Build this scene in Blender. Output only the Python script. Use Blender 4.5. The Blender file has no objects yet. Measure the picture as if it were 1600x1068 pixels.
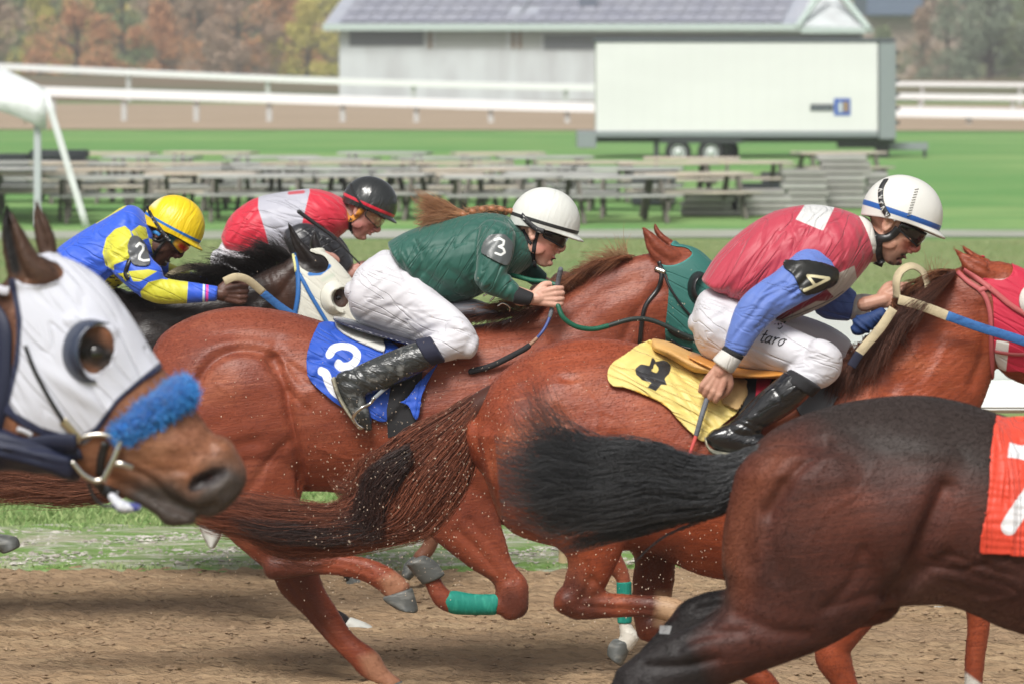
import bpy, bmesh, math, random
import numpy as np
from mathutils import Vector, Matrix
from mathutils.bvhtree import BVHTree
random.seed(7); RNG = np.random.default_rng(7)
scene = bpy.context.scene
COL = scene.collection
# ---------------------------------------------------------------- camera, sky, sun, exposure
F, CX, HY, H = 6667.0, 800.0, 100.0, 2.6       # focal length in photo pixels, horizon, eye height in metres
cd = bpy.data.cameras.new('camera'); cam = bpy.data.objects.new('camera', cd); COL.objects.link(cam)
cam.location = (0, 0, H); cam.rotation_euler = (math.radians(90), 0, 0)
cd.lens = 150; cd.sensor_width = 36; cd.shift_y = -(534 - HY) / 1600.0
cd.clip_start = 0.5; cd.clip_end = 5000
cd.dof.use_dof = True; cd.dof.focus_distance = 17.3; cd.dof.aperture_fstop = 5.4
scene.camera = cam
SUN_EL, SUN_AZ = math.radians(50), math.radians(196)     # direction the light comes from
world = bpy.data.worlds.new('World'); scene.world = world; world.use_nodes = True
wn = world.node_tree.nodes; wl = world.node_tree.links
sky = wn.new('ShaderNodeTexSky'); sky.sky_type = 'NISHITA'; sky.sun_disc = False
sky.sun_elevation = SUN_EL; sky.sun_rotation = SUN_AZ; sky.air_density = 1.0; sky.dust_density = 4.0; sky.ozone_density = 1.0
hs = wn.new('ShaderNodeHueSaturation'); hs.inputs['Saturation'].default_value = 0.22
wl.new(sky.outputs[0], hs.inputs['Color']); wl.new(hs.outputs[0], wn['Background'].inputs['Color'])
wn['Background'].inputs['Strength'].default_value = 0.085
ld = bpy.data.lights.new('sun', 'SUN'); ld.energy = 2.5; ld.angle = math.radians(22); ld.color = (1, .97, .92)
lo = bpy.data.objects.new('sun', ld); COL.objects.link(lo)
dv = Vector((math.sin(SUN_AZ) * math.cos(SUN_EL), math.cos(SUN_AZ) * math.cos(SUN_EL), math.sin(SUN_EL)))
lo.rotation_euler = dv.to_track_quat('Z', 'Y').to_euler(); lo.location = (0, 0, 30)
scene.view_settings.view_transform = 'Standard'; scene.view_settings.look = 'None'
scene.view_settings.exposure = 0.44; scene.view_settings.gamma = 1

# ---------------------------------------------------------------- helpers
def W(px, py, Y): return Vector(((px - CX) * Y / F, Y, H - (py - HY) * Y / F))
def PX(a):                      # world array -> photo pixels
    a = np.asarray(a); return np.stack([CX + F * a[:, 0] / a[:, 1], HY + F * (H - a[:, 2]) / a[:, 1]], 1)
def tag(o, label=None, cat=None, group=None, kind=None):
    for k, v in (('label', label), ('category', cat), ('group', group), ('kind', kind)):
        if v: o[k] = v
    return o
def root(name, loc, label, cat, group=None, rz=0):
    o = bpy.data.objects.new(name, None); COL.objects.link(o); o.location = loc; o.rotation_euler = (0, 0, rz)
    o.empty_display_size = .2
    return tag(o, label, cat, group)
def rootloc(p):
    while p is not None and p.parent is not None: p = p.parent
    return Vector(p.location) if p is not None else Vector((0, 0, 0))
def link(me, name, mats, parent=None, smooth=True, local=False):
    if parent is not None and not local: me.transform(Matrix.Translation(-rootloc(parent)))
    for m in (mats if isinstance(mats, (list, tuple)) else [mats]): me.materials.append(m)
    if smooth: me.polygons.foreach_set('use_smooth', [True] * len(me.polygons))
    me.name = name
    o = bpy.data.objects.new(name, me); COL.objects.link(o); o.parent = parent
    return o
def mesh_of(v, f):
    me = bpy.data.meshes.new('m'); me.from_pydata([tuple(p) for p in v], [], [tuple(int(i) for i in q) for q in f]); me.update(); return me
def catmull(P, sub):
    P = np.asarray(P, float)
    if len(P) < 3:
        t = np.linspace(0, 1, sub * (len(P) - 1) + 1)[:, None]; return P[0] * (1 - t) + P[-1] * t
    Q = np.vstack([2 * P[0] - P[1], P, 2 * P[-1] - P[-2]]); out = []
    for i in range(1, len(Q) - 2):
        p0, p1, p2, p3 = Q[i - 1], Q[i], Q[i + 1], Q[i + 2]
        for k in range(sub):
            t = k / sub
            out.append(.5 * (2 * p1 + (p2 - p0) * t + (2 * p0 - 5 * p1 + 4 * p2 - p3) * t * t + (3 * p1 - p0 - 3 * p2 + p3) * t ** 3))
    out.append(Q[-2]); return np.array(out)
def sdf(poly, P):               # >0 inside
    poly = np.asarray(poly, float); n = len(poly); d = np.full(len(P), 1e18); ins = np.zeros(len(P), bool)
    for i in range(n):
        a, b = poly[i], poly[(i + 1) % n]; e = b - a; w = P - a
        t = np.clip((w @ e) / (e @ e + 1e-12), 0, 1); q = w - t[:, None] * e; d = np.minimum(d, (q * q).sum(1))
        c = (a[1] > P[:, 1]) != (b[1] > P[:, 1])
        with np.errstate(divide='ignore', invalid='ignore'):
            xx = (b[0] - a[0]) * (P[:, 1] - a[1]) / (b[1] - a[1] + 1e-12) + a[0]
        ins ^= c & (P[:, 0] < xx)
    d = np.sqrt(d); return np.where(ins, d, -d)
def ldist(line, P):             # distance to an open polyline
    line = np.asarray(line, float); d = np.full(len(P), 1e18)
    for a, b in zip(line[:-1], line[1:]):
        e = b - a; w = P - a; t = np.clip((w @ e) / (e @ e + 1e-12), 0, 1); q = w - t[:, None] * e; d = np.minimum(d, (q * q).sum(1))
    return np.sqrt(d)
def field(spec, P):
    k = spec[0]
    if k == 'poly': return sdf(spec[1], P)
    if k == 'line': return spec[2] / 2 - ldist(spec[1], P)
    if k == 'multi': return np.max([field(s, P) for s in spec[1]], 0)
def add_attrs(me, specs, P):
    for name, spec in specs.items():
        a = me.attributes.new(name, 'FLOAT', 'POINT'); a.data.foreach_set('value', field(spec, P).astype(np.float32))
def co(me):
    a = np.empty(len(me.vertices) * 3, np.float32); me.vertices.foreach_get('co', a); return a.reshape(-1, 3).astype(float)
def no(me):
    a = np.empty(len(me.vertices) * 3, np.float32); me.vertices.foreach_get('normal', a); return a.reshape(-1, 3).astype(float)
def setco(me, a): me.vertices.foreach_set('co', a.astype(np.float32).ravel()); me.update()
def quads(me):
    return [tuple(p.vertices) for p in me.polygons]
def wob(p, seed, k):            # cheap smooth noise, numpy, p (n,2|3)
    r = np.random.default_rng(seed); out = np.zeros(len(p))
    for i in range(5):
        d = r.normal(size=p.shape[1]); d /= np.linalg.norm(d)
        out += np.sin(p @ d * k * r.uniform(.6, 1.7) + r.uniform(0, 6.28) + 1.3 * np.sin(p @ r.normal(size=p.shape[1]) * k * .5 + r.uniform(0, 6)))
    return out / 5

class Body:
    """closed solids laid out along traced sections, merged into one continuous surface"""
    def __init__(s, Y=None, M=None, k=1.0):
        s.Y, s.M, s.v, s.f, s.k = Y, M, [], [], k
    def pt(s, x, y, dy, M=None):
        M = M if M is not None else s.M
        if M is not None: return M @ Vector((x, dy, y))
        return W(x, y, s.Y + dy)
    def _add(s, rings):
        b = len(s.v); n = len(rings[0])
        for r in rings: s.v.extend(r)
        for i in range(len(rings) - 1):
            for j in range(n): s.f.append((b + i * n + j, b + i * n + (j + 1) % n, b + (i + 1) * n + (j + 1) % n, b + (i + 1) * n + j))
        s.f.append(tuple(b + j for j in reversed(range(n)))); s.f.append(tuple(b + (len(rings) - 1) * n + j for j in range(n)))
    def loft(s, secs, dy=0.0, n=20, sub=4, cap=(.5, .5), e=1.0, M=None):
        """secs: (tx,ty,bx,by,halfwidth[,dy]) edge pairs of the outline"""
        S_ = np.array([(q[0], q[1], q[2], q[3], q[4], q[5] if len(q) > 5 else 0) for q in secs], float)
        S_ = catmull(S_, sub); MM = M if M is not None else s.M
        Yv = (MM.to_3x3() @ Vector((0, 1, 0))) if MM is not None else Vector((0, 1, 0))
        C, U, Wd = [], [], []
        for q in S_:
            a = s.pt(q[0], q[1], q[5] + dy, M); b = s.pt(q[2], q[3], q[5] + dy, M)
            C.append((a + b) / 2); U.append((a - b) / 2); Wd.append(max(q[4], .002))
        def ring(c, u, w, sc=1.0):
            out = []
            for j in range(n):
                t = 2 * math.pi * j / n; ct, st = math.cos(t), math.sin(t)
                out.append(c + u * (sc * math.copysign(abs(ct) ** e, ct)) + Yv * (w * sc * math.copysign(abs(st) ** e, st)))
            return out
        rings = []
        d0 = (C[0] - C[1]).normalized(); d1 = (C[-1] - C[-2]).normalized()
        r0 = min(U[0].length, Wd[0]) * cap[0] * 1.2; r1 = min(U[-1].length, Wd[-1]) * cap[1] * 1.2
        if cap[0] > 0:
            for a in (80, 60, 35): a = math.radians(a); rings.append(ring(C[0] + d0 * r0 * math.sin(a), U[0], Wd[0], math.cos(a)))
        for c, u, w in zip(C, U, Wd): rings.append(ring(c, u, w))
        if cap[1] > 0:
            for a in (35, 60, 80): a = math.radians(a); rings.append(ring(C[-1] + d1 * r1 * math.sin(a), U[-1], Wd[-1], math.cos(a)))
        s._add(rings); return s
    def limb(s, pts, dy=0.0, flat=1.0, M=None, thin=1.0, keep=0, **kw):
        """centre line (x,y,radius_in_same_units[,dy])"""
        P = np.array([(p[0], p[1], p[2], p[3] if len(p) > 3 else 0) for p in pts], float); secs = []; P[:len(P) - keep, 2] *= thin
        sc = 1.0 if (M is not None or s.M is not None) else s.Y / F
        for i, p in enumerate(P):
            t = P[min(i + 1, len(P) - 1), :2] - P[max(i - 1, 0), :2]; t /= (np.linalg.norm(t) + 1e-9); nn = np.array([-t[1], t[0]]) * p[2]
            mk = 1.0
            if M is not None or s.M is not None: mk = (M or s.M).to_scale()[0]
            secs.append((p[0] + nn[0], p[1] + nn[1], p[0] - nn[0], p[1] - nn[1], p[2] * sc * flat * mk, p[3]))
        return s.loft(secs, dy, M=M, **kw)
    def tube3(s, pts, M=None, n=12):
        """3D chain (x,y,z,r) in local frame"""
        P = catmull(np.array(pts, float), 4); MM = M if M is not None else (s.M or Matrix.Identity(4)); k = MM.to_scale()[0]
        C = [MM @ Vector(p[:3]) for p in P]; R = [p[3] * k for p in P]; rings = []
        N = None
        for i, c in enumerate(C):
            t = (C[min(i + 1, len(C) - 1)] - C[max(i - 1, 0)]).normalized()
            if N is None: N = t.orthogonal().normalized()
            N = (N - t * N.dot(t)).normalized(); B = t.cross(N)
            rings.append((c, N.copy(), B, R[i], t))
        out = []
        c, N, B, r, t = rings[0]
        for a in (75, 40): a = math.radians(a); out.append([c - t * r * math.sin(a) + (N * math.cos(2*math.pi*j/n) + B * math.sin(2*math.pi*j/n)) * r * math.cos(a) for j in range(n)])
        for c, N, B, r, t in rings: out.append([c + (N * math.cos(2*math.pi*j/n) + B * math.sin(2*math.pi*j/n)) * r for j in range(n)])
        for a in (40, 75): a = math.radians(a); out.append([c + t * r * math.sin(a) + (N * math.cos(2*math.pi*j/n) + B * math.sin(2*math.pi*j/n)) * r * math.cos(a) for j in range(n)])
        s._add(out); return s
    def ball(s, c, r, M=None, n=20, m=12):
        MM = M if M is not None else (s.M or Matrix.Identity(4)); rings = []
        for i in range(m + 1):
            ph = math.pi * (i + .15 * (i == 0) - .15 * (i == m)) / m
            rings.append([MM @ Vector((c[0] + r[0] * math.sin(ph) * math.cos(2*math.pi*j/n), c[1] + r[1] * math.sin(ph) * math.sin(2*math.pi*j/n), c[2] + r[2] * math.cos(ph))) for j in range(n)])
        s._add(rings); return s
    def pball(s, px, py, rx, ry, w, dy=0, rot=0):
        """ellipsoid given in photo pixels"""
        k = (s.Y + dy) / F; M = Matrix.Translation(W(px, py, s.Y + dy)) @ Matrix.Rotation(math.radians(rot), 4, 'Y')
        return s.ball((0, 0, 0), (rx * k, w, ry * k), M=M)
    def mesh(s, voxel=.009, smooth=6, fac=.5):
        me = mesh_of(s.v, s.f); ob = bpy.data.objects.new('tmp', me); COL.objects.link(ob)
        bm = bmesh.new(); bm.from_mesh(me); bmesh.ops.recalc_face_normals(bm, faces=bm.faces); bm.to_mesh(me); bm.free()
        r = ob.modifiers.new('r', 'REMESH'); r.mode = 'VOXEL'; r.voxel_size = voxel
        if smooth: m = ob.modifiers.new('s', 'SMOOTH'); m.factor = fac; m.iterations = smooth
        dg = bpy.context.evaluated_depsgraph_get(); ev = ob.evaluated_get(dg)
        out = bpy.data.meshes.new_from_object(ev); bpy.data.objects.remove(ob); bpy.data.meshes.remove(me)
        return out
def bvh_of(*mes):
    V, Fc = [], []
    for me in mes:
        b = len(V); V.extend([tuple(v.co) for v in me.vertices]); Fc.extend([tuple(i + b for i in p.vertices) for p in me.polygons])
    return BVHTree.FromPolygons(V, Fc)
def sculpt(me, items, mindot=.0):
    """items: ('c', polyline px, width px, depth m) crease; ('b', cx, cy, rx, ry, rot, amp m) bulge; ('p', xyz, r, amp) point; ('w', poly, angle, wavelength px, amp m, seed) folds"""
    for it in items:
        c = co(me); n = no(me); P = PX(c)
        if it[0] == 'c':
            g = np.exp(-(ldist(catmull(it[1], 4), P) / it[2]) ** 2) * -it[3]
            g *= np.clip(np.abs(n[:, 1]) * 1.4, 0, 1)
        elif it[0] == 'b':
            a = math.radians(it[5]); d = P - np.array(it[1:3]); u = d @ np.array([math.cos(a), math.sin(a)]); v = d @ np.array([-math.sin(a), math.cos(a)])
            g = np.exp(-((u / it[3]) ** 2 + (v / it[4]) ** 2)) * it[6] * np.clip(np.abs(n[:, 1]) * 1.5, 0, 1)
        elif it[0] == 'p':
            d = np.linalg.norm(c - np.array(it[1]), axis=1); g = np.exp(-(d / it[2]) ** 2) * it[3]
        elif it[0] == 'w':
            _, poly, ang, wl_, amp, seed = it; m = np.clip(sdf(poly, P) / 12, 0, 1); a = math.radians(ang)
            u = P @ np.array([-math.sin(a), math.cos(a)]); v = P @ np.array([math.cos(a), math.sin(a)])
            q = np.stack([u, v * .22], 1)
            s_ = np.sin(2 * math.pi * u / wl_ + 2.2 * wob(q, seed, 2.2 / wl_) * 1.6 + 1.5 * wob(q, seed + 3, 5 / wl_))
            g = (np.abs(s_) ** .8 * np.sign(s_)) * amp * m * (.55 + .45 * wob(P, seed + 9, 1.2 / wl_))
        setco(me, c + n * g[:, None])
def snapfield(P, poly, holes=()):
    s = sdf(poly, P)
    for h in holes: s = np.minimum(s, -sdf(h, P))
    return s
def snap(P, s, poly, holes):
    out = P.copy()
    for _ in range(2):
        e = .5; sx = (snapfield(out + [e, 0], poly, holes) - snapfield(out - [e, 0], poly, holes)) / (2 * e)
        sy = (snapfield(out + [0, e], poly, holes) - snapfield(out - [0, e], poly, holes)) / (2 * e)
        g = np.stack([sx, sy], 1); g /= (np.linalg.norm(g, axis=1)[:, None] + 1e-9)
        ss = snapfield(out, poly, holes); out = np.where((ss < 0)[:, None], out - ss[:, None] * g, out)
    return out
def shell(me, poly, off=.004, holes=(), ysel=None, solid=.003, spline=True, attrs=None, wr=None):
    """a cover lying on the body surface inside a traced outline (both sides of the body)"""
    if spline: poly = catmull(list(poly) + [poly[0]], 4)[:-1]
    c = co(me); n = no(me); P = PX(c); s = snapfield(P, poly, holes); ok = s > 0
    if ysel is not None: ok &= ysel(c, n)
    fs = [q for q in quads(me) if any(ok[i] for i in q) and all(s[i] > -14 for i in q)]
    if ysel is not None:
        yk = ysel(c, n); fs = [q for q in fs if all(yk[i] for i in q)]
    used = sorted({i for q in fs for i in q}); mp = {i: k for k, i in enumerate(used)}; u = np.array(used)
    cc, nn, pp, ss = c[u], n[u], P[u], s[u]
    tgt = snap(pp, ss, poly, holes); d = (tgt - pp) * (cc[:, 1] / F)[:, None]; bad = (ss < 0)
    cc[bad, 0] += d[bad, 0]; cc[bad, 2] -= d[bad, 1]
    cc += nn * off
    if wr is not None: cc += nn * (wob(cc, 5, wr[0]) * wr[1])[:, None]
    out = mesh_of(cc, [[mp[i] for i in q] for q in fs])
    if attrs: add_attrs(out, attrs, PX(co(out)))
    return out
def solidify(o, t, off=-1):
    m = o.modifiers.new('thickness', 'SOLIDIFY'); m.thickness = t; m.offset = off; return o
def cast(bvh, px, py):
    o = Vector((0, 0, H)); d = (W(px, py, 10) - o).normalized(); h = bvh.ray_cast(o, d)
    return (h[0], h[1]) if h[0] is not None else (None, None)
def drape(poly, bvh, off=.006, step=3.5, attrs=None, holes=(), spline=True, wr=None, sm=2, Yfall=None, flare=None):
    """cloth: a grid inside a traced outline laid on the body from the near side"""
    if spline: poly = catmull(list(poly) + [poly[0]], 4)[:-1]
    poly = np.asarray(poly, float); x0, y0 = poly.min(0) - step; x1, y1 = poly.max(0) + step
    nx, ny = int((x1 - x0) / step) + 1, int((y1 - y0) / step) + 1
    gx, gy = np.meshgrid(x0 + np.arange(nx) * step, y0 + np.arange(ny) * step); P = np.stack([gx.ravel(), gy.ravel()], 1)
    s = snapfield(P, poly, holes); fs = []
    for j in range(ny - 1):
        for i in range(nx - 1):
            q = (j * nx + i, j * nx + i + 1, (j + 1) * nx + i + 1, (j + 1) * nx + i)
            if any(s[k] > 0 for k in q): fs.append(q)
    used = sorted({i for q in fs for i in q}); mp = {i: k for k, i in enumerate(used)}; u = np.array(used); fs = [[mp[i] for i in q] for q in fs]
    P = snap(P[u], s[u], poly, holes); Yd = np.full(len(P), np.nan)
    for k, p in enumerate(P):
        h, n = cast(bvh, *p)
        if h is not None: Yd[k] = h.y
    if np.isnan(Yd).any():
        good = ~np.isnan(Yd)
        if good.any():
            for k in np.where(~good)[0]:
                Yd[k] = Yd[good][np.argmin(((P[good] - P[k]) ** 2).sum(1))] if Yfall is None else Yfall
        else: Yd[:] = Yfall
    nb = [set() for _ in P]
    for q in fs:
        for a in range(4): nb[q[a]].add(q[(a + 1) % 4]); nb[q[(a + 1) % 4]].add(q[a])
    for _ in range(sm):
        av = np.array([Yd[list(b)].mean() if b else 0 for b in nb]); Yd = np.minimum(Yd, .5 * Yd + .5 * av) if False else .4 * Yd + .6 * av
    Yd = Yd - off
    if wr is not None: Yd -= wr[1] * (1 + wob(P, 11, wr[0]))
    if flare is not None: Yd -= flare(P)
    V = [W(p[0], p[1], y) for p, y in zip(P, Yd)]
    me = mesh_of(V, fs)
    if attrs: add_attrs(me, attrs, P)
    return me
def ribbon(pts, nrm, width, thick, closed=False):
    pts = [Vector(p) for p in pts]; n = len(pts); V, Fc = [], []
    for i, p in enumerate(pts):
        t = (pts[min(i + 1, n - 1)] - pts[max(i - 1, 0)])
        if t.length < 1e-9: t = Vector((1, 0, 0))
        t.normalize(); N = Vector(nrm[i]); N = (N - t * N.dot(t)); N = N.normalized() if N.length > 1e-6 else t.orthogonal().normalized()
        S = t.cross(N); w = width[i] if hasattr(width, '__len__') else width
        a = S * w / 2; b = N * thick
        V += [p - a, p - a * .9 + b, p + a * .9 + b, p + a]
    for i in range(n - 1):
        for j in range(4): Fc.append((i * 4 + j, i * 4 + (j + 1) % 4, (i + 1) * 4 + (j + 1) % 4, (i + 1) * 4 + j))
    Fc.append((3, 2, 1, 0)); Fc.append(tuple((n - 1) * 4 + j for j in range(4)))
    return mesh_of(V, Fc)
def strap(line, bvh, width, thick=.004, off=.0, lift=0, sub=6, Yfall=None):
    """a strap following a traced line, lying on the body"""
    L = catmull(line, sub); P, N = [], []
    for p in L:
        h, n = cast(bvh, p[0], p[1])
        if h is None:
            if P: y = P[-1].y
            elif Yfall: y = Yfall
            else: continue
            h = W(p[0], p[1], y); n = Vector((0, -1, 0))
        P.append(h + n * off + Vector((0, -lift, 0))); N.append(n)
    for _ in range(2):
        Q = [P[0]] + [(P[i - 1] + P[i] * 2 + P[i + 1]) / 4 for i in range(1, len(P) - 1)] + [P[-1]]; P = Q
        Q = [N[0]] + [(N[i - 1] + N[i] * 2 + N[i + 1]) for i in range(1, len(N) - 1)] + [N[-1]]; N = [q.normalized() for q in Q]
    return ribbon(P, N, width, thick)
def free_strap(line, Y, width, thick=.003, sub=8, nrm=(0, -1, 0)):
    L = catmull([(p[0], p[1], p[2] if len(p) > 2 else 0) for p in line], sub)
    P = [W(p[0], p[1], Y + p[2]) for p in L]; return ribbon(P, [nrm] * len(P), width, thick)
def pipe(pts, rad, n=10, sub=6):
    P = catmull([list(p) for p in pts], sub); R = np.interp(np.linspace(0, 1, len(P)), np.linspace(0, 1, len(rad)), rad) if hasattr(rad, '__len__') else [rad] * len(P)
    b = Body(M=Matrix.Identity(4)); b.tube3([(p[0], p[1], p[2], r) for p, r in zip(P[::max(1, sub // 3)], R[::max(1, sub // 3)])], n=n)
    return mesh_of(b.v, b.f)
def pxpipe(line, Y, rad, **kw): return pipe([tuple(W(p[0], p[1], Y + (p[2] if len(p) > 2 else 0))) for p in line], rad, **kw)
def strands(paths, r0, r1, tone=None):
    """paths (n,m,3) -> triangular tubes with a tone value per strand"""
    n, m, _ = paths.shape; t = np.gradient(paths, axis=1); t /= (np.linalg.norm(t, axis=2, keepdims=True) + 1e-9)
    a = np.cross(t, np.array([0.3, 1, .2])); a /= (np.linalg.norm(a, axis=2, keepdims=True) + 1e-9); b = np.cross(t, a)
    rr = np.linspace(0, 1, m)[None, :, None]; rad = r0 * (1 - rr) + r1 * rr
    V = np.stack([paths + rad * (a * math.cos(q) + b * math.sin(q)) for q in (0, 2.094, 4.189)], 2).reshape(-1, 3)
    base = (np.arange(n)[:, None] * m + np.arange(m - 1)[None]) * 3; base = base.ravel()[:, None]
    Fq = np.concatenate([base + np.array([[j, (j + 1) % 3, 3 + (j + 1) % 3, 3 + j]]) for j in range(3)], 0)
    me = bpy.data.meshes.new('h'); me.vertices.add(len(V)); me.vertices.foreach_set('co', V.astype(np.float32).ravel())
    me.loops.add(Fq.size); me.loops.foreach_set('vertex_index', Fq.astype(np.int32).ravel()); me.polygons.add(len(Fq))
    me.polygons.foreach_set('loop_start', (np.arange(len(Fq)) * 4).astype(np.int32)); me.polygons.foreach_set('loop_total', np.full(len(Fq), 4, np.int32))
    me.update(calc_edges=True); me.validate()
    at = me.attributes.new('tone', 'FLOAT', 'POINT'); tv = RNG.uniform(0, 1, n) if tone is None else tone
    at.data.foreach_set('value', np.repeat(tv, m * 3).astype(np.float32)); return me
def tail_hair(secs, Y, n, seg=16, dy=0, pullk=.45, stray=.08, clumps=30, wave=.12, s0max=.35, s1min=.55, r=(.0013, .0004)):
    S_ = catmull([(q[0], q[1], q[2], q[3], q[4]) for q in secs], 8); L = len(S_) - 1
    A = np.array([W(q[0], q[1], Y + dy) for q in S_]); B = np.array([W(q[2], q[3], Y + dy) for q in S_]); C = (A + B) / 2; U = (A - B) / 2; Wd = S_[:, 4]
    th = RNG.uniform(0, 6.283, n); rr = np.sqrt(RNG.uniform(0, 1, n)); u0, v0 = rr * np.cos(th), rr * np.sin(th)
    cl = RNG.integers(0, clumps, n); cu, cv, cp = RNG.uniform(-1, 1, clumps), RNG.uniform(-1, 1, clumps), RNG.uniform(0, 6.28, clumps)
    s0 = RNG.uniform(0, s0max, n) ** 1.0; s1 = np.clip(.80 + .12 * RNG.normal(size=n) - .12 * rr ** 2, s1min, 1); tt = np.linspace(0, 1, seg)[None]
    s = s0[:, None] + (s1 - s0)[:, None] * tt; idx = s * L; i0 = np.clip(idx.astype(int), 0, L - 1); fr = (idx - i0)[..., None]
    g = lambda Z: Z[i0] * (1 - fr) + Z[i0 + 1] * fr
    pull = (tt ** 1.3) * pullk; cq = RNG.uniform(.6, 1.5, clumps)[cl][:, None]; u = u0[:, None] * (1 - pull) + cu[cl][:, None] * pull + wave * (np.sin(s * 7 * cq + cp[cl][:, None]) + .7 * np.sin(s * 15 * cq + 2 * cp[cl][:, None])) * (.25 + tt) + .035 * np.sin(s * 21 + RNG.uniform(0, 6.28, (n, 1))) + stray * RNG.normal(size=(n, 1)) * tt ** 1.5
    v = v0[:, None] * (1 - pull) + cv[cl][:, None] * pull + .25 * RNG.normal(size=(n, 1)) * tt
    P = g(C) + g(U) * u[..., None]; P[..., 1] += v * g(Wd[:, None])[..., 0]
    P += RNG.normal(size=(n, seg, 3)) * .0012
    return strands(P, r[0], r[1])
def fur(me, n, L, names, flow=(-.85, .0, -.5), r=.00045, ymax=.3, xr=(-60, 1660)):
    c, nn = co(me), no(me); P = PX(c); ok = np.where((nn[:, 1] < ymax) & (P[:, 0] > xr[0]) & (P[:, 0] < xr[1]) & (P[:, 1] < 1120))[0]
    i = RNG.choice(ok, n); N_ = nn[i]; f = np.array(flow)[None] + RNG.normal(size=(n, 3)) * .16; f = f - N_ * (f * N_).sum(1)[:, None]; f /= (np.linalg.norm(f, axis=1)[:, None] + 1e-6)
    jt = RNG.normal(size=(n, 3)) * .005; jt -= N_ * (jt * N_).sum(1)[:, None]; l = L * RNG.uniform(.5, 1.2, n)[:, None]
    p0 = c[i] + jt - N_ * .0006; p1 = p0 + f * l * .5 + N_ * (.0011 + .06 * l); p2 = p0 + f * l + N_ * (.0008 + .05 * l)
    out = strands(np.stack([p0, p1, p2], 1), r, r * .4, tone=RNG.uniform(0, 1, n))
    for nm in names:
        a = np.empty(len(me.vertices), np.float32); me.attributes[nm].data.foreach_get('value', a); at = out.attributes.new(nm, 'FLOAT', 'POINT'); at.data.foreach_set('value', np.repeat(a[i], 9).astype(np.float32))
    return out
def comb_hair(rootl, ctrl, tip, Y, n, dy0=0, dy1=-.1, dyj=.03, jit=8, seg=9, r=(.0012, .0004), rj=2):
    t = RNG.uniform(0, 1, n); R, C, T = catmull(rootl, 8), catmull(ctrl, 8), catmull(tip, 8)
    def at(Z, q): f = q * (len(Z) - 1); i = np.clip(f.astype(int), 0, len(Z) - 2); k = (f - i)[:, None]; return Z[i] * (1 - k) + Z[i + 1] * k
    cn = 26; cj = RNG.normal(size=(cn, 2)) * jit; ci = (t * cn).astype(int).clip(0, cn - 1)
    p0 = at(R, t) + RNG.normal(size=(n, 2)) * rj; t2 = np.clip(t + RNG.normal(size=n) * .03, 0, 1)
    p1 = at(C, t2) + RNG.normal(size=(n, 2)) * jit * .4 + cj[ci] * .5; p2 = at(T, t2) + RNG.normal(size=(n, 2)) * jit * .7 + cj[ci]
    s = np.linspace(0, 1, seg)[None, :, None]; ln = RNG.uniform(.6, 1.1, n)[:, None, None]; s = s * ln
    p = p0[:, None] * (1 - s) ** 2 + 2 * p1[:, None] * s * (1 - s) + p2[:, None] * s ** 2
    yy = Y + dy0 + (dy1 - dy0) * np.sin(np.clip(s[..., 0], 0, 1) * 1.57) + RNG.normal(size=(n, 1)) * dyj * s[..., 0] + RNG.normal(size=(n, 1)) * .008
    X = (p[..., 0] - CX) * yy / F; Z = H - (p[..., 1] - HY) * yy / F
    return strands(np.stack([X, yy, Z], 2), r[0], r[1])

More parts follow.
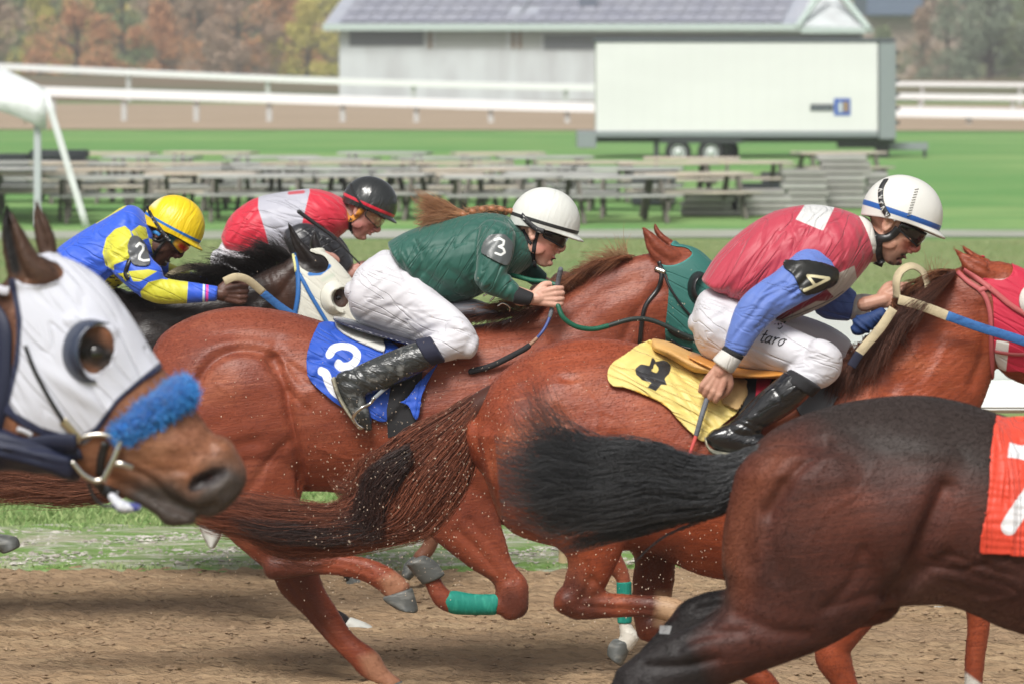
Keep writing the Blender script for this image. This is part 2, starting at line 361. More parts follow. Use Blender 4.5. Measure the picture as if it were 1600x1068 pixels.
# ---------------------------------------------------------------- materials
def mat(name, col, rough=.6, layers=(), var=None, bumps=(), sheen=0, coat=0, metal=0, spec=.5, tone=None, trans=0, emit=None, fleck=None, alpha=1):
    m = bpy.data.materials.new(name); m.use_nodes = True; nt = m.node_tree; N = nt.nodes; L = nt.links; b = N['Principled BSDF']
    def rgb(c): r = N.new('ShaderNodeRGB'); r.outputs[0].default_value = (*c[:3], 1); return r.outputs[0]
    tc = N.new('ShaderNodeTexCoord')
    def noise(scale, rot=0, detail=3, dist=0, rx=0):
        mp = N.new('ShaderNodeMapping'); mp.inputs['Scale'].default_value = scale; mp.inputs['Rotation'].default_value = (0, 0, 0)
        if rot:
            m0 = N.new('ShaderNodeMapping'); m0.inputs['Rotation'].default_value = (0, math.radians(rot), 0); L.new(tc.outputs['Object'], m0.inputs[0]); L.new(m0.outputs[0], mp.inputs[0])
        else: L.new(tc.outputs['Object'], mp.inputs[0])
        n = N.new('ShaderNodeTexNoise'); n.inputs['Scale'].default_value = 1; n.inputs['Detail'].default_value = detail; n.inputs['Distortion'].default_value = dist
        L.new(mp.outputs[0], n.inputs['Vector']); return n.outputs['Fac']
    def mix(f, a, c, typ='MIX'):
        x = N.new('ShaderNodeMix'); x.data_type = 'RGBA'; x.blend_type = typ
        if isinstance(f, float): x.inputs[0].default_value = f
        else: L.new(f, x.inputs[0])
        L.new(a, x.inputs[6]); L.new(c, x.inputs[7]); return x.outputs[2]
    def mr(f, lo, hi, a=0., c=1.):
        x = N.new('ShaderNodeMapRange'); x.inputs[1].default_value = lo; x.inputs[2].default_value = hi; x.inputs[3].default_value = a; x.inputs[4].default_value = c; L.new(f, x.inputs[0]); return x.outputs[0]
    c = rgb(col)
    if tone is not None:
        a = N.new('ShaderNodeAttribute'); a.attribute_name = 'tone'; c = mix(mr(a.outputs['Fac'], 0., 1.), c, rgb(tone))
    for v in (var or []):            # (colour, scale vec, lo, hi[, rot])
        c = mix(mr(noise(v[1], v[4] if len(v) > 4 else 0, 4, .3), v[2], v[3]), c, rgb(v[0]))
    for l in layers:                 # (attribute, colour, lo, hi)
        a = N.new('ShaderNodeAttribute'); a.attribute_name = l[0]; c = mix(mr(a.outputs['Fac'], l[2], l[3]), c, rgb(l[1]))
    L.new(c, b.inputs['Base Color']); b.inputs['Roughness'].default_value = rough
    b.inputs['Specular IOR Level'].default_value = spec; b.inputs['Metallic'].default_value = metal
    b.inputs['Sheen Weight'].default_value = sheen; b.inputs['Coat Weight'].default_value = coat; b.inputs['Coat Roughness'].default_value = .15
    b.inputs['Transmission Weight'].default_value = trans; b.inputs['Alpha'].default_value = alpha
    if emit: b.inputs['Emission Color'].default_value = (*emit[:3], 1); b.inputs['Emission Strength'].default_value = emit[3]
    prev = None
    for bp in bumps:                 # (scale vec, rot, distance m, detail, distortion)
        x = N.new('ShaderNodeBump'); x.inputs['Strength'].default_value = 1; x.inputs['Distance'].default_value = bp[2]
        hn = noise(bp[0], bp[1], bp[3] if len(bp) > 3 else 3, bp[4] if len(bp) > 4 else 0)
        if len(bp) > 5:              # thin sharp creases where the noise crosses its middle value
            m1 = N.new('ShaderNodeMath'); m1.operation = 'SUBTRACT'; L.new(hn, m1.inputs[0]); m1.inputs[1].default_value = .5
            m2 = N.new('ShaderNodeMath'); m2.operation = 'ABSOLUTE'; L.new(m1.outputs[0], m2.inputs[0]); hn = mr(m2.outputs[0], 0., bp[5])
        L.new(hn, x.inputs['Height'])
        if prev is not None: L.new(prev, x.inputs['Normal'])
        prev = x.outputs[0]
    if prev is not None: L.new(prev, b.inputs['Normal'])
    return m
def coat(name, col, dark, lite, layers=(), rough=.44):
    return mat(name, col, rough=rough, layers=layers, sheen=.02, spec=.32,
        var=[(dark, (2.2, 2.2, 3.0), .45, .72), (lite, (3.1, 3.1, 4.3), .55, .8), (dark, (22, 60, 150), .55, .85), (dark, (4.5, 40, 95), .48, .82, 6), (lite, (3.7, 40, 120), .6, .88, 8)],
        bumps=[((3.0, 3.0, 6), 20, .010, 2, .4), ((30, 60, 190), 8, .0014, 3), ((14, 14, 34), 60, .0016, 3, 1.0)])
def cloth(name, col, rot=0, layers=(), rough=.65, fold=.012, sheen=.1, **kw):
    return mat(name, col, rough=rough, layers=layers, sheen=sheen,
        bumps=[((2.2, 6, 13), rot, fold, 2, .6), ((2.6, 8, 19), rot + 8, fold * .28, 1, .9, .06), ((8, 14, 34), rot + 18, fold * .12, 2, .8), ((900, 900, 900), 0, .0002, 2)], **kw)
# ================================================================= THE SETTING
def gy(py): return F * H / (py - HY)            # ground depth seen at picture row py
def sheet(name, x0, x1, y0, y1, z, m, nx=1, ny=1, zf=None, edge=None):
    V, Fc = [], []
    for j in range(ny + 1):
        for i in range(nx + 1):
            x = x0 + (x1 - x0) * i / nx; y = y0 + (y1 - y0) * j / ny
            if edge and j in (0, ny): y += edge(x, j)
            V.append((x, y, z + (zf(x, y) if zf else 0)))
    for j in range(ny):
        for i in range(nx): Fc.append((j * (nx + 1) + i, j * (nx + 1) + i + 1, (j + 1) * (nx + 1) + i + 1, (j + 1) * (nx + 1) + i))
    return tag(link(mesh_of(V, Fc), name, m, smooth=True), kind='structure')
m_grass = mat('mown grass', (.19, .36, .12), .9, var=[((.27, .42, .15), (.25, .6, 1), .4, .62), ((.15, .33, .10), (.05, .16, 1), .45, .6), ((.26, .33, .12), (.6, 1.4, 1), .58, .75)], bumps=[((18, 30, 10), 0, .05, 4)], spec=.15)
m_lush = mat('lush grass', (.18, .27, .09), .9, var=[((.26, .33, .13), (.2, .5, 1), .45, .65)], bumps=[((10, 16, 10), 0, .06, 4)], spec=.1)
m_dry = mat('worn olive grass', (.25, .30, .13), .9, var=[((.18, .28, .10), (.5, 1.2, 1), .42, .62), ((.28, .28, .13), (1.3, 3, 1), .55, .78)], bumps=[((20, 34, 10), 0, .04, 4)], spec=.1)
m_dirt = mat('harrowed track sand', (.31, .21, .125), .95, var=[((.38, .27, .165), (2.2, 8, 3), .42, .66), ((.20, .135, .08), (4, 17, 6), .52, .74), ((.27, .185, .12), (.5, 1.1, 1), .5, .75)], bumps=[((4, 22, 9), 0, .04, 5, .6), ((40, 120, 60), 0, .010, 3)], spec=.1)
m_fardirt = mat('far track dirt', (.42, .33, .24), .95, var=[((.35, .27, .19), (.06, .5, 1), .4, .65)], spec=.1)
m_gravel = mat('gravelly verge', (.36, .36, .25), .95, var=[((.17, .28, .08), (2.2, 4, 3), .36, .55), ((.52, .5, .44), (5, 11, 6), .52, .72)], bumps=[((14, 24, 12), 0, .05, 4)], spec=.1)
m_path = mat('pale stone dust', (.42, .42, .38), .95, var=[((.3, .33, .25), (.3, .8, 1), .4, .6)], spec=.1)
E0 = gy(888)
sheet('ground', -900, 900, -60, 2500, -.012, m_grass)
rr = np.random.default_rng(3); nz = lambda x, y: .5 * (.020 * math.sin(9 * x + 3 * math.sin(17 * y)) * math.sin(31 * y + 2 * math.sin(5 * x)) + .012 * math.sin(23 * x + 40 * y + 4 * math.sin(13 * x)) + .01 * math.sin(57 * x - 71 * y))
sheet('dirt_track', -40, 40, 4, 17, 0, m_dirt)
sheet('dirt_track', -4.2, 4.2, 17, E0, .0, m_dirt, 260, 230, zf=lambda x, y: nz(x, y) * (1 if y > 17.2 else 0))
sheet('dirt_track', -40, -4.2, 17, E0, 0, m_dirt); sheet('dirt_track', 4.2, 40, 17, E0, 0, m_dirt)
sheet('verge', -60, 60, E0 - .35, gy(832) + .1, .0, m_gravel, 300, 16, zf=lambda x, y: -.05 + .075 * min(1, max(0, (y - E0 + .35) / .45)) + .006 * math.sin(8 * x + 5 * y) + .005 * math.sin(19 * x - 9 * y), edge=lambda x, j: (.12 * math.sin(2.1 * x) + .07 * math.sin(7 * x)) * (1 if j else .5))
sheet('near_turf', -60, 60, gy(836), 45, .0, m_lush)
sheet('infield_turf', -160, 160, 45, gy(373), -.002, m_dry)
sheet('path', -200, 200, gy(372), gy(361), .006, m_path, 60, 1, edge=lambda x, j: .5 * math.sin(x * .2 + j))
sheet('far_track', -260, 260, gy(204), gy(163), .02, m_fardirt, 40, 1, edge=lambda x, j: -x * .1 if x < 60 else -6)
def berm(x, y):
    k = max(0, min(1, (y - 300) / 60)); return 1.5 * k * (1 if x < 0 else .8)
m_hill = mat('autumn hillside ground', (.16, .13, .075), .95, var=[((.10, .13, .05), (.02, .05, .05), .4, .6), ((.25, .15, .09), (.03, .06, .04), .5, .7)])
sheet('far_bank', -300, 300, 290, 420, 0, m_hill, 20, 14, zf=berm)
sheet('hillside', -500, 500, 520, 1100, -2, m_hill, 30, 20, zf=lambda x, y: max(0, (y - 540)) * .07 + 3 * math.sin(x * .02))
# grass blades and weeds on the near verge
def blades(name, n, x0, x1, y0, y1, h0, h1, m, dens=None):
    x = RNG.uniform(x0, x1, n * 2); y = RNG.uniform(y0, y1, n * 2)
    if dens is not None: k = RNG.uniform(0, 1, n * 2) < dens(x, y); x, y = x[k], y[k]
    x, y = x[:n], y[:n]; n = len(x); hh = RNG.uniform(h0, h1, n); a = RNG.uniform(0, 6.28, n); ln = RNG.normal(size=(n, 2)) * .5
    w = RNG.uniform(.0025, .005, n); dx, dy_ = np.cos(a) * w, np.sin(a) * w
    V = np.stack([np.stack([x - dx, y - dy_, x * 0], 1), np.stack([x + dx, y + dy_, x * 0], 1), np.stack([x + dx * .7 + ln[:, 0] * hh * .4, y + dy_ * .7 + ln[:, 1] * hh * .4, hh * .6], 1), np.stack([x + ln[:, 0] * hh, y + ln[:, 1] * hh, hh], 1)], 1).reshape(-1, 3)
    b = np.arange(n)[:, None] * 4; Fc = np.concatenate([b + [[0, 1, 2]], b + [[0, 2, 3]]]); me = bpy.data.meshes.new('g')
    me.vertices.add(len(V)); me.vertices.foreach_set('co', V.astype(np.float32).ravel()); me.loops.add(Fc.size); me.loops.foreach_set('vertex_index', Fc.astype(np.int32).ravel())
    me.polygons.add(len(Fc)); me.polygons.foreach_set('loop_start', (np.arange(len(Fc)) * 3).astype(np.int32)); me.polygons.foreach_set('loop_total', np.full(len(Fc), 3, np.int32)); me.update(calc_edges=True)
    me.attributes.new('tone', 'FLOAT', 'POINT').data.foreach_set('value', np.repeat(RNG.uniform(0, 1, n), 4).astype(np.float32))
    return tag(link(me, name, m, smooth=False), kind='stuff')
m_blade = mat('grass blades', (.15, .27, .08), .7, tone=(.36, .43, .19), spec=.2)
m_blade2 = mat('olive grass blades', (.2, .27, .09), .8, tone=(.34, .37, .2), spec=.2)
patch = lambda x, y: np.clip(.5 + .9 * np.sin(1.9 * x + 1.3 * np.sin(2.7 * y)) * np.sin(3.1 * y + 1.7 * x) + .25 * np.sin(9 * x + 4 * y), 0.02, 1)
blades('verge_grass', 22000, -3.5, 3.6, E0 - .05, gy(828), .012, .035, m_blade, patch)
blades('turf_grass', 60000, -4, 4.5, gy(836) + .1, 29, .02, .055, m_blade)
blades('infield_grass', 40000, -7, 7.5, 38, 62, .03, .07, m_blade2)
# stones of the verge
def pebbles(name, n, x0, x1, y0, y1, r0, r1, m, z=.0):
    V, Fc = [], []
    for _ in range(n):
        c = np.array([random.uniform(x0, x1), random.uniform(y0, y1), z + r0 * .3]); r = random.uniform(r0, r1) * random.uniform(.5, 1); b = len(V)
        q = np.array([[1, 0, 0], [0, 1, 0], [-1, 0, 0], [0, -1, 0], [0, 0, .6], [0, 0, -.6]]) * r * np.array([random.uniform(.8, 1.7), 1, random.uniform(.6, 1)]) + RNG.normal(size=(6, 3)) * r * .15
        V += [tuple(c + k) for k in q]; Fc += [(b + i, b + (i + 1) % 4, b + 4) for i in range(4)] + [(b + (i + 1) % 4, b + i, b + 5) for i in range(4)]
    return tag(link(mesh_of(V, Fc), name, m, smooth=False), kind='stuff')
m_stone = mat('pale pebbles', (.55, .52, .47), .9, var=[((.3, .27, .23), (9, 9, 9), .4, .6)])
m_clod = mat('sand clods', (.30, .205, .125), .95, var=[((.24, .165, .10), (9, 9, 9), .4, .6)])
pebbles('verge_stones', 5000, -3.5, 3.6, E0, gy(834), .006, .022, m_stone, .022)
pebbles('sand_clods', 5000, -2.9, 3.2, 17.3, E0 - .02, .006, .022, m_clod)

# ---- running rail behind the field at the right (broad sloping cover)
m_white = mat('white rail plastic', (.66, .68, .66), .35, var=[((.68, .7, .68), (.6, .6, 3), .45, .7)], bumps=[((2, 2, 6), 0, .004)])
m_white2 = mat('weathered white paint', (.6, .64, .62), .5, var=[((.5, .54, .52), (.7, .7, 4), .4, .7)])
def extrude_x(prof, x0, x1, r=.0):
    V = [(x, y, z) for x in (x0, x1) for y, z in prof]; n = len(prof)
    Fc = [(i, (i + 1) % n, n + (i + 1) % n, n + i) for i in range(n)] + [tuple(range(n))[::-1], tuple(range(n, 2 * n))]
    me = mesh_of(V, Fc); bm = bmesh.new(); bm.from_mesh(me); bmesh.ops.recalc_face_normals(bm, faces=bm.faces)
    if r: bmesh.ops.bevel(bm, geom=[e for e in bm.edges], offset=r, segments=2, affect='EDGES')
    bm.to_mesh(me); bm.free(); return me
YR = 20.6; zz = lambda py, Y=YR: W(0, py, Y).z; xx = lambda px, Y=YR: W(px, 0, Y).x
r = root('running_rail', (xx(1500), YR, 0), 'broad white running rail with a sloping top, behind the red-hooded chestnut horse', 'rail')
link(extrude_x([(YR - .02, zz(482)), (YR + .5, zz(474)), (YR + .5, zz(596)), (YR - .02, zz(597))], xx(1195), xx(2300), .01), 'cover_panel', m_white2, r, smooth=False)
link(extrude_x([(YR - .22, zz(600)), (YR - .03, zz(592)), (YR - .03, zz(640)), (YR - .2, zz(640)), (YR - .26, zz(632))], xx(1205), xx(2300), .01), 'rail_beam', m_white, r, smooth=False)
link(extrude_x([(YR - .1, zz(944)), (YR + .12, zz(944)), (YR + .12, zz(974)), (YR - .1, zz(974))], xx(1290), xx(2300), .008), 'base_plank', m_white2, r, smooth=False)
for k in range(5):
    x = xx(1300) + k * 1.6; link(extrude_x([(YR, 0), (YR + .07, 0), (YR + .07, zz(598)), (YR, zz(598))], x, x + .07, .005), 'post', m_white2, r, smooth=False)
b = Body(M=Matrix.Identity(4)); x, y = W(880, 905, 22.1).x, 22.1
b.tube3([(x, y, -.1, .028), (x + .003, y, .1, .027), (x + .004, y, W(0, 850, 22.1).z, .024)])
tag(link(mesh_of(b.v, b.f), 'wooden_stake', mat('bare pine', (.5, .38, .22), .8, bumps=[((30, 30, 3), 0, .003)])), 'short pale wooden stake at the edge of the sand track', 'stake')

# ---- far rails
def rail(name, line, Y0, hgt, thick, sp, label, m, post_w):
    pts = [W(px, py, Y) for px, py, Y in line]; c = catmull([tuple(p) for p in pts], 8)
    rt = root(name, (pts[0].x, pts[0].y, 0), label, 'rail')
    V = [];
    for p in c:
        for dy, dz in ((-thick * .5, thick * .35), (thick * .5, thick * .5), (thick * .5, -thick * .5), (-thick * .5, -thick * .5)): V.append((p[0], p[1] + dy, p[2] + dz))
    Fc = [(i * 4 + j, i * 4 + (j + 1) % 4, i * 4 + 4 + (j + 1) % 4, i * 4 + 4 + j) for i in range(len(c) - 1) for j in range(4)] + [(3, 2, 1, 0), tuple(len(V) - 4 + j for j in range(4))]
    link(mesh_of(V, Fc), 'rail_beam', m, rt, smooth=False)
    dist = 0; nxt = sp * .4
    for a, b_ in zip(c[:-1], c[1:]):
        L_ = np.linalg.norm(b_ - a)
        while nxt < dist + L_:
            p = a + (b_ - a) * (nxt - dist) / L_; w = post_w
            link(extrude_x([(p[1] + .02, 0), (p[1] + .02 + w, 0), (p[1] + .02 + w, p[2] - thick * .5), (p[1] + .02, p[2] - thick * .5)], p[0] - w / 2, p[0] + w / 2), 'post', m_gr0, rt, smooth=False); nxt += sp
        dist += L_
m_railw = mat('far rail white', (.86, .87, .87), .5); m_gr0 = mat('dull rail post', (.5, .51, .5), .6)
rail('track_rail', [(-60, 136, 196), (75, 143, 194), (500, 156, 190), (930, 168, 186), (1400, 175, 184), (1700, 180, 183)], 0, 1.3, .42, 3.5, 'thick white rail on the near side of the far brown track', m_railw, .24)
rail('track_rail', [(-60, 101, 300), (0, 104, 297), (500, 126, 288), (930, 137, 283), (1250, 140, 282)], 0, 1.2, .42, 10.5, 'thinner white rail beyond the brown track, in front of the barn', m_railw, .3)
rail('track_rail', [(1380, 131, 262), (1500, 132, 262), (1700, 134, 262)], 0, 1.2, .25, 6, 'upper white rail far right beside the trailer', m_railw, .2)
rail('track_rail', [(1380, 150, 230), (1500, 152, 230), (1700, 154, 230)], 0, 1.2, .3, 5, 'middle white rail far right beside the trailer', m_railw, .2)

# ---- barn
YB = 300.; bx = lambda px: W(px, 0, YB).x; bz = lambda py: W(0, py, YB).z
m_wall = mat('pale barn siding', (.64, .68, .69), .7, var=[((.53, .55, .56), (.5, .5, .15), .4, .6)], bumps=[((3.2, 3.2, .01), 0, .05)])
m_roof = mat('grey metal roof', (.46, .48, .54), .45, var=[((.4, .43, .5), (.6, .6, .4), .4, .6)], bumps=[((2.0, .05, .05), 0, .06)])
m_fasc = mat('pale green fascia', (.5, .6, .56), .6); m_darkw = mat('shaded barn opening', (.16, .17, .18), .8); m_glass = mat('frosted barn windows', (.42, .44, .42), .4)
def box(x0, x1, y0, y1, z0, z1, r=0): return extrude_x([(y0, z0), (y1, z0), (y1, z1), (y0, z1)], x0, x1, r)
rt = root('barn', (bx(945), YB + 8, 0), 'long pale barn with grey metal roof standing behind the white trailer', 'barn')
link(box(bx(530), bx(1350), YB, YB + 18, -.5, bz(44)), 'wall', m_wall, rt, smooth=False)
wl_ = mesh_of([(bx(505), YB - .9, bz(40)), (bx(1248), YB - .9, bz(40)), (bx(1290), YB + 8, bz(-22)), (bx(540), YB + 8, bz(-22)), (bx(505), YB + 19, bz(36)), (bx(1248), YB + 19, bz(36))], [(0, 1, 2, 3), (3, 2, 5, 4)])
solidify(link(wl_, 'roof', m_roof, rt, smooth=False), .25)
m_sol = mat('lilac grey solar panels', (.36, .37, .43), .35, var=[((.31, .32, .39), (.5, .5, .5), .4, .6)])
V, Fc = [], []
for i in range(30):
    for j in range(4):
        if i in (11, 12) and j == 1: continue
        P4 = []
        for du, dv2 in ((.04, .06), (.96, .06), (.96, .94), (.04, .94)):
            u, v = (i + du) / 30, (j + dv2) / 4.0 * .93 + .05; l = bx(505) + (bx(540) - bx(505)) * v; r_ = bx(1248) + (bx(1290) - bx(1248)) * v
            P4.append((l + (r_ - l) * (.03 + .93 * u), YB - .9 + 8.9 * v - .12, bz(40) + (bz(-22) - bz(40)) * v + .12))
        k = len(V); V += P4; Fc.append((k, k + 1, k + 2, k + 3))
link(mesh_of(V, Fc), 'solar_panels', m_sol, rt, smooth=False)
link(box(bx(505), bx(1250), YB - 1.05, YB - .75, bz(48), bz(38)), 'fascia', m_fasc, rt, smooth=False)
g = mesh_of([(bx(1250), YB - .8, bz(40)), (bx(1350), YB - .8, bz(44)), (bx(1300), YB + 4, bz(-20)), (bx(1280), YB + 7, bz(-20))], [(0, 1, 2, 3)])
solidify(link(g, 'gable_end', m_wall, rt, smooth=False), .2)
for p0, p1 in (((1247, 40), (1290, -20)), ((1357, 44), (1305, -20))):
    link(pipe([tuple(W(*p0, YB - 1)), tuple(W(*p1, YB + 1))], .22), 'rake_board', m_fasc, rt)
link(box(bx(1250), bx(1362), YB - 1.0, YB - .7, bz(52), bz(44)), 'fascia', m_fasc, rt, smooth=False)
link(box(bx(546), bx(662), YB - .06, YB + .1, bz(72), bz(48)), 'opening', m_darkw, rt, smooth=False)
link(box(bx(680), bx(790), YB - .06, YB + .1, bz(75), bz(50)), 'window', m_glass, rt, smooth=False)
link(box(bx(815), bx(845), YB - .06, YB + .1, bz(76), bz(52)), 'window', m_glass, rt, smooth=False)
link(box(bx(850), bx(1345), YB - .06, YB + .1, bz(78), bz(54)), 'opening', m_darkw, rt, smooth=False)
for x in (672, 802, 812): link(box(bx(x - 3), bx(x + 3), YB - .1, YB + .1, bz(76), bz(50)), 'mullion', mat('brown mullion', (.25, .18, .12), .8), rt, smooth=False)
link(box(bx(905), bx(935), YB + 3.0, YB + 4.4, bz(8), bz(-4)), 'roof_vent', mat('dark vent', (.12, .14, .19), .5), rt, smooth=False)
link(pipe([(bx(802), YB - .8, bz(39)), (bx(832), YB + 5.5, bz(-10))], .12), 'roof_seam', mat('roof seam', (.3, .32, .36), .5), rt)
rt = root('farm_building', (W(1390, 0, 480).x, 480, 0), 'brown building with a dark blue roof far off at the top right', 'building')
link(box(W(1350, 0, 480).x, W(1500, 0, 480).x, 480, 494, -1, W(0, 26, 480).z), 'wall', mat('brown cladding', (.36, .27, .23), .8), rt, smooth=False)
link(box(W(1352, 0, 480).x, W(1440, 0, 480).x, 478, 496, W(0, 26, 480).z, W(0, -40, 480).z, .2), 'roof', mat('dark blue roof', (.12, .16, .25), .6), rt, smooth=False)

# ---- trailer
YT = 118.; tx = lambda px: W(px, 0, YT).x; tz = lambda py: W(0, py, YT).z
m_tr = mat('white trailer panel', (.76, .755, .76), .45, var=[((.73, .725, .73), (.3, .3, .8), .4, .6)]); m_blk = mat('black rubber', (.018, .018, .02), .6); m_dk = mat('dark chassis steel', (.06, .065, .07), .5, metal=.3)
m_gr = mat('galvanised steel', (.3, .33, .35), .5, metal=.4); m_hub = mat('white wheel rim', (.6, .63, .63), .4)
m_seam = mat('white seam strip', (.68, .675, .68), .5)
rt = root('box_trailer', (tx(1150), YT + 1.2, 0), 'large white box trailer parked on the grass in front of the barn', 'trailer')
link(box(tx(932), tx(1372), YT, YT + 2.4, tz(213), tz(66), .03), 'box', m_tr, rt, smooth=False)
for k in range(1, 18): link(box(tx(932 + k * 24.4) - .006, tx(932 + k * 24.4) + .006, YT - .006, YT + .02, tz(204), tz(67)), 'panel_seam', m_seam, rt, smooth=False)
link(box(tx(928), tx(1400), YT - .03, YT + 2.43, tz(66) + .002, tz(60), .01), 'roof_trim', mat('dark roof trim', (.1, .11, .13), .5), rt, smooth=False)
link(box(tx(932), tx(1372), YT - .03, YT + .02, tz(214), tz(205), .005), 'side_rail', m_gr, rt, smooth=False)
link(box(tx(1374), tx(1400), YT - .02, YT + 2.42, tz(218), tz(67), .02), 'front_frame', m_gr, rt, smooth=False)
for k in range(6): link(box(tx(1401), tx(1406), YT + .1, YT + .16, tz(85 + k * 22), tz(79 + k * 22)), 'hinge', m_dk, rt, smooth=False)
link(box(tx(902), tx(932), YT + .1, YT + 2.3, tz(232), tz(206), .02), 'lift_gate', m_gr, rt, smooth=False)
link(box(tx(905), tx(1400), YT + .3, YT + 2.1, tz(223), tz(214), .01), 'chassis', m_dk, rt, smooth=False)
link(box(tx(1310), tx(1372), YT + .4, YT + .6, tz(232), tz(223)), 'landing_leg', m_dk, rt, smooth=False)
link(box(tx(1372), tx(1455), YT + .9, YT + 1.2, tz(236), tz(224), .01), 'tow_bar', m_gr, rt, smooth=False)
link(box(tx(1448), tx(1453), YT + .95, YT + 1.1, tz(248), tz(226)), 'tow_bar_jack', m_dk, rt, smooth=False)
link(box(tx(1372), tx(1392), YT + .5, YT + .7, tz(252), tz(226)), 'landing_leg', m_dk, rt, smooth=False)
link(box(tx(1022), tx(1030), YT + .2, YT + .28, tz(252), tz(216)), 'landing_leg', m_dk, rt, smooth=False)
link(box(tx(1032), tx(1160), YT + .02, YT + .1, tz(224), tz(216)), 'mudguard', m_dk, rt, smooth=False)
for px in (1060, 1111, 1140):
    yo = .08 if px < 1130 else 1.9
    w_ = Body(M=Matrix.Translation((tx(px), YT + yo, tz(238))) @ Matrix.Rotation(math.radians(90), 4, 'X'))
    rgs = [[w_.M @ Vector((rd * math.cos(a * math.pi / 14), rd * math.sin(a * math.pi / 14), z)) for a in range(28)] for rd, z in ((.19, 0), (.25, .02), (.34, .0), (.36, -.04), (.36, -.2), (.33, -.24), (.1, -.24))]
    w_._add(rgs); wh = link(mesh_of(w_.v, w_.f), 'wheel', m_blk, rt, smooth=False)
    hb = Body(M=Matrix.Translation((tx(px), YT + yo - .01, tz(238))) @ Matrix.Rotation(math.radians(90), 4, 'X'))
    rgs = [[hb.M @ Vector((rd * math.cos(a * math.pi / 14), rd * math.sin(a * math.pi / 14), z)) for a in range(28)] for rd, z in ((.03, .05), (.06, .05), (.08, .01), (.15, -.02), (.2, .02), (.21, -.04))]
    hb._add(rgs); hbo = link(mesh_of(hb.v, hb.f), 'rim', m_hub, None, smooth=False, local=True); hbo.data.transform(Matrix.Translation(-rootloc(rt))); hbo.parent = wh
link(box(tx(1266), tx(1302), YT - .012, YT - .002, tz(174), tz(163)), 'lettering_panel', mat('dark decal', (.05, .06, .08), .6), rt, smooth=False)
for k in range(5): link(box(tx(1270 + k * 6), tx(1273 + k * 6), YT - .016, YT - .011, tz(171), tz(167)), 'decal_mark', m_gr, rt, smooth=False)
link(box(tx(1303), tx(1329), YT - .014, YT - .003, tz(181), tz(154), .005), 'emblem', mat('blue decal', (.03, .1, .42), .5), rt, smooth=False)
link(box(tx(1310), tx(1316), YT - .018, YT - .013, tz(176), tz(160)), 'emblem_mark', m_hub, rt, smooth=False)
link(box(tx(1318), tx(1325), YT - .018, YT - .013, tz(175), tz(159)), 'emblem_mark', mat('tan decal', (.35, .22, .08), .5), rt, smooth=False)

# ---- tent corner and its strap
m_canvas = mat('white tent canvas', (.7, .73, .73), .6, bumps=[((4, 4, 2), 40, .03, 2, .5)]); m_pole = mat('grey tent pole', (.5, .54, .56), .4, metal=.2)
YC = 68.; rt = root('party_tent', tuple(W(57, 0, YC).xy) + (0,), 'white canopy tent corner with a grey leg at the left edge', 'tent')
V = [W(x, y, YC + d) for x, y, d in ((70, 140, 0), (40, 126, 0), (0, 108, 0), (-60, 60, 1), (-200, 20, 2.5), (-330, 110, 0), (-345, 140, 0), (-60, 118, 3), (60, 138, 5), (-340, 138, 5))]
b_ = bmesh.new(); vs = {}
GN = 16
for i in range(GN + 1):
    for j in range(GN + 1):
        u, v = i / GN, j / GN; a = Vector(W(72, 141, YC)); c_ = Vector(W(-340, 141, YC)); p = a.lerp(c_, u); p.y += v * 5.8; p.x -= v * 1.0
        d = max(abs(u - .5), abs(v - .5)) * 2; p.z += (1 - d) * 1.05 + (1 - d) ** 3 * .4; vs[i, j] = b_.verts.new(p)
for i in range(GN):
    for j in range(GN): b_.faces.new((vs[i, j], vs[i + 1, j], vs[i + 1, j + 1], vs[i, j + 1]))
me = bpy.data.meshes.new('t'); b_.to_mesh(me); b_.free(); solidify(link(me, 'canopy', m_canvas, rt), .02)
for side in range(2):
    V, Fc = [], []; NN = 24
    for i in range(NN + 1):
        u = i / NN; top = W(72, 141, YC).lerp(W(-340, 141, YC), u) if side == 0 else Vector(W(72, 141, YC)) + Vector((-1.0 * u, 5.8 * u, 0))
        e = min(u, 1 - u); dr = .30 + .34 * max(0, 1 - e / .22) ** 1.4
        V += [top + Vector((0, -.005, .01)), top + Vector((.0, -.03, -dr))]
    for i in range(NN): Fc.append((2 * i, 2 * i + 2, 2 * i + 3, 2 * i + 1))
    solidify(link(mesh_of(V, Fc), 'valance', m_canvas, rt), .012)
for px, dd in ((57, .1), (-330, .1)):
    p = W(px, 330, YC); link(box(p.x - .055, p.x + .055, YC + dd, YC + dd + .1, 0, W(0, 160, YC).z, .01), 'leg', m_pole, rt, smooth=False)
link(free_strap([(72, 148), (136, 358)], YC, .11, .01), 'guy_strap', m_canvas, rt)

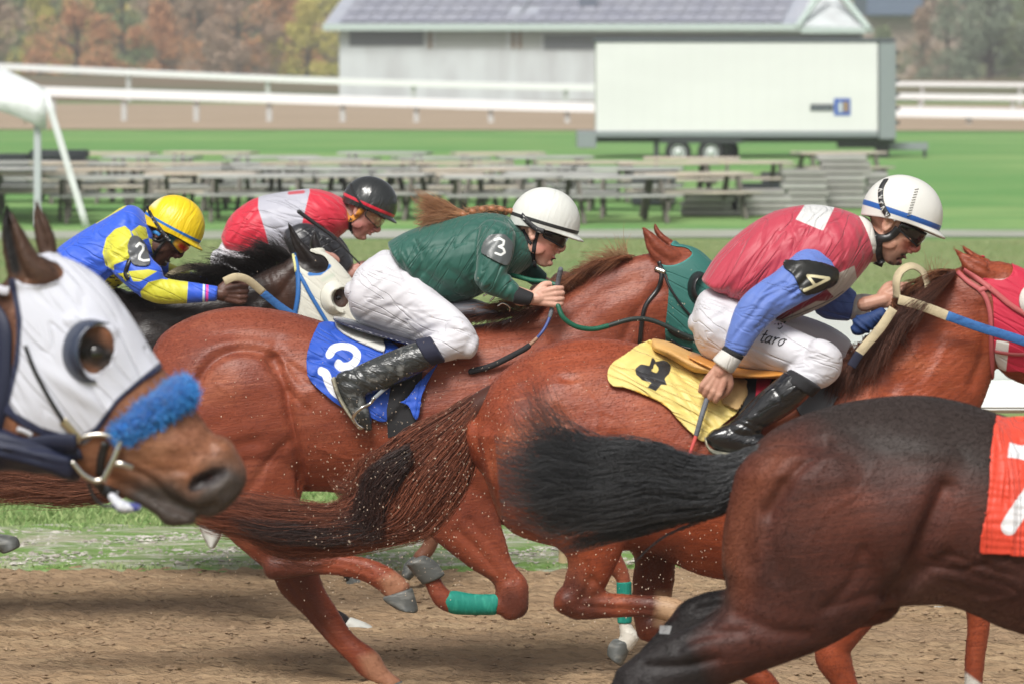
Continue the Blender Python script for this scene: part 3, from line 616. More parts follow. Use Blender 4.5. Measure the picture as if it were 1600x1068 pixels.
# ---- picnic tables
m_wood = mat('weathered table boards', (.66, .58, .48), .85, var=[((.3, .28, .25), (.8, 8, 8), .4, .62), ((.56, .46, .36), (.5, 6, 6), .55, .72)]); m_woodg = mat('grey table boards', (.52, .52, .5), .85, var=[((.25, .25, .24), (.8, 8, 8), .4, .62)])
def make_table(m):
    t = root('picnic_table', (0, 0, 0), 'weathered picnic table on the grass', 'table', 'picnic tables set out in rows')
    link(box(-.95, .95, -.38, .38, .71, .76, .008), 'tabletop', m, t, smooth=False)
    for s in (-1, 1):
        link(box(-.95, .95, s * .72 - .13, s * .72 + .13, .42, .46, .006), 'bench', m, t, smooth=False)
        x = s * .7; V = []
        bb = Body(M=Matrix.Identity(4))
        for q in (-1, 1): bb._add([[Vector((x + a, q * .72 + b2, 0)) for a, b2 in ((-.03, -.06), (.03, -.06), (.03, .06), (-.03, .06))], [Vector((x + a, q * .28 + b2, .71)) for a, b2 in ((-.03, -.06), (.03, -.06), (.03, .06), (-.03, .06))]])
        bb._add([[Vector((x + .035 * a - .0, y, z)) for a, z in ((1, .35), (2.5, .35), (2.5, .42), (1, .42))] for y in (-.82, .82)])
        link(mesh_of(bb.v, bb.f), 'leg_frame', m_dkw, t, smooth=False)
    return t
m_dkw = mat('dark table legs', (.13, .12, .10), .9)
protoA, protoB = make_table(m_wood), make_table(m_woodg)
usedp = {}
def dup(rt, loc, rz, label=None, group=None, tint=None):
    if rt.name not in usedp: usedp[rt.name] = 1; r = rt
    else:
        r = rt.copy(); COL.objects.link(r)
        for ch in list(rt.children):
            c = ch.copy(); COL.objects.link(c); c.parent = r
            for g2 in ch.children: d = g2.copy(); COL.objects.link(d); d.parent = c
    r.location = loc; r.rotation_euler = (0, 0, rz)
    if label: r['label'] = label
    if group: r['group'] = group
    return r
tops = [(238, [(170, 'a'), (330, 'a'), (600, 'b'), (778, 'a'), (1310, 'a')]),
        (245, [(235, 'b'), (420, 'b'), (520, 'b'), (690, 'b'), (850, 'b'), (1080, 'a')]),
        (253, [(20, 'b'), (135, 'a'), (215, 'b'), (400, 'b'), (600, 'a'), (290, 'a'), (480, 'a'), (720, 'a'), (915, 'a'), (1040, 'a'), (1160, 'a')]),
        (261, [(60, 'b'), (275, 'b'), (465, 'b'), (740, 'a'), (180, 'a'), (370, 'b'), (560, 'b'), (645, 'b'), (820, 'b'), (985, 'b')]),
        (270, [(40, 'a'), (310, 'a'), (500, 'b'), (680, 'a'), (880, 'b'), (1080, 'a')]),
        (273, [(180, 'b'), (400, 'b'), (590, 'b'), (780, 'b'), (960, 'b')])]
rows = ['back', 'second', 'third', 'fourth', 'fifth', 'front']
lab_ids = 0
for ri, (py, lst) in enumerate(tops):
    Y = F * (H - .76) / (py - HY)
    for k, (px, c) in enumerate(lst):
        dup(protoA if c == 'a' else protoB, (W(px, 0, Y + random.uniform(-1, 1)).x, Y + random.uniform(-.8, .8), 0), random.uniform(-.3, .3),
            f"{'tan wooden' if c == 'a' else 'weathered grey'} picnic table, {['first', 'second', 'third', 'fourth', 'fifth', 'sixth', 'seventh', 'eighth', 'ninth', 'tenth', 'eleventh', 'twelfth', 'thirteenth'][k]} from the left in the {rows[ri]} row")
# black bins and covered piles
m_bin = mat('black plastic bins', (.03, .035, .04), .5, bumps=[((3, 3, 3), 0, .05)])
def bin_(px, py, w, h, label):
    Y = F * H / (py - HY); p = W(px, py, Y); k = Y / F; rt = root('storage_bin', (p.x, p.y, 0), label, 'bin', 'black storage bins among the tables')
    link(box(p.x - w * k / 2, p.x + w * k / 2, Y, Y + .7, .02, h * k * .8, .03), 'bin_body', m_bin, rt, smooth=False)
    link(box(p.x - w * k / 2 - .03, p.x + w * k / 2 + .03, Y - .03, Y + .73, h * k * .8 + .004, h * k, .03), 'lid', m_bin, rt, smooth=False)
for a in ((15, 303, 52, 62, 'black storage bin at the left edge under the tent'), (90, 303, 85, 68, 'wide black storage bin behind the tent leg'), (128, 305, 40, 55, 'small black bin right of the tent leg'), (1022, 322, 68, 58, 'black bin left of the slab stacks'), (1180, 318, 55, 30, 'low black bin among the slab stacks'), (1218, 310, 50, 40, 'black bin in front of the tall slab stack'), (898, 290, 42, 36, 'small black bin beneath the trailer tail end')): bin_(*a)
m_slab = mat('grey folded table slabs', (.34, .33, .31), .8, var=[((.26, .25, .24), (1, 4, 6), .4, .65)]); m_slab2 = mat('lighter grey slabs', (.42, .41, .39), .8, var=[((.3, .3, .29), (1, 4, 6), .4, .65)])
for (px, py, w, n, nm) in ((1320, 326, 76, 8, 'tall stack right of the bins'), (1258, 328, 68, 6, 'shorter stack beside the tall one'), (1190, 338, 90, 4, 'low stack behind the right rider'), (1110, 338, 84, 4, 'low stack left of the right rider'), (1372, 322, 40, 5, 'narrow stack behind the right white helmet')):
    Y = F * H / (py - HY); k = Y / F; th = 10.5 * k; proto = None
    for i in range(n):
        x = W(px, 0, Y).x + random.uniform(-.06, .06); ww = w * k * random.uniform(.92, 1.04)
        me = box(-ww / 2, ww / 2, 0, .75, 0, th * .86, .015)
        o = link(me, 'slab', m_slab if (i + n) % 3 else m_slab2, smooth=False); o.location = (x, Y, i * th + .01)
        pos = ['lowest', 'second', 'third', 'fourth', 'fifth', 'sixth', 'seventh', 'eighth'][i]
        tag(o, f'grey slab, {pos} from the ground in the {nm}', 'slab', 'stacked grey slabs')

# ---- trees
def leaf_mat(nm, a, b2): return mat(nm, a, .9, tone=b2, spec=.1)
LM = [leaf_mat('rust foliage', (.46, .21, .10), (.62, .36, .19)), leaf_mat('yellow green foliage', (.45, .42, .10), (.66, .56, .18)), leaf_mat('bare brown twigs', (.32, .22, .15), (.46, .34, .25)), leaf_mat('dull green foliage', (.16, .21, .10), (.28, .32, .16)), leaf_mat('grey green foliage', (.17, .21, .15), (.28, .32, .22))]
m_bark = mat('bark', (.09, .07, .055), .9, bumps=[((8, 8, 2), 0, .05)])
def tree(px, Y, hgt, wid, mi, label, group='trees beyond the far track', gz=0):
    x = W(px, 0, Y).x; rt = root('tree', (x, Y, gz), label, 'tree', group); b = Body(M=Matrix.Translation((x, Y, gz)))
    b.tube3([(0, 0, -.3, hgt * .035), (.1, 0, hgt * .3, hgt * .028), (0, .1, hgt * .6, hgt * .017), (0, 0, hgt * .9, hgt * .006)], n=8)
    ends = []
    for k in range(9):
        a = random.uniform(0, 6.28); z0 = hgt * random.uniform(.12, .6); l = wid * random.uniform(.3, .48); e = (l * math.cos(a), l * math.sin(a), z0 + hgt * random.uniform(.1, .3)); ends.append(e)
        b.tube3([(0, 0, z0, hgt * .012), (e[0] * .5, e[1] * .5, z0 + (e[2] - z0) * .35, hgt * .009), (*e, hgt * .003)], n=6)
    link(mesh_of(b.v, b.f), 'trunk', m_bark, rt)
    nc = 34; cc = []
    for _ in range(nc):
        a = random.uniform(0, 6.28); z = hgt * random.uniform(.04, 1.0); rmax = wid * .5 * math.sin(min(1, .25 + z / hgt * .95) * math.pi) ** .6; q = rmax * math.sqrt(random.uniform(.05, 1)); cc.append((q * math.cos(a), q * math.sin(a), z, random.uniform(.08, .17) * wid))
    cc = np.array(cc); nl = 5200; ci = RNG.integers(0, nc, nl); d = RNG.normal(size=(nl, 3)); d /= np.linalg.norm(d, axis=1)[:, None]
    P = cc[ci, :3] + d * (cc[ci, 3] * RNG.uniform(.3, 1, nl) ** .5)[:, None] + [x, Y, gz]; P[:, 2] = np.maximum(P[:, 2], gz + .1)
    s = wid * .018 * RNG.uniform(.5, 1.3, nl); a1 = RNG.normal(size=(nl, 3)); a1 /= np.linalg.norm(a1, axis=1)[:, None]; a2 = np.cross(a1, RNG.normal(size=(nl, 3))); a2 /= np.linalg.norm(a2, axis=1)[:, None]
    V = np.stack([P - a1 * s[:, None], P + a2 * s[:, None] * .7, P + a1 * s[:, None], P - a2 * s[:, None] * .7], 1).reshape(-1, 3); Fc = np.arange(nl * 4).reshape(-1, 4)
    me = bpy.data.meshes.new('crown'); me.vertices.add(len(V)); me.vertices.foreach_set('co', V.astype(np.float32).ravel()); me.loops.add(nl * 4); me.loops.foreach_set('vertex_index', Fc.astype(np.int32).ravel())
    me.polygons.add(nl); me.polygons.foreach_set('loop_start', (np.arange(nl) * 4).astype(np.int32)); me.polygons.foreach_set('loop_total', np.full(nl, 4, np.int32)); me.update(calc_edges=True)
    tv = np.clip(RNG.uniform(0, 1, nc)[ci] * .7 + RNG.uniform(0, .3, nl), 0, 1); me.attributes.new('tone', 'FLOAT', 'POINT').data.foreach_set('value', np.repeat(tv, 4).astype(np.float32))
    link(me, 'crown', LM[mi], rt, smooth=False)
TL = [(-20, 430, 12, 11, 2, 'bare brown tree at the far left edge'), (60, 445, 11, 9, 1, 'yellow-green tree above the tent'), (120, 425, 10, 10, 0, 'rusty tree right of the yellow-green one'), (190, 460, 13, 10, 3, 'dull green tree above the left rider in blue'), (250, 430, 9, 9, 0, 'low rusty tree above the yellow helmet'),
      (310, 450, 12, 10, 2, 'bare brown tree above the gap between the left riders'), (370, 425, 11, 11, 2, 'wide twiggy brown tree above the red silks'), (430, 455, 12, 10, 0, 'tall rusty tree left of the barn'), (480, 430, 9, 9, 1, 'bright yellow-green tree beside the barn'), (530, 470, 13, 11, 1, 'yellow-green tree rising at the barn corner'),
      (1480, 400, 8.5, 7, 4, 'small grey-green tree left in the top right clump'), (1545, 390, 10, 9, 4, 'large grey-green tree at the top right'), (1610, 395, 9, 8, 3, 'dull green tree at the top right corner'), (1440, 440, 8, 7, 2, 'bare tree just right of the brown building'), (1380, 450, 6, 7, 3, 'low green tree between barn and brown building')]
for a in TL: tree(a[0], a[1], a[2], a[3], a[4], a[5], gz=0 if a[0] > 600 else 0)
for k in range(12):
    x = -80 + k * 58; tree(x, 520 + random.uniform(-20, 20), random.uniform(12, 16), 15, [2, 0, 3, 0, 1, 2][k % 6], f"{['brown','rusty','green','russet','yellow','grey-brown'][k % 6]} tree in the far wood's back row, {['first','second','third','fourth','fifth','sixth','seventh','eighth','ninth','tenth','eleventh','twelfth'][k]} from left")
for k in range(5):
    tree(1380 + k * 70, 540, 14, 16, [4, 2, 4, 3, 4][k], f"{['first','second','third','fourth','fifth'][k]} tree from the left in the row behind the top right clump")
o = link(box(-120, 150, 2, 620, -1.2, 24), 'haze', [], smooth=False); tag(o, kind='stuff')
hm = bpy.data.materials.new('thin autumn haze'); hm.use_nodes = True; nt = hm.node_tree; nt.nodes.clear(); om = nt.nodes.new('ShaderNodeOutputMaterial'); pv = nt.nodes.new('ShaderNodeVolumePrincipled')
pv.inputs['Density'].default_value = .0008; pv.inputs['Color'].default_value = (.86, .88, .9, 1); pv.inputs['Anisotropy'].default_value = .2; nt.links.new(pv.outputs[0], om.inputs['Volume']); o.data.materials.append(hm)
# ================================================================= HORSES
SA, KM = {}, {}                                        # surfaces kept for laying straps and cloths on
def hoof(Y, secs, m, parent, dy=0, w=.045):
    b = Body(Y); b.loft([(*q, w * (1 + .15 * i)) for i, q in enumerate(secs)], dy, cap=(.1, .1)); return link(b.mesh(.006, 2), 'hoof', m, parent)
def ear(b, secs, dy): b.loft([(*s, w) for s, w in zip(secs, (.028, .032, .03, .024, .014, .004)[:len(secs)])], dy, cap=(.3, .3))
m_hoof = mat('grey hoof horn', (.085, .09, .085), .5, var=[((.22, .22, .2), (12, 12, 30), .5, .75)], bumps=[((20, 20, 90), 0, .002)])
m_hoofw = mat('pale hoof horn', (.5, .5, .46), .6, var=[((.3, .28, .24), (15, 15, 30), .5, .7)])
m_green = mat('green leg bandage', (.0, .19, .14), .75, bumps=[((4, 4, 130), 90, .003)], var=[((.02, .28, .2), (40, 40, 9), .5, .7)])
m_eye = mat('dark eye', (.012, .008, .006), .08, coat=.6)
m_black = mat('black leather', (.012, .012, .013), .35, coat=.15, bumps=[((60, 60, 60), 0, .0008)])
m_steel = mat('steel', (.55, .52, .47), .25, metal=1)
def horse_eye(px, py, Y, dy, r, parent):
    b = Body(M=Matrix.Translation(W(px, py, Y + dy))); b.ball((0, 0, 0), (r, r * .8, r)); return link(mesh_of(b.v, b.f), 'eye', m_eye, parent)

# ---------------- chestnut horse number 3
Y3 = 17.8; b = Body(Y3)
b.loft([(228, 585, 235, 690, .12), (248, 528, 255, 750, .21), (300, 494, 310, 785, .265), (370, 479, 380, 790, .275), (450, 487, 470, 768, .265), (540, 512, 560, 772, .28), (630, 530, 650, 785, .29), (720, 512, 740, 812, .28), (800, 498, 830, 820, .25), (850, 490, 900, 790, .2)], n=28)
b.loft([(770, 505, 880, 800, .21), (830, 485, 935, 710, .155), (885, 455, 965, 640, .12), (935, 420, 1000, 585, .1), (985, 402, 1028, 560, .09), (1012, 396, 1040, 530, .085)], n=24)
b.loft([(1005, 400, 1025, 525, .08), (1045, 382, 1060, 550, .098), (1085, 388, 1100, 570, .1), (1115, 412, 1145, 585, .09), (1160, 455, 1180, 598, .075), (1210, 505, 1220, 612, .062), (1250, 550, 1250, 628, .058), (1272, 580, 1262, 640, .045)], n=20)
HT = [(240, 600, 455, 600, .12), (258, 700, 478, 690, .125), (312, 790, 476, 755, .105), (360, 842, 468, 795, .085), (402, 878, 478, 838, .062), (426, 900, 496, 878, .05)]
b.loft(HT, .12); b.loft([(424, 893, 496, 880, .05), (438, 925, 506, 915, .045), (475, 961, 527, 950, .036), (510, 1000, 553, 990, .034), (545, 1034, 590, 1018, .042), (566, 1056, 606, 1044, .036), (600, 1075, 628, 1062, .034)], .12)
b.loft(HT, -.12); b.loft([(420, 860, 424, 905, .05), (460, 862, 455, 902, .047), (517, 863, 512, 897, .036), (560, 868, 560, 905, .033), (590, 876, 587, 918, .04), (620, 892, 600, 929, .036), (641, 912, 602, 934, .036)], -.14)
b.loft([(655, 700, 800, 700, .1), (650, 800, 780, 760, .095), (668, 832, 780, 805, .082), (700, 860, 790, 840, .068), (737, 888, 801, 878, .055), (770, 910, 823, 905, .05), (776, 940, 826, 935, .047), (785, 962, 820, 955, .04)], -.13)
b.loft([(818, 922, 815, 964, .042), (800, 922, 795, 964, .045), (778, 930, 772, 958, .034), (742, 930, 735, 957, .031), (708, 925, 700, 956, .034), (696, 915, 680, 944, .036), (690, 905, 668, 922, .031), (684, 893, 662, 908, .031)], -.13)
b.limb([(870, 760, 50), (915, 830, 34), (955, 878, 20), (974, 905, 11), (976, 972, 10), (984, 992, 15), (975, 1008, 14)], .13)
ear(b, [(1028, 412, 1065, 400), (1020, 405, 1060, 392), (1010, 390, 1040, 380), (1006, 372, 1022, 365), (1003, 358, 1009, 356), (1003, 355, 1005, 353)], -.05)
ear(b, [(1040, 385, 1065, 385), (1032, 378, 1055, 378), (1024, 366, 1042, 370), (1021, 357, 1031, 360), (1022, 350, 1026, 350), (1024, 348, 1026, 347)], .07)
me3 = b.mesh(.0095, 6)
sculpt(me3, [('b', 330, 560, 60, 40, -30, .018), ('b', 400, 590, 55, 60, 20, .02), ('c', [(300, 640), (312, 590), (335, 560), (370, 545), (410, 548), (430, 570)], 9, .026), ('b', 395, 690, 55, 55, 0, .022), ('b', 365, 600, 34, 34, 0, .012),
    ('c', [(425, 560), (445, 600), (455, 650), (466, 700), (475, 775)], 8, .032), ('c', [(430, 545), (460, 580), (480, 600)], 9, .012), ('b', 480, 610, 14, 30, 20, .01), ('c', [(455, 570), (490, 590)], 5, .006), ('c', [(450, 610), (480, 640)], 5, .007), ('b', 470, 690, 14, 50, -15, .012),
    ('c', [(300, 730), (360, 700), (400, 690)], 12, .01), ('c', [(380, 780), (420, 720), (450, 690)], 8, .01), ('b', 420, 740, 25, 40, 0, .012), ('c', [(240, 545), (300, 525), (360, 520), (430, 530)], 12, .008),
    ('c', [(715, 830), (750, 862), (790, 905)], 7, .010), ('c', [(735, 812), (775, 858), (806, 905)], 6, .008), ('c', [(470, 878), (520, 878), (580, 895)], 5, .005), ('c', [(470, 889), (520, 888), (570, 904)], 4, .005),
    ('c', [(450, 910), (480, 950), (530, 1010)], 6, .007), ('c', [(975, 530), (1000, 480), (1030, 450)], 8, .012), ('b', 960, 480, 40, 25, -35, .012), ('c', [(880, 520), (930, 470), (990, 440)], 14, .01), ('b', 1010, 470, 22, 34, 0, .014), ('c', [(1008, 372), (1020, 390), (1040, 405)], 5, .01), ('c', [(440, 900), (470, 945), (520, 1010)], 3, -.003), ('c', [(395, 800), (410, 770), (418, 730), (440, 700)], 2.5, -.003), ('c', [(340, 600), (365, 620), (372, 655)], 2.5, -.0025), ('c', [(500, 700), (540, 715), (600, 720)], 2.5, -.003), ('c', [(540, 715), (560, 735), (590, 740)], 2, -.0025), ('c', [(745, 560), (765, 600), (760, 640)], 3, -.002), ('c', [(740, 835), (765, 872), (790, 900)], 3, -.0035), ('b', 812, 930, 10, 16, 0, .006), ('b', 432, 888, 12, 12, 0, .006), ('b', 608, 905, 12, 10, 0, .005)])
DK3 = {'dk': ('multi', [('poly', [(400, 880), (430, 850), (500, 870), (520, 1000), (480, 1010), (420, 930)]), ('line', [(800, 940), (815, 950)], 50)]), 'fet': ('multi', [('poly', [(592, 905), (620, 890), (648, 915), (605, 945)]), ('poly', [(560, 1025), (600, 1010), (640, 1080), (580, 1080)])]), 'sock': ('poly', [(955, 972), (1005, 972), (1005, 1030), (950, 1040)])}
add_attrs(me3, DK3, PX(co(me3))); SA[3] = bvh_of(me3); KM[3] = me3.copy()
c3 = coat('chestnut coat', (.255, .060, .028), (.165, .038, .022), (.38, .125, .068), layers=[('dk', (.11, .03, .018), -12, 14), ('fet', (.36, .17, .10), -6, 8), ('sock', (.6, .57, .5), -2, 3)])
h3 = root('horse', (W(560, 0, Y3).x, Y3, 0), 'chestnut horse galloping under a blue saddlecloth numbered 3, wearing a green hood', 'horse', 'racehorses in full gallop')
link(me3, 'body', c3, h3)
hoof(Y3, [(645, 918, 598, 932), (653, 948, 600, 938), (652, 956, 618, 950)], m_hoof, h3, -.14)
hoof(Y3, [(626, 1062, 598, 1076), (650, 1080, 606, 1092), (655, 1090, 612, 1096)], m_hoof, h3, .12)
hoof(Y3, [(696, 896, 660, 912), (680, 876, 645, 895), (664, 867, 634, 881)], m_hoof, h3, -.13)
hoof(Y3, [(985, 1002, 958, 998), (982, 1020, 950, 1008), (972, 1040, 948, 1022)], m_hoof, h3, .13)
b = Body(Y3); b.loft([(780, 927, 775, 960, .037), (742, 927, 735, 960, .034), (712, 922, 706, 958, .037), (698, 924, 692, 948, .034)], -.13, cap=(.05, .2)); link(b.mesh(.005, 2), 'leg_bandage', m_green, h3)
b = Body(Y3); b.limb([(975, 908, 12), (976, 972, 11.5)], .13, cap=(.05, .05)); link(b.mesh(.005, 1), 'leg_bandage', m_green, h3)

# ---------------- chestnut horse number 4
Y4 = 15.5; b = Body(Y4)
b.loft([(742, 645, 755, 740, .13), (772, 592, 790, 822, .23), (830, 550, 855, 850, .27), (900, 528, 930, 860, .28), (985, 534, 1010, 862, .28), (1060, 560, 1095, 898, .29), (1150, 585, 1190, 912, .3), (1240, 580, 1290, 922, .28), (1310, 575, 1370, 900, .25), (1360, 560, 1460, 850, .2)], n=28)
b.loft([(1270, 600, 1400, 870, .22), (1325, 570, 1470, 790, .17), (1370, 520, 1505, 710, .135), (1410, 473, 1528, 650, .11), (1450, 443, 1545, 605, .095), (1490, 424, 1556, 570, .088)], n=24)
b.loft([(1480, 425, 1540, 545, .085), (1525, 410, 1575, 590, .1), (1580, 412, 1640, 610, .1), (1640, 450, 1690, 620, .085), (1700, 512, 1730, 635, .068), (1760, 575, 1770, 652, .062), (1795, 615, 1785, 668, .048)], n=20)
T4 = [(745, 680, 960, 660, .13), (768, 765, 990, 760, .13), (835, 830, 988, 815, .105), (884, 868, 980, 845, .08), (882, 905, 958, 893, .06), (871, 935, 945, 920, .05)]
b.loft(T4, -.13); b.loft([(884, 915, 872, 955, .045), (912, 915, 900, 967, .046), (949, 925, 950, 965, .036), (1000, 928, 1000, 963, .032), (1045, 931, 1035, 968, .04), (1068, 938, 1052, 976, .042), (1105, 962, 1078, 992, .034)], -.13)
b.loft([(820, 720, 1050, 700, .12), (900, 810, 1060, 800, .1), (985, 860, 1056, 855, .075), (988, 905, 1054, 905, .06), (988, 950, 1046, 945, .052), (994, 985, 1036, 975, .045)], .14)
b.limb([(1012, 975, 26), (1060, 1000, 16), (1130, 1030, 15), (1190, 1060, 18), (1215, 1090, 14)], .14)
b.limb([(1450, 800, 70), (1490, 870, 42), (1526, 930, 26), (1529, 975, 18), (1523, 1030, 16), (1520, 1090, 14), (1516, 1150, 18), (1528, 1180, 15)], .13)
b.limb([(1420, 830, 70), (1360, 920, 42), (1305, 1000, 30), (1303, 1030, 28), (1322, 1070, 19), (1345, 1130, 16), (1362, 1170, 19), (1380, 1195, 15)], -.13)
ear(b, [(1545, 432, 1500, 420), (1562, 428, 1520, 415)][::-1] + [(1535, 438, 1545, 410), (1510, 425, 1525, 402), (1498, 405, 1505, 394), (1489, 389, 1492, 386)][0:4], -.05)
ear(b, [(1545, 405, 1550, 420), (1525, 396, 1535, 418), (1512, 388, 1518, 405), (1502, 382, 1506, 392), (1499, 379, 1501, 381)], .07)
me4 = b.mesh(.009, 6)
sculpt(me4, [('b', 850, 620, 80, 50, -35, .015), ('c', [(762, 660), (770, 720), (790, 790)], 14, .012), ('b', 900, 760, 60, 70, 0, .018), ('c', [(960, 690), (985, 740), (990, 800)], 10, .016), ('c', [(820, 600), (860, 570), (920, 560)], 14, .006), ('c', [(880, 590), (895, 592)], 6, .007), ('c', [(870, 640), (880, 660)], 8, .007),
    ('c', [(905, 945), (950, 950), (1020, 952)], 5, .006), ('c', [(925, 905), (910, 935)], 7, .008), ('b', 1000, 690, 60, 70, 0, .006), ('c', [(1420, 640), (1440, 580), (1470, 520)], 18, .012), ('b', 1440, 560, 30, 60, -30, .01), ('c', [(1520, 600), (1540, 540), (1535, 480)], 9, .012), ('w', [(1400, 540), (1500, 520), (1520, 620), (1420, 660)], -35, 9, .0028, 4), ('c', [(1340, 700), (1370, 640), (1400, 600)], 16, .012), ('c', [(1500, 398), (1520, 412), (1545, 425)], 4, .008), ('c', [(905, 600), (935, 640), (930, 690), (960, 720)], 2.6, -.003), ('c', [(935, 640), (970, 655), (1000, 690)], 2.2, -.0025), ('c', [(820, 700), (850, 740), (845, 790)], 2.6, -.0025), ('c', [(1480, 520), (1470, 560), (1430, 620)], 3, -.003), ('b', 884, 940, 14, 14, 0, .007), ('c', [(915, 880), (920, 900), (940, 915)], 5, .006), ('c', [(905, 940), (980, 944), (1030, 950)], 2.5, -.003), ('c', [(800, 560), (830, 640), (830, 720)], 22, .007), ('c', [(900, 820), (930, 790), (950, 740)], 12, .008)])
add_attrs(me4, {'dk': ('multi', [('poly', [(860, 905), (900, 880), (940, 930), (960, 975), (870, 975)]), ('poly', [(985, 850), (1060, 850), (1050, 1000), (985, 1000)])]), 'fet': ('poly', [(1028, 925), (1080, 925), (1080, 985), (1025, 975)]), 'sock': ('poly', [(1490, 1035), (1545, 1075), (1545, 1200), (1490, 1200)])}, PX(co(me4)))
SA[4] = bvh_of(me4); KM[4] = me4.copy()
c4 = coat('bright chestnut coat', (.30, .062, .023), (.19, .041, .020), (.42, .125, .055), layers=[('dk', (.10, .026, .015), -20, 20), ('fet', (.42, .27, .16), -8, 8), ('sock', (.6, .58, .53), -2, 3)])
h4 = root('horse', (W(1100, 0, Y4).x, Y4, 0), 'bright chestnut horse galloping under a yellow saddlecloth numbered 4, wearing a red hood', 'horse', 'racehorses in full gallop')
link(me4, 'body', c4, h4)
hoof(Y4, [(1112, 958, 1080, 992), (1150, 985, 1100, 1022), (1160, 1000, 1118, 1030)], m_hoof, h4, -.13)
hoof(Y4, [(1545, 1176, 1512, 1190), (1570, 1208, 1510, 1214), (1572, 1216, 1512, 1218)], m_hoofw, h4, .13)
hoof(Y4, [(1395, 1186, 1368, 1204), (1420, 1212, 1372, 1216), (1422, 1218, 1374, 1219)], m_hoof, h4, -.13)

# ---------------- dark bay in front on the right
Y7 = 12.8; b = Body(Y7)
b.loft([(1158, 730, 1180, 850, .14), (1195, 682, 1220, 900, .24), (1255, 648, 1290, 930, .275), (1340, 625, 1360, 950, .285), (1430, 617, 1430, 944, .285), (1500, 627, 1500, 950, .28), (1580, 652, 1570, 982, .29), (1700, 682, 1690, 1010, .3), (1850, 682, 1840, 1030, .29), (1980, 650, 1990, 1010, .26), (2060, 620, 2120, 930, .2)], n=30)
b.loft([(1990, 655, 2090, 970, .19), (2100, 585, 2200, 850, .14), (2220, 505, 2290, 730, .11), (2330, 440, 2380, 630, .09)], n=20); b.loft([(2330, 430, 2400, 630, .1), (2450, 480, 2480, 665, .095), (2560, 580, 2560, 695, .065), (2640, 655, 2620, 725, .058)])
T7 = [(1150, 735, 1400, 740, .15), (1131, 820, 1420, 830, .15), (1127, 880, 1405, 900, .13), (1134, 925, 1360, 965, .11), (1112, 962, 1290, 1010, .095), (1050, 990, 1190, 1048, .078), (1005, 1014, 1110, 1082, .062), (960, 1048, 1050, 1120, .055)]
b.loft(T7, -.14, n=24); b.limb([(1000, 1080, 46), (950, 1130, 30), (905, 1190, 23), (865, 1250, 28), (850, 1290, 22)], -.14)
b.loft([(1180, 740, 1420, 750, .13), (1180, 850, 1420, 880, .12), (1210, 900, 1400, 960, .1), (1160, 915, 1330, 982, .08), (1105, 924, 1200, 1000, .06), (1066, 940, 1120, 1010, .05), (1040, 972, 1085, 1040, .045), (1000, 1015, 1040, 1080, .04)], .15)
b.limb([(1985, 940, 90), (2060, 1080, 45), (2140, 1200, 32), (2200, 1320, 22), (2230, 1400, 26)], .14); b.limb([(1985, 940, 90), (2120, 1020, 45), (2240, 1060, 32), (2180, 1160, 22), (2130, 1200, 24)], -.14)
me7 = b.mesh(.01, 7)
sculpt(me7, [('b', 1210, 720, 45, 70, 30, .012), ('c', [(1170, 880), (1160, 820), (1185, 750), (1230, 690)], 16, .008), ('c', [(1200, 800), (1240, 740), (1290, 690)], 12, .018), ('b', 1320, 780, 90, 70, 0, .015), ('b', 1430, 800, 40, 90, 25, .014), ('c', [(1480, 760), (1450, 830), (1420, 900), (1395, 930)], 16, .034), ('c', [(1395, 930), (1420, 905), (1450, 885), (1480, 870)], 12, .014), ('c', [(1460, 885), (1500, 890), (1540, 880)], 5, .008),
    ('b', 1440, 700, 60, 30, 20, .012), ('c', [(1340, 680), (1420, 720), (1500, 730)], 20, .008), ('c', [(1150, 960), (1210, 985), (1260, 990)], 12, .010), ('c', [(1060, 1010), (1100, 990), (1160, 985)], 9, .012), ('c', [(1010, 1040), (1060, 1040), (1120, 1030)], 8, .012), ('b', 1085, 1015, 25, 12, -30, .01), ('b', 1250, 900, 70, 60, 0, .008), ('c', [(1090, 950), (1130, 945), (1110, 975)], 6, .012), ('b', 1400, 930, 20, 60, 70, .008), ('c', [(1300, 950), (1360, 930), (1420, 925)], 8, .006), ('w', [(1440, 860), (1600, 850), (1600, 1000), (1450, 950)], 20, 22, .003, 7), ('c', [(1495, 700), (1510, 712)], 4, .006), ('c', [(1260, 860), (1290, 800), (1340, 770), (1370, 720)], 3, -.003), ('c', [(1290, 800), (1270, 760), (1290, 720)], 2.5, -.0025), ('c', [(1440, 960), (1500, 940), (1580, 930), (1600, 900)], 3, -.0035), ('c', [(1220, 760), (1200, 830), (1215, 900)], 16, .008), ('c', [(1540, 900), (1570, 880), (1600, 870)], 2.5, -.003), ('b', 1380, 840, 40, 50, 20, .012), ('b', 1300, 700, 50, 25, -10, .008), ('c', [(1350, 860), (1330, 910), (1290, 950)], 10, .008)])
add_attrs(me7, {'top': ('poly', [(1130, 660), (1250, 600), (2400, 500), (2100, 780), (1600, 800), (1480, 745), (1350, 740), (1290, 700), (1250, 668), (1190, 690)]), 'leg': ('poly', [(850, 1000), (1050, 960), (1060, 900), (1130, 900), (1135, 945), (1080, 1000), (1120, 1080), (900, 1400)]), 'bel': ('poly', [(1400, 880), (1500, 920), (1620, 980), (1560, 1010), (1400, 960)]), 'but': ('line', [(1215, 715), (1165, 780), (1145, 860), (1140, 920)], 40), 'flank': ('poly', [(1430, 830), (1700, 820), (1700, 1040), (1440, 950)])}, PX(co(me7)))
SA[7] = bvh_of(me7); KM[7] = me7.copy()
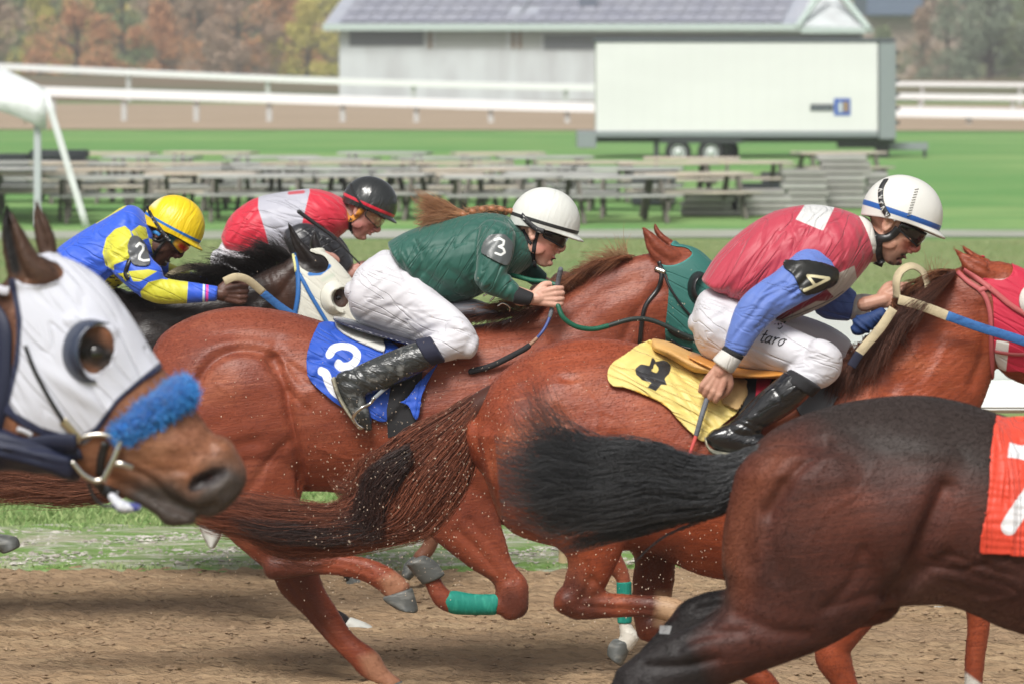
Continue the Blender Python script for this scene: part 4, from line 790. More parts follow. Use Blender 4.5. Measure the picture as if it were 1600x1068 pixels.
c7 = coat('dark bay coat', (.105, .028, .018), (.05, .016, .011), (.155, .046, .029), layers=[('flank', (.055, .018, .013), -60, 90), ('top', (.032, .021, .018), -30, 40), ('but', (.17, .05, .024), -30, 30), ('leg', (.018, .014, .014), -25, 12), ('bel', (.12, .055, .045), -25, 25)], rough=.58)
h7 = root('horse', (W(1600, 0, Y7).x, Y7, 0), 'dark bay horse with black tail at the right edge under an orange-red cloth', 'horse', 'racehorses in full gallop')
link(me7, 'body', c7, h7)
hoof(Y7, [(880, 1280, 832, 1272), (870, 1315, 800, 1300), (860, 1330, 795, 1310)], m_hoof, h7, -.14)
hoof(Y7, [(2210, 1395, 2250, 1400), (2205, 1440, 2275, 1440), (2205, 1450, 2278, 1450)], m_hoof, h7, .14)
link(drape([(1031, 976), (1050, 977), (1046, 990), (1030, 989)], SA[7], .002, 2.5, spline=False), 'white_mark', mat('white leg mark', (.3, .3, .3), .8), h7)

# ---------------- bay head in front on the left
Y1 = 10.4; b = Body(Y1)
b.loft([(52, 402, -30, 600, .085), (100, 404, -2, 690, .1), (156, 436, 38, 722, .112), (202, 493, 82, 732, .108), (240, 558, 128, 745, .092), (285, 610, 172, 757, .076), (326, 668, 216, 772, .066), (352, 694, 248, 782, .064), (374, 710, 284, 796, .063), (384, 736, 318, 806, .054)], n=28, cap=(.5, .45))
b.pball(52, 636, 72, 92, .095, 0, 0); b.pball(352, 742, 34, 34, .058, 0, 0); b.pball(345, 700, 26, 18, .05, 0, 30)
b.loft([(170, 735, 150, 757, .045), (215, 762, 205, 780, .045), (250, 780, 243, 802, .042), (272, 790, 262, 820, .045), (300, 800, 300, 818, .04)], cap=(.5, .5))
b.loft([(40, 440, 0, 705, .08), (-50, 452, -40, 760, .1), (-160, 500, -130, 880, .13), (-300, 585, -260, 1000, .17), (-450, 690, -380, 1150, .2)], n=24)
b.loft([(-390, 690, -320, 1100, .21), (-520, 735, -520, 1180, .27), (-800, 755, -800, 1180, .3), (-1100, 735, -1100, 1120, .28), (-1290, 760, -1290, 1080, .2), (-1370, 850, -1370, 1000, .12)], n=20)
for dx, dy in ((0, -.14), (160, .14)): b.limb([(-420 + dx, 1100, 80), (-330 + dx, 1300, 40), (-250 + dx, 1420, 38), (-330 + dx, 1560, 24), (-350 + dx, 1640, 28)], dy, n=12)
for dx, dy in ((0, -.14), (-120, .14)): b.limb([(-1260 + dx * .2, 950, 150), (-1250 + dx, 1200, 70), (-1340 + dx, 1370, 42), (-1260 + dx, 1560, 26), (-1240 + dx, 1680, 30)], dy, n=12)
ear(b, [(18, 450, 92, 432), (10, 425, 82, 415), (3, 385, 58, 395), (1, 350, 38, 362), (4, 328, 20, 332), (9, 317, 12, 316)], -.065)
ear(b, [(62, 410, 98, 405), (60, 395, 90, 395), (54, 365, 85, 368), (52, 340, 74, 342), (54, 322, 63, 323), (57, 311, 59, 311)], .07)
me1 = b.mesh(.0085, 5)
sculpt(me1, [('b', 322, 748, 30, 13, -28, -.03), ('b', 318, 748, 46, 27, -28, .010), ('c', [(190, 728), (233, 748), (261, 776), (299, 797), (335, 790)], 7, .012), ('b', 300, 700, 50, 22, 40, .008), ('b', 230, 690, 50, 30, 40, .007), ('c', [(215, 720), (250, 735), (290, 735)], 8, .006), ('c', [(180, 640), (240, 690), (300, 690)], 14, -.006), ('b', 146, 548, 36, 26, 25, .014), ('b', 150, 550, 19, 12, 25, -.010), ('c', [(128, 540), (145, 532), (168, 545)], 5, .006), ('c', [(130, 560), (148, 570), (166, 562)], 4, .005), ('c', [(110, 500), (140, 505), (172, 520)], 8, -.01), ('b', 120, 610, 60, 10, 35, .01), ('b', 40, 640, 60, 70, 0, .006),
    ('c', [(8, 335), (14, 370), (24, 410), (40, 440)], 10, .022), ('c', [(58, 330), (64, 360), (74, 390)], 7, .014), ('c', [(330, 770), (345, 760), (360, 750)], 6, -.004), ('b', 353, 712, 18, 14, 0, .006), ('c', [(215, 690), (245, 705), (262, 735), (285, 745)], 2.6, -.0025), ('c', [(245, 705), (275, 700), (300, 712)], 2.4, -.002), ('c', [(240, 600), (255, 640), (300, 670)], 8, .005), ('c', [(275, 775), (290, 785), (300, 792)], 3, .004), ('w', [(225, 745), (300, 770), (330, 800), (250, 820)], 35, 9, .0012, 8)])
add_attrs(me1, {'muz': ('poly', [(215, 742), (270, 742), (300, 762), (330, 720), (365, 715), (400, 740), (380, 850), (230, 850), (180, 775)]), 'nos': ('poly', [(291, 762), (300, 742), (330, 729), (354, 728), (357, 742), (335, 758), (300, 770)]), 'ears': ('poly', [(-5, 300), (110, 300), (100, 400), (95, 440), (60, 445), (30, 440), (0, 440)]), 'inner': ('line', [(8, 322), (12, 370), (24, 420)], 20), 'neck': ('poly', [(-1500, 300), (22, 430), (30, 560), (15, 640), (-60, 800), (-400, 1100), (-1500, 1100)]), 'eyea': ('line', [(135, 545), (165, 560)], 60), 'lid': ('line', [(132, 550), (150, 548), (166, 556)], 16), 'legs': ('poly', [(-1600, 1250), (0, 1250), (0, 1800), (-1600, 1800)])}, PX(co(me1)))
SA[1] = bvh_of(me1); KM[1] = me1.copy()
c1 = coat('bay coat', (.33, .14, .072), (.2, .08, .046), (.46, .24, .14), layers=[('neck', (.10, .042, .025), -15, 20), ('ears', (.085, .045, .03), -20, 12), ('inner', (.012, .01, .01), -2, 5), ('muz', (.075, .058, .05), -16, 22), ('eyea', (.035, .02, .014), -6, 16), ('lid', (.012, .009, .008), -4, 4), ('legs', (.02, .015, .012), -60, 60), ('nos', (.02, .012, .012), -2, 3)])  # eyea: dark skin at the eye, deepened to imitate shade inside the cup
h1 = root('horse', (W(-500, 0, Y1).x, Y1, 0), 'bay horse head in a white hood with blue fleece noseband, close up at left', 'horse', 'racehorses in full gallop')
link(me1, 'body', c1, h1)
b = Body(Y1); b.pball(333, 740, 15, 8, .008, -.040, -25); link(b.mesh(.003, 2), 'nostril_lining', mat('pink nostril', (.28, .07, .075), .5), h1)
h_, n_ = cast(SA[1], 146, 550); horse_eye(148, 552, Y1, h_.y - Y1 + .016, .028, h1)
for hx, dy in ((-350, -.14), (-190, .14)): hoof(Y1, [(hx - 30, 1650, hx + 35, 1650), (hx - 35, 1700, hx + 60, 1700), (hx - 36, 1712, hx + 62, 1712)], m_hoof, h1, dy)
for hx, dy in ((-1240, -.14), (-1360, .14)): hoof(Y1, [(hx - 30, 1690, hx + 35, 1690), (hx - 35, 1745, hx + 60, 1745), (hx - 36, 1755, hx + 62, 1755)], m_hoof, h1, dy)

# ---------------- black horse number 2
Y2 = 19.6; b = Body(Y2)
b.loft([(-350, 520, -345, 610, .12), (-310, 455, -310, 650, .21), (-200, 440, -200, 690, .27), (-60, 452, -60, 690, .275), (60, 458, 60, 700, .28), (130, 445, 190, 705, .24), (190, 450, 270, 680, .19)], n=24)
b.loft([(130, 448, 250, 700, .2), (200, 455, 290, 650, .165), (270, 452, 320, 600, .13), (340, 444, 360, 570, .105), (400, 426, 405, 530, .09), (455, 402, 435, 505, .082)], n=22)
b.loft([(462, 396, 430, 490, .08), (505, 394, 450, 540, .098), (540, 424, 488, 572, .095), (583, 486, 540, 598, .072), (622, 548, 588, 614, .058), (645, 585, 620, 624, .048)], n=20)
ear(b, [(482, 424, 512, 414), (474, 412, 505, 404), (460, 392, 490, 392), (453, 372, 470, 374), (449, 352, 457, 354), (449, 347, 451, 346)], -.05)
ear(b, [(487, 400, 510, 398), (485, 390, 507, 392), (484, 378, 501, 380), (487, 368, 496, 368), (491, 361, 494, 361)], .07)
b.limb([(270, 640, 60), (350, 740, 34), (420, 815, 22), (465, 880, 17), (500, 945, 11), (528, 966, 13), (540, 972, 11)], .12)
b.limb([(250, 640, 60), (300, 720, 34), (345, 775, 22), (338, 800, 13), (328, 818, 13)], -.12)
b.limb([(-240, 600, 80), (-160, 720, 45), (-100, 790, 24), (-50, 820, 15), (-8, 842, 14)], -.12); b.limb([(-260, 600, 80), (-230, 740, 45), (-260, 830, 24), (-190, 930, 15), (-170, 965, 15)], .12)
me2 = b.mesh(.0095, 5)
sculpt(me2, [('c', [(250, 560), (300, 510), (380, 480), (420, 460)], 12, .012), ('c', [(395, 520), (430, 470), (460, 430)], 8, .012), ('b', 430, 450, 20, 30, 0, .01), ('w', [(385, 440), (455, 405), (455, 470), (400, 500)], 60, 9, .003, 2), ('b', 527, 465, 10, 9, 0, -.01), ('c', [(450, 360), (465, 385), (480, 410)], 5, .012), ('c', [(200, 520), (240, 500), (300, 540)], 12, .01)])
add_attrs(me2, {'br': ('poly', [(405, 430), (465, 400), (470, 520), (440, 520)]), 'eyea': ('line', [(520, 460), (535, 475)], 40)}, PX(co(me2)))
SA[2] = bvh_of(me2); KM[2] = me2.copy()
c2 = coat('black brown coat', (.016, .011, .010), (.011, .009, .009), (.03, .02, .017), layers=[('br', (.055, .024, .015), -6, 25), ('eyea', (.06, .03, .02), -3, 8)], rough=.38)
h2 = root('horse', (W(60, 0, Y2).x, Y2, 0), 'black-brown horse in a white hood with blue straps, ridden by the yellow-helmeted jockey', 'horse', 'racehorses in full gallop')
link(me2, 'body', c2, h2)
hoof(Y2, [(548, 963, 536, 980), (578, 975, 545, 992), (588, 988, 556, 998)], m_hoofw, h2, .12)
hoof(Y2, [(345, 818, 310, 820), (346, 835, 318, 840), (336, 855, 326, 853)], m_hoofw, h2, -.12)
hoof(Y2, [(-8, 832, -14, 852), (25, 838, 0, 862), (32, 852, 4, 864)], m_hoof, h2, -.12)
hoof(Y2, [(-158, 960, -182, 975), (-135, 978, -175, 984)], m_hoof, h2, .12)
h_, n_ = cast(SA[2], 526, 466); horse_eye(528, 466, Y2, h_.y - Y2 + .012, .02, h2)

# ---------------- brown horse mostly hidden, under the jockey in red and white
Y5 = 21.3; b = Body(Y5)
b.loft([(150, 530, 160, 600, .13), (190, 472, 200, 660, .24), (290, 452, 300, 680, .27), (420, 450, 430, 692, .28), (530, 452, 560, 700, .26), (600, 462, 640, 660, .2)], n=22)
b.loft([(560, 472, 640, 640, .16), (640, 482, 700, 600, .12), (705, 500, 740, 588, .09)]); b.loft([(705, 500, 735, 585, .085), (760, 520, 775, 606, .09), (810, 556, 815, 618, .06), (845, 590, 835, 628, .05)])
b.limb([(620, 640, 45), (655, 740, 28), (680, 800, 17), (672, 850, 12), (655, 872, 12)], -.12); b.limb([(600, 650, 45), (600, 750, 26), (585, 820, 16), (545, 856, 11), (540, 884, 10), (550, 903, 11)], .12)
b.limb([(240, 600, 70), (320, 680, 36), (360, 725, 22), (400, 735, 13), (425, 745, 13)], -.12); b.limb([(240, 600, 70), (300, 670, 36), (340, 700, 22), (390, 710, 13), (415, 715, 13)], .12)
me5 = b.mesh(.012, 4); add_attrs(me5, {'bl': ('line', [(545, 850), (540, 884), (552, 905)], 46)}, PX(co(me5)))
h5 = root('horse', (W(400, 0, Y5).x, Y5, 0), 'brown horse almost hidden behind others, under the black-helmeted jockey in red', 'horse', 'racehorses in full gallop')
SA[5] = bvh_of(me5); KM[5] = me5.copy(); link(me5, 'body', coat('brown coat', (.2, .085, .05), (.13, .05, .03), (.26, .12, .07), layers=[('bl', (.015, .014, .014), -3, 4)]), h5)
hoof(Y5, [(545, 898, 560, 905), (540, 912, 588, 925), (534, 905, 575, 942)][0:2] + [(545, 922, 588, 938)], m_hoof, h5, .12)
hoof(Y5, [(668, 876, 645, 868), (650, 896, 632, 880), (640, 906, 627, 895)], m_hoof, h5, -.12)
hoof(Y5, [(430, 735, 425, 760), (448, 742, 440, 768)], m_hoof, h5, -.12); hoof(Y5, [(420, 705, 415, 728), (440, 712, 432, 738)], m_hoof, h5, .12)
for hk, ho, hn, hl in ((3, h3, 70000, .009), (4, h4, 80000, .009), (7, h7, 62000, .010), (1, h1, 40000, .006), (2, h2, 18000, .010)):
    body = [q for q in ho.children if q.name.startswith('body')][0]
    nm_ = [a.name for a in KM[hk].attributes if a.name in ('dk', 'fet', 'sock', 'top', 'leg', 'bel', 'but', 'flank', 'muz', 'nos', 'ears', 'inner', 'neck', 'eyea', 'lid', 'legs', 'br')]
    fo = link(fur(KM[hk], hn, hl, nm_), 'coat_hair', body.data.materials[0], ho); fo.parent = body
HORSES = {1: h1, 2: h2, 3: h3, 4: h4, 5: h5, 7: h7}

# ---------------- tails, manes
def hm_(nm, a, b2, r=.48): return mat(nm, a, r, tone=b2, spec=.25, sheen=.0)
m_tb = mat('black tail hair', (.008, .008, .009), .38, tone=(.07, .072, .078), spec=.5); m_tc = hm_('chestnut tail hair', (.06, .02, .013), (.36, .12, .065)); m_tc3 = hm_('red tail hair', (.11, .035, .02), (.34, .14, .08)); m_mc = hm_('chestnut mane', (.11, .034, .018), (.42, .18, .085)); m_md = hm_('dark chestnut mane', (.035, .014, .01), (.17, .065, .04)); m_mb = hm_('black mane', (.008, .007, .007), (.035, .028, .026)); m_str = hm_('sunlit mane wisps', (.3, .15, .07), (.5, .32, .18))
def add_tail(Y, core, groups, m, parent, dy=0):
    b = Body(Y); b.loft(core, dy, cap=(.5, .8)); t = link(b.mesh(.009, 3), 'tail', m, parent); ms = []
    for secs, n, kw in groups: ms.append(tail_hair(secs, Y, n, dy=dy, **kw))
    for me in ms:
        o = link(me, 'hair', m, parent); o.parent = t
    return t
T7s = [(1262, 650, 1215, 705, .05), (1188, 692, 1172, 765, .07), (1140, 708, 1130, 802, .09), (1085, 710, 1085, 814, .10), (1025, 690, 1028, 822, .11), (975, 681, 975, 830, .12), (920, 682, 915, 838, .12), (865, 660, 860, 850, .13), (820, 660, 830, 840, .14), (770, 650, 785, 830, .14)]
add_tail(Y7, [(1300, 642, 1255, 690, .05), (1240, 660, 1200, 715, .045), (1180, 705, 1165, 760, .05), (1110, 720, 1115, 790, .05), (1030, 725, 1030, 800, .05), (960, 720, 955, 810, .04), (910, 730, 905, 805, .02)],
    [(T7s, 7500, dict(seg=24, clumps=90, wave=.075, stray=.06, s0max=.5, s1min=.5, pullk=.3, r=(.0013, .0004))),
     ([(1040, 690, 1030, 740, .06), (960, 684, 945, 760, .07), (900, 660, 875, 760, .07), (862, 625, 838, 740, .07), (840, 590, 800, 700, .05), (825, 560, 770, 660, .05)], 420, dict(seg=14, clumps=60, pullk=.15, wave=.12, stray=.3, r=(.0009, .0002))),
     ([(1100, 790, 1090, 815, .04), (1000, 815, 990, 840, .04), (920, 830, 900, 862, .05), (870, 835, 858, 872, .04)], 200, dict(seg=12, clumps=12, wave=.15, stray=.3, r=(.0009, .0003))),
     ([(1120, 800, 1110, 815, .02), (1060, 825, 1050, 832, .02), (1020, 850, 1010, 860, .02), (985, 885, 978, 892, .01)], 40, dict(seg=10, clumps=6, wave=.2, stray=.3, r=(.0009, .0003)))], m_tb, h7, -.02)
T4s = [(738, 614, 755, 655, .05), (693, 640, 748, 700, .07), (636, 668, 738, 745, .08), (578, 712, 715, 790, .09), (549, 762, 672, 836, .09), (515, 784, 618, 850, .08), (470, 780, 540, 868, .08), (412, 772, 450, 872, .08), (362, 766, 388, 850, .07), (315, 762, 335, 840, .09), (270, 750, 285, 815, .09)]
add_tail(Y4, [(765, 600, 775, 650, .06), (735, 618, 750, 662, .05), (690, 655, 728, 705, .05), (640, 690, 700, 745, .05), (600, 735, 670, 790, .05), (570, 780, 630, 825, .04), (520, 800, 560, 850, .035), (450, 800, 470, 850, .02)],
    [(T4s, 7500, dict(seg=24, clumps=90, wave=.085, stray=.08, s0max=.45, s1min=.45, r=(.0012, .0004))),
     ([(600, 690, 640, 720, .05), (560, 715, 600, 760, .05), (540, 740, 575, 790, .04), (520, 745, 540, 790, .03), (505, 735, 520, 770, .02)], 420, dict(seg=12, clumps=12, wave=.2, stray=.3, r=(.0008, .0003))),
     ([(520, 840, 530, 880, .04), (440, 800, 450, 890, .06), (370, 775, 385, 850, .06), (330, 745, 340, 830, .05)], 260, dict(seg=12, clumps=16, wave=.2, stray=.3, r=(.0008, .0003)))], m_tc, h4, -.02)
m_td = mat('tail shade strands', (.014, .008, .008), .4, tone=(.07, .03, .022), spec=.35)  # near-black strands over the tail, imitating the shade in its hollow
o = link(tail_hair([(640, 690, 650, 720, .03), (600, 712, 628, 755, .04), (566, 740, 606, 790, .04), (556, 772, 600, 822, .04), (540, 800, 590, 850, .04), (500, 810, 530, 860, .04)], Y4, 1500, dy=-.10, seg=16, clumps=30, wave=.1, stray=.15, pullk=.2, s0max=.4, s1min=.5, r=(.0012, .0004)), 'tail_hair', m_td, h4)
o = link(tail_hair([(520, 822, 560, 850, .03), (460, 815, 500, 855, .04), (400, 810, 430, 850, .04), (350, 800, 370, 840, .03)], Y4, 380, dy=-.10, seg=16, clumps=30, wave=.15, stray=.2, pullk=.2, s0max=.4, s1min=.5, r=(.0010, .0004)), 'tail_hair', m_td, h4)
add_tail(Y3, [(262, 560, 262, 640, .05), (225, 620, 235, 690, .045), (180, 690, 200, 740, .04), (100, 725, 115, 765, .03), (20, 735, 25, 770, .02)],
    [([(250, 590, 258, 650, .06), (215, 640, 235, 720, .08), (160, 690, 195, 775, .09), (95, 705, 115, 790, .09), (20, 705, 35, 786, .09), (-50, 700, -40, 790, .08), (-110, 715, -110, 775, .05)], 5000, dict(seg=18, clumps=60, wave=.08, stray=.09, r=(.0014, .0005)))], m_tc3, h3, 0)
add_tail(Y2, [(-340, 500, -345, 560, .05), (-420, 540, -410, 600, .05), (-520, 600, -500, 650, .03)], [([(-340, 500, -345, 560, .05), (-430, 520, -420, 620, .08), (-560, 560, -540, 700, .08)], 500, dict(seg=10))], m_mb, h2)
add_tail(Y1, [(-1350, 800, -1360, 860, .05), (-1450, 830, -1450, 920, .05), (-1560, 900, -1540, 990, .03)], [([(-1350, 800, -1360, 870, .05), (-1460, 800, -1460, 960, .08), (-1620, 860, -1600, 1060, .08)], 600, dict(seg=10))], m_tb, h1)
def mane(parent, m, items):
    first = None
    for it in items:
        me = comb_hair(*it[0], **it[1]); o = link(me, 'mane', it[2] if len(it) > 2 else m, parent) if first is None else link(me, 'mane_wisp', it[2] if len(it) > 2 else m, parent)
        if first is None: first = o
        else: o.parent = first
    return first
mane(h3, m_mc, [(([(725, 505), (790, 492), (850, 472), (900, 450), (945, 420), (990, 402)], [(745, 478), (800, 468), (850, 452), (890, 425), (930, 400), (985, 396)], [(690, 488), (745, 482), (800, 470), (860, 450), (893, 440), (950, 412)], Y3, 1500), dict(dy0=-.02, dy1=-.06, jit=5)),
    (([(740, 500), (800, 492), (850, 476)], [(740, 490), (790, 488), (840, 478)], [(715, 505), (770, 510), (815, 500)], Y3, 500), dict(dy0=-.05, dy1=-.12, jit=6), m_md),
    (([(900, 448), (945, 420), (985, 403)], [(905, 425), (945, 398), (975, 394)], [(888, 435), (915, 405), (955, 400)], Y3, 500), dict(dy0=-.01, dy1=0, jit=6), m_str),
    (([(955, 412), (985, 400)], [(960, 395), (975, 385)], [(945, 388), (978, 372)], Y3, 60), dict(dy0=-.01, dy1=0, jit=8), m_str)])
mane(h4, m_md, [(([(1300, 592), (1330, 560), (1370, 515), (1410, 474), (1450, 444), (1492, 424)], [(1300, 575), (1345, 540), (1390, 500), (1420, 478), (1455, 455), (1490, 430)], [(1290, 620), (1320, 612), (1350, 592), (1380, 560), (1402, 515), (1432, 468)], Y4, 2400), dict(dy0=-.05, dy1=-.17, jit=9, dyj=.02)),
    (([(1395, 488), (1440, 452), (1490, 424)], [(1390, 455), (1430, 438), (1470, 418)], [(1405, 480), (1410, 462), (1450, 440)], Y4, 900), dict(dy0=-.02, dy1=-.06, jit=6), m_mc),
    (([(1300, 585), (1340, 550), (1380, 510)], [(1320, 560), (1345, 520), (1385, 490)], [(1345, 575), (1375, 560), (1400, 540)], Y4, 700), dict(dy0=-.04, dy1=-.12, jit=10), m_md),
    (([(1450, 440), (1475, 428)], [(1450, 425), (1470, 415)], [(1448, 402), (1478, 404)], Y4, 24), dict(dy0=-.01, dy1=0, jit=9), m_str)])
mane(h2, m_mb, [(([(230, 460), (300, 452), (350, 442), (400, 426), (455, 402)], [(225, 440), (290, 430), (340, 415), (385, 400), (430, 385)], [(190, 460), (255, 440), (300, 425), (350, 400), (395, 388)], Y2, 2000), dict(dy0=-.02, dy1=-.06, jit=8)),
    (([(380, 432), (420, 418), (462, 400)], [(385, 405), (420, 385), (450, 375)], [(365, 410), (395, 385), (425, 372)], Y2, 450), dict(dy0=0, dy1=.05, jit=10))])
# braided-in forelock strands and belly hairs
# ================================================================= RIDERS
def skin(nm, c, red, layers=()): return mat(nm, c, .48, layers=layers, var=[(red, (28, 28, 28), .48, .75)], bumps=[((260, 260, 260), 0, .0006, 2), ((40, 40, 40), 0, .0015, 3)], spec=.4)
def headM(px, py, Y, tilt, k, yaw=0): return Matrix.Translation(W(px, py, Y)) @ Matrix.Rotation(math.radians(tilt), 4, 'Y') @ Matrix.Rotation(math.radians(yaw), 4, 'Z') @ Matrix.Scale(k, 4)
def head(b, M, mouth=0.0, nose=1.0, jaw=1.0):
    L = lambda secs, **kw: b.loft(secs, M=M, **kw); k = M.to_scale()[0]
    s = lambda q: [(*a[:4], a[4] * k) for a in q]
    b.ball((-.004, 0, .03), (.096, .076, .088), M=M)
    L(s([(.088, .07, -.02, .07, .058), (.098, .032, -.03, .03, .068), (.092, .008, -.04, .0, .067), (.090, -.02, -.045, -.03, .063), (.093, -.045, -.03, -.055, .056), (.092, -.062, -.015, -.078, .050), (.088, -.088, .0, -.098, .042 * jaw), (.082, -.108, .025, -.112, .032 * jaw)]), n=22, cap=(.3, .5))
    b.ball((.079, 0, -.1), (.019, .021, .016), M=M); b.ball((.088, 0, .022), (.014, .055, .012), M=M)
    for sg in (-1, 1):
        b.ball((.064, sg * .046, -.018), (.024, .02, .02), M=M); b.ball((.02, sg * .056, -.062), (.035, .012, .028), M=M)
        b.ball((.103 * 1, sg * .0135, -.041), (.013, .0095, .0085), M=M)
        b.ball((-.008, sg * .077, -.014), (.018, .010, .030), M=M); b.ball((-.014, sg * .083, -.002), (.019, .006, .020), M=M); b.ball((-.004, sg * .082, -.036), (.009, .006, .010), M=M)
    b.loft(s([(.103, .006, .085, .006, .010), (.112, -.010, .085, -.012, .0115), (.123 * nose, -.028, .085, -.03, .0135), (.121 * nose, -.040, .088, -.044, .013)]), M=M, n=12, cap=(.3, .6))
    b.ball((.098, 0, -.0585), (.0105, .022, .0065), M=M); b.ball((.094 - mouth * .35, 0, -.0715 - mouth), (.0115, .020, .0075), M=M)
def face_sculpt(M, mouth=0, k=1.1):
    P = lambda a: tuple(M @ Vector(a)); o = []
    for sg in (-1, 1):
        o += [('p', P((.094, sg * .033, .004)), .014 * k, -.010), ('p', P((.108, sg * .009, -.047)), .0045 * k, -.005), ('p', P((-.004, sg * .089, -.010)), .009 * k, -.010), ('p', P((-.004, sg * .089, -.024)), .006 * k, -.006), ('p', P((.086, sg * .03, -.052)), .010 * k, -.004), ('p', P((.07, sg * .04, -.055)), .012 * k, -.003)]
    for y in (-.018, -.009, 0, .009, .018): o.append(('p', P((.104 - abs(y) * .35, y, -.0645 - mouth * .5)), (.0048 + mouth * .45) * k, -.006 - mouth * .8))
    for y in (-.012, 0, .012): o.append(('p', P((.094, y, -.084 - mouth)), .007 * k, -.004))
    return o
def hand(b, px, py, Y, ang, k=1.1, roll=0, curl=1.0, mirror=1):
    """gripping hand: wrist at the origin, fingers along +X, back of the hand to the camera"""
    M = Matrix.Translation(W(px, py, Y)) @ Matrix.Rotation(math.radians(ang), 4, 'Y') @ Matrix.Rotation(math.radians(roll), 4, 'X') @ Matrix.Diagonal((k, k, k * mirror, 1))
    def T(p, n=10):
        kk = k; P = catmull(np.array(p, float), 3); Mk = M; C = [Mk @ Vector(q[:3]) for q in P]; b.tube3([(c.x, c.y, c.z, q[3] * kk) for c, q in zip(C, P)], M=Matrix.Identity(4), n=n)
    b.tube3([tuple(M @ Vector(q[:3])) + (q[3] * k,) for q in ((-.05, 0, 0, .026), (0, 0, 0, .024), (.02, 0, 0, .025))], M=Matrix.Identity(4))
    for z0, z1 in ((.012, .031), (.004, .011), (-.004, -.010), (-.012, -.030)): T([(0, .004, z0, .014), (.045, -.002, (z0 + z1) / 2 + .001, .0145), (.086, -.006, z1, .0115)])
    for i, (z, l) in enumerate(((.031, 1.0), (.011, 1.08), (-.010, 1.0), (-.030, .84))):
        r = (.0092, .0094, .009, .0080)[i]; f = curl
        T([(.084, -.008, z, r * 1.22), (.084 + .022 * l, .006 * f, z * .94, r * 1.1), (.080 + .024 * l, .034 * f, z * .9, r), (.070 + .010 * l, .046 * f, z * .88, r * .95), (.064, .036 * f, z * .88, r * .85)])
    T([(.012, .006, .020, .016), (.04, .014, .044, .0135), (.068, .026, .046, .0115), (.092, .034, .034, .0098), (.104, .036, .022, .0085)])
    return M
def helmet(M, mcol, parent, dx=.012, dz=.031, tilt=-14, a=.132, bb=.108, c=.128, band=(.0, .0075), attrs=True, peak=.03, name='helmet'):
    Mh = M @ Matrix.Translation((dx, 0, dz)) @ Matrix.Rotation(math.radians(tilt), 4, 'Y'); V, A, B2 = [], [], []; nt = 56; rows = []
    for i in range(1, 33): rows.append(('d', math.radians(90) * i / 32))
    for i in range(1, 9): rows.append(('r', i / 8))
    top = Mh @ Vector((0, 0, c)); V.append(top); A.append(-1); B2.append(0)
    for kind, q in rows:
        for j in range(nt):
            t = 2 * math.pi * j / nt; ct, st = math.cos(t), math.sin(t)
            if kind == 'd': x, y, z = a * ct * math.sin(q) ** .92, bb * st * math.sin(q) ** .92, c * math.cos(q); 
            else:
                low = -.034 + .014 * max(0, ct) - .008 * max(0, -ct) + .010 * (abs(st) ** 3); x, y, z = a * ct * (1 - .05 * q), bb * st * (1 - .05 * q), low * q
                pk = peak * max(0, (ct - .25) / .75) ** .8 * max(0, q - .45) / .55; x += pk; z -= pk * .12
            V.append(Mh @ Vector((x, y, z))); A.append(band[1] - abs(z - band[0])); B2.append(x)
    Fc = [(0, 1 + j, 1 + (j + 1) % nt) for j in range(nt)]
    for i in range(len(rows) - 1):
        for j in range(nt): p = 1 + i * nt; Fc.append((p + j, p + nt + j, p + nt + (j + 1) % nt, p + (j + 1) % nt))
    me = mesh_of(V, Fc); at = me.attributes.new('band', 'FLOAT', 'POINT'); at.data.foreach_set('value', np.array(A, np.float32)); at = me.attributes.new('fore', 'FLOAT', 'POINT'); at.data.foreach_set('value', np.array(B2, np.float32))
    at = me.attributes.new('hz', 'FLOAT', 'POINT'); at.data.foreach_set('value', np.array([Mh.inverted() @ Vector(v) for v in V])[:, 2].astype(np.float32))
    bv = bvh_of(me); o = link(me, name, mcol, parent); solidify(o, .006); return o, bv
def goggles(M, ml, mf, parent, top=.024, bot=-.027, a=.1, x0=.012):
    V, Fc = [], []; n = 36; m = 6; ring_t, ring_b = [], []
    for i in range(n + 1):
        t = math.radians(-82 + 164 * i / n); ct, st = math.cos(t), math.sin(t); zt = top - .008 * (1 - ct); zb = bot + .018 * (1 - ct) ** 1.2 + .016 * max(0, 1 - (abs(t) / .24) ** 2)
        for j in range(m + 1):
            z = zt + (zb - zt) * j / m; bul = 1 + .05 * math.sin(math.pi * j / m); V.append(M @ Vector((x0 + a * ct * bul, .08 * st * bul, z)))
        ring_t.append(V[-m - 1]); ring_b.append(V[-1])
    for i in range(n):
        for j in range(m): p = i * (m + 1) + j; Fc.append((p, p + 1, p + m + 2, p + m + 1))
    g = link(mesh_of(V, Fc), 'goggles', ml, parent); solidify(g, .003)
    lp = ring_t + ring_b[::-1] + [ring_t[0]]; f = link(pipe([tuple(v) for v in lp[::2]] + [tuple(lp[0])], .0028, n=6, sub=2), 'frame', mf, parent); f.parent = g
    return g
def garment(b, nm, m, parent, voxel=.006, smooth=4, sc=(), attrs=None):
    me = b.mesh(voxel, smooth)
    if sc: sculpt(me, sc)
    if attrs: add_attrs(me, attrs, PX(co(me)))
    bv = bvh_of(me); o = link(me, nm, m, parent); return o, bv
m_boot = mat('black riding boot leather', (.012, .012, .013), .2, coat=.35, bumps=[((12, 40, 40), 30, .006, 2, 1), ((60, 60, 60), 0, .001)])
m_boot3 = mat('dusty black boot leather', (.03, .033, .033), .25, coat=.2, var=[((.2, .205, .195), (18, 18, 18), .56, .72)], bumps=[((12, 40, 40), -25, .008, 2, 1), ((70, 70, 70), 0, .0012)])
m_sole = mat('worn pale sole', (.32, .3, .22), .8, var=[((.14, .14, .11), (30, 30, 30), .45, .6)])
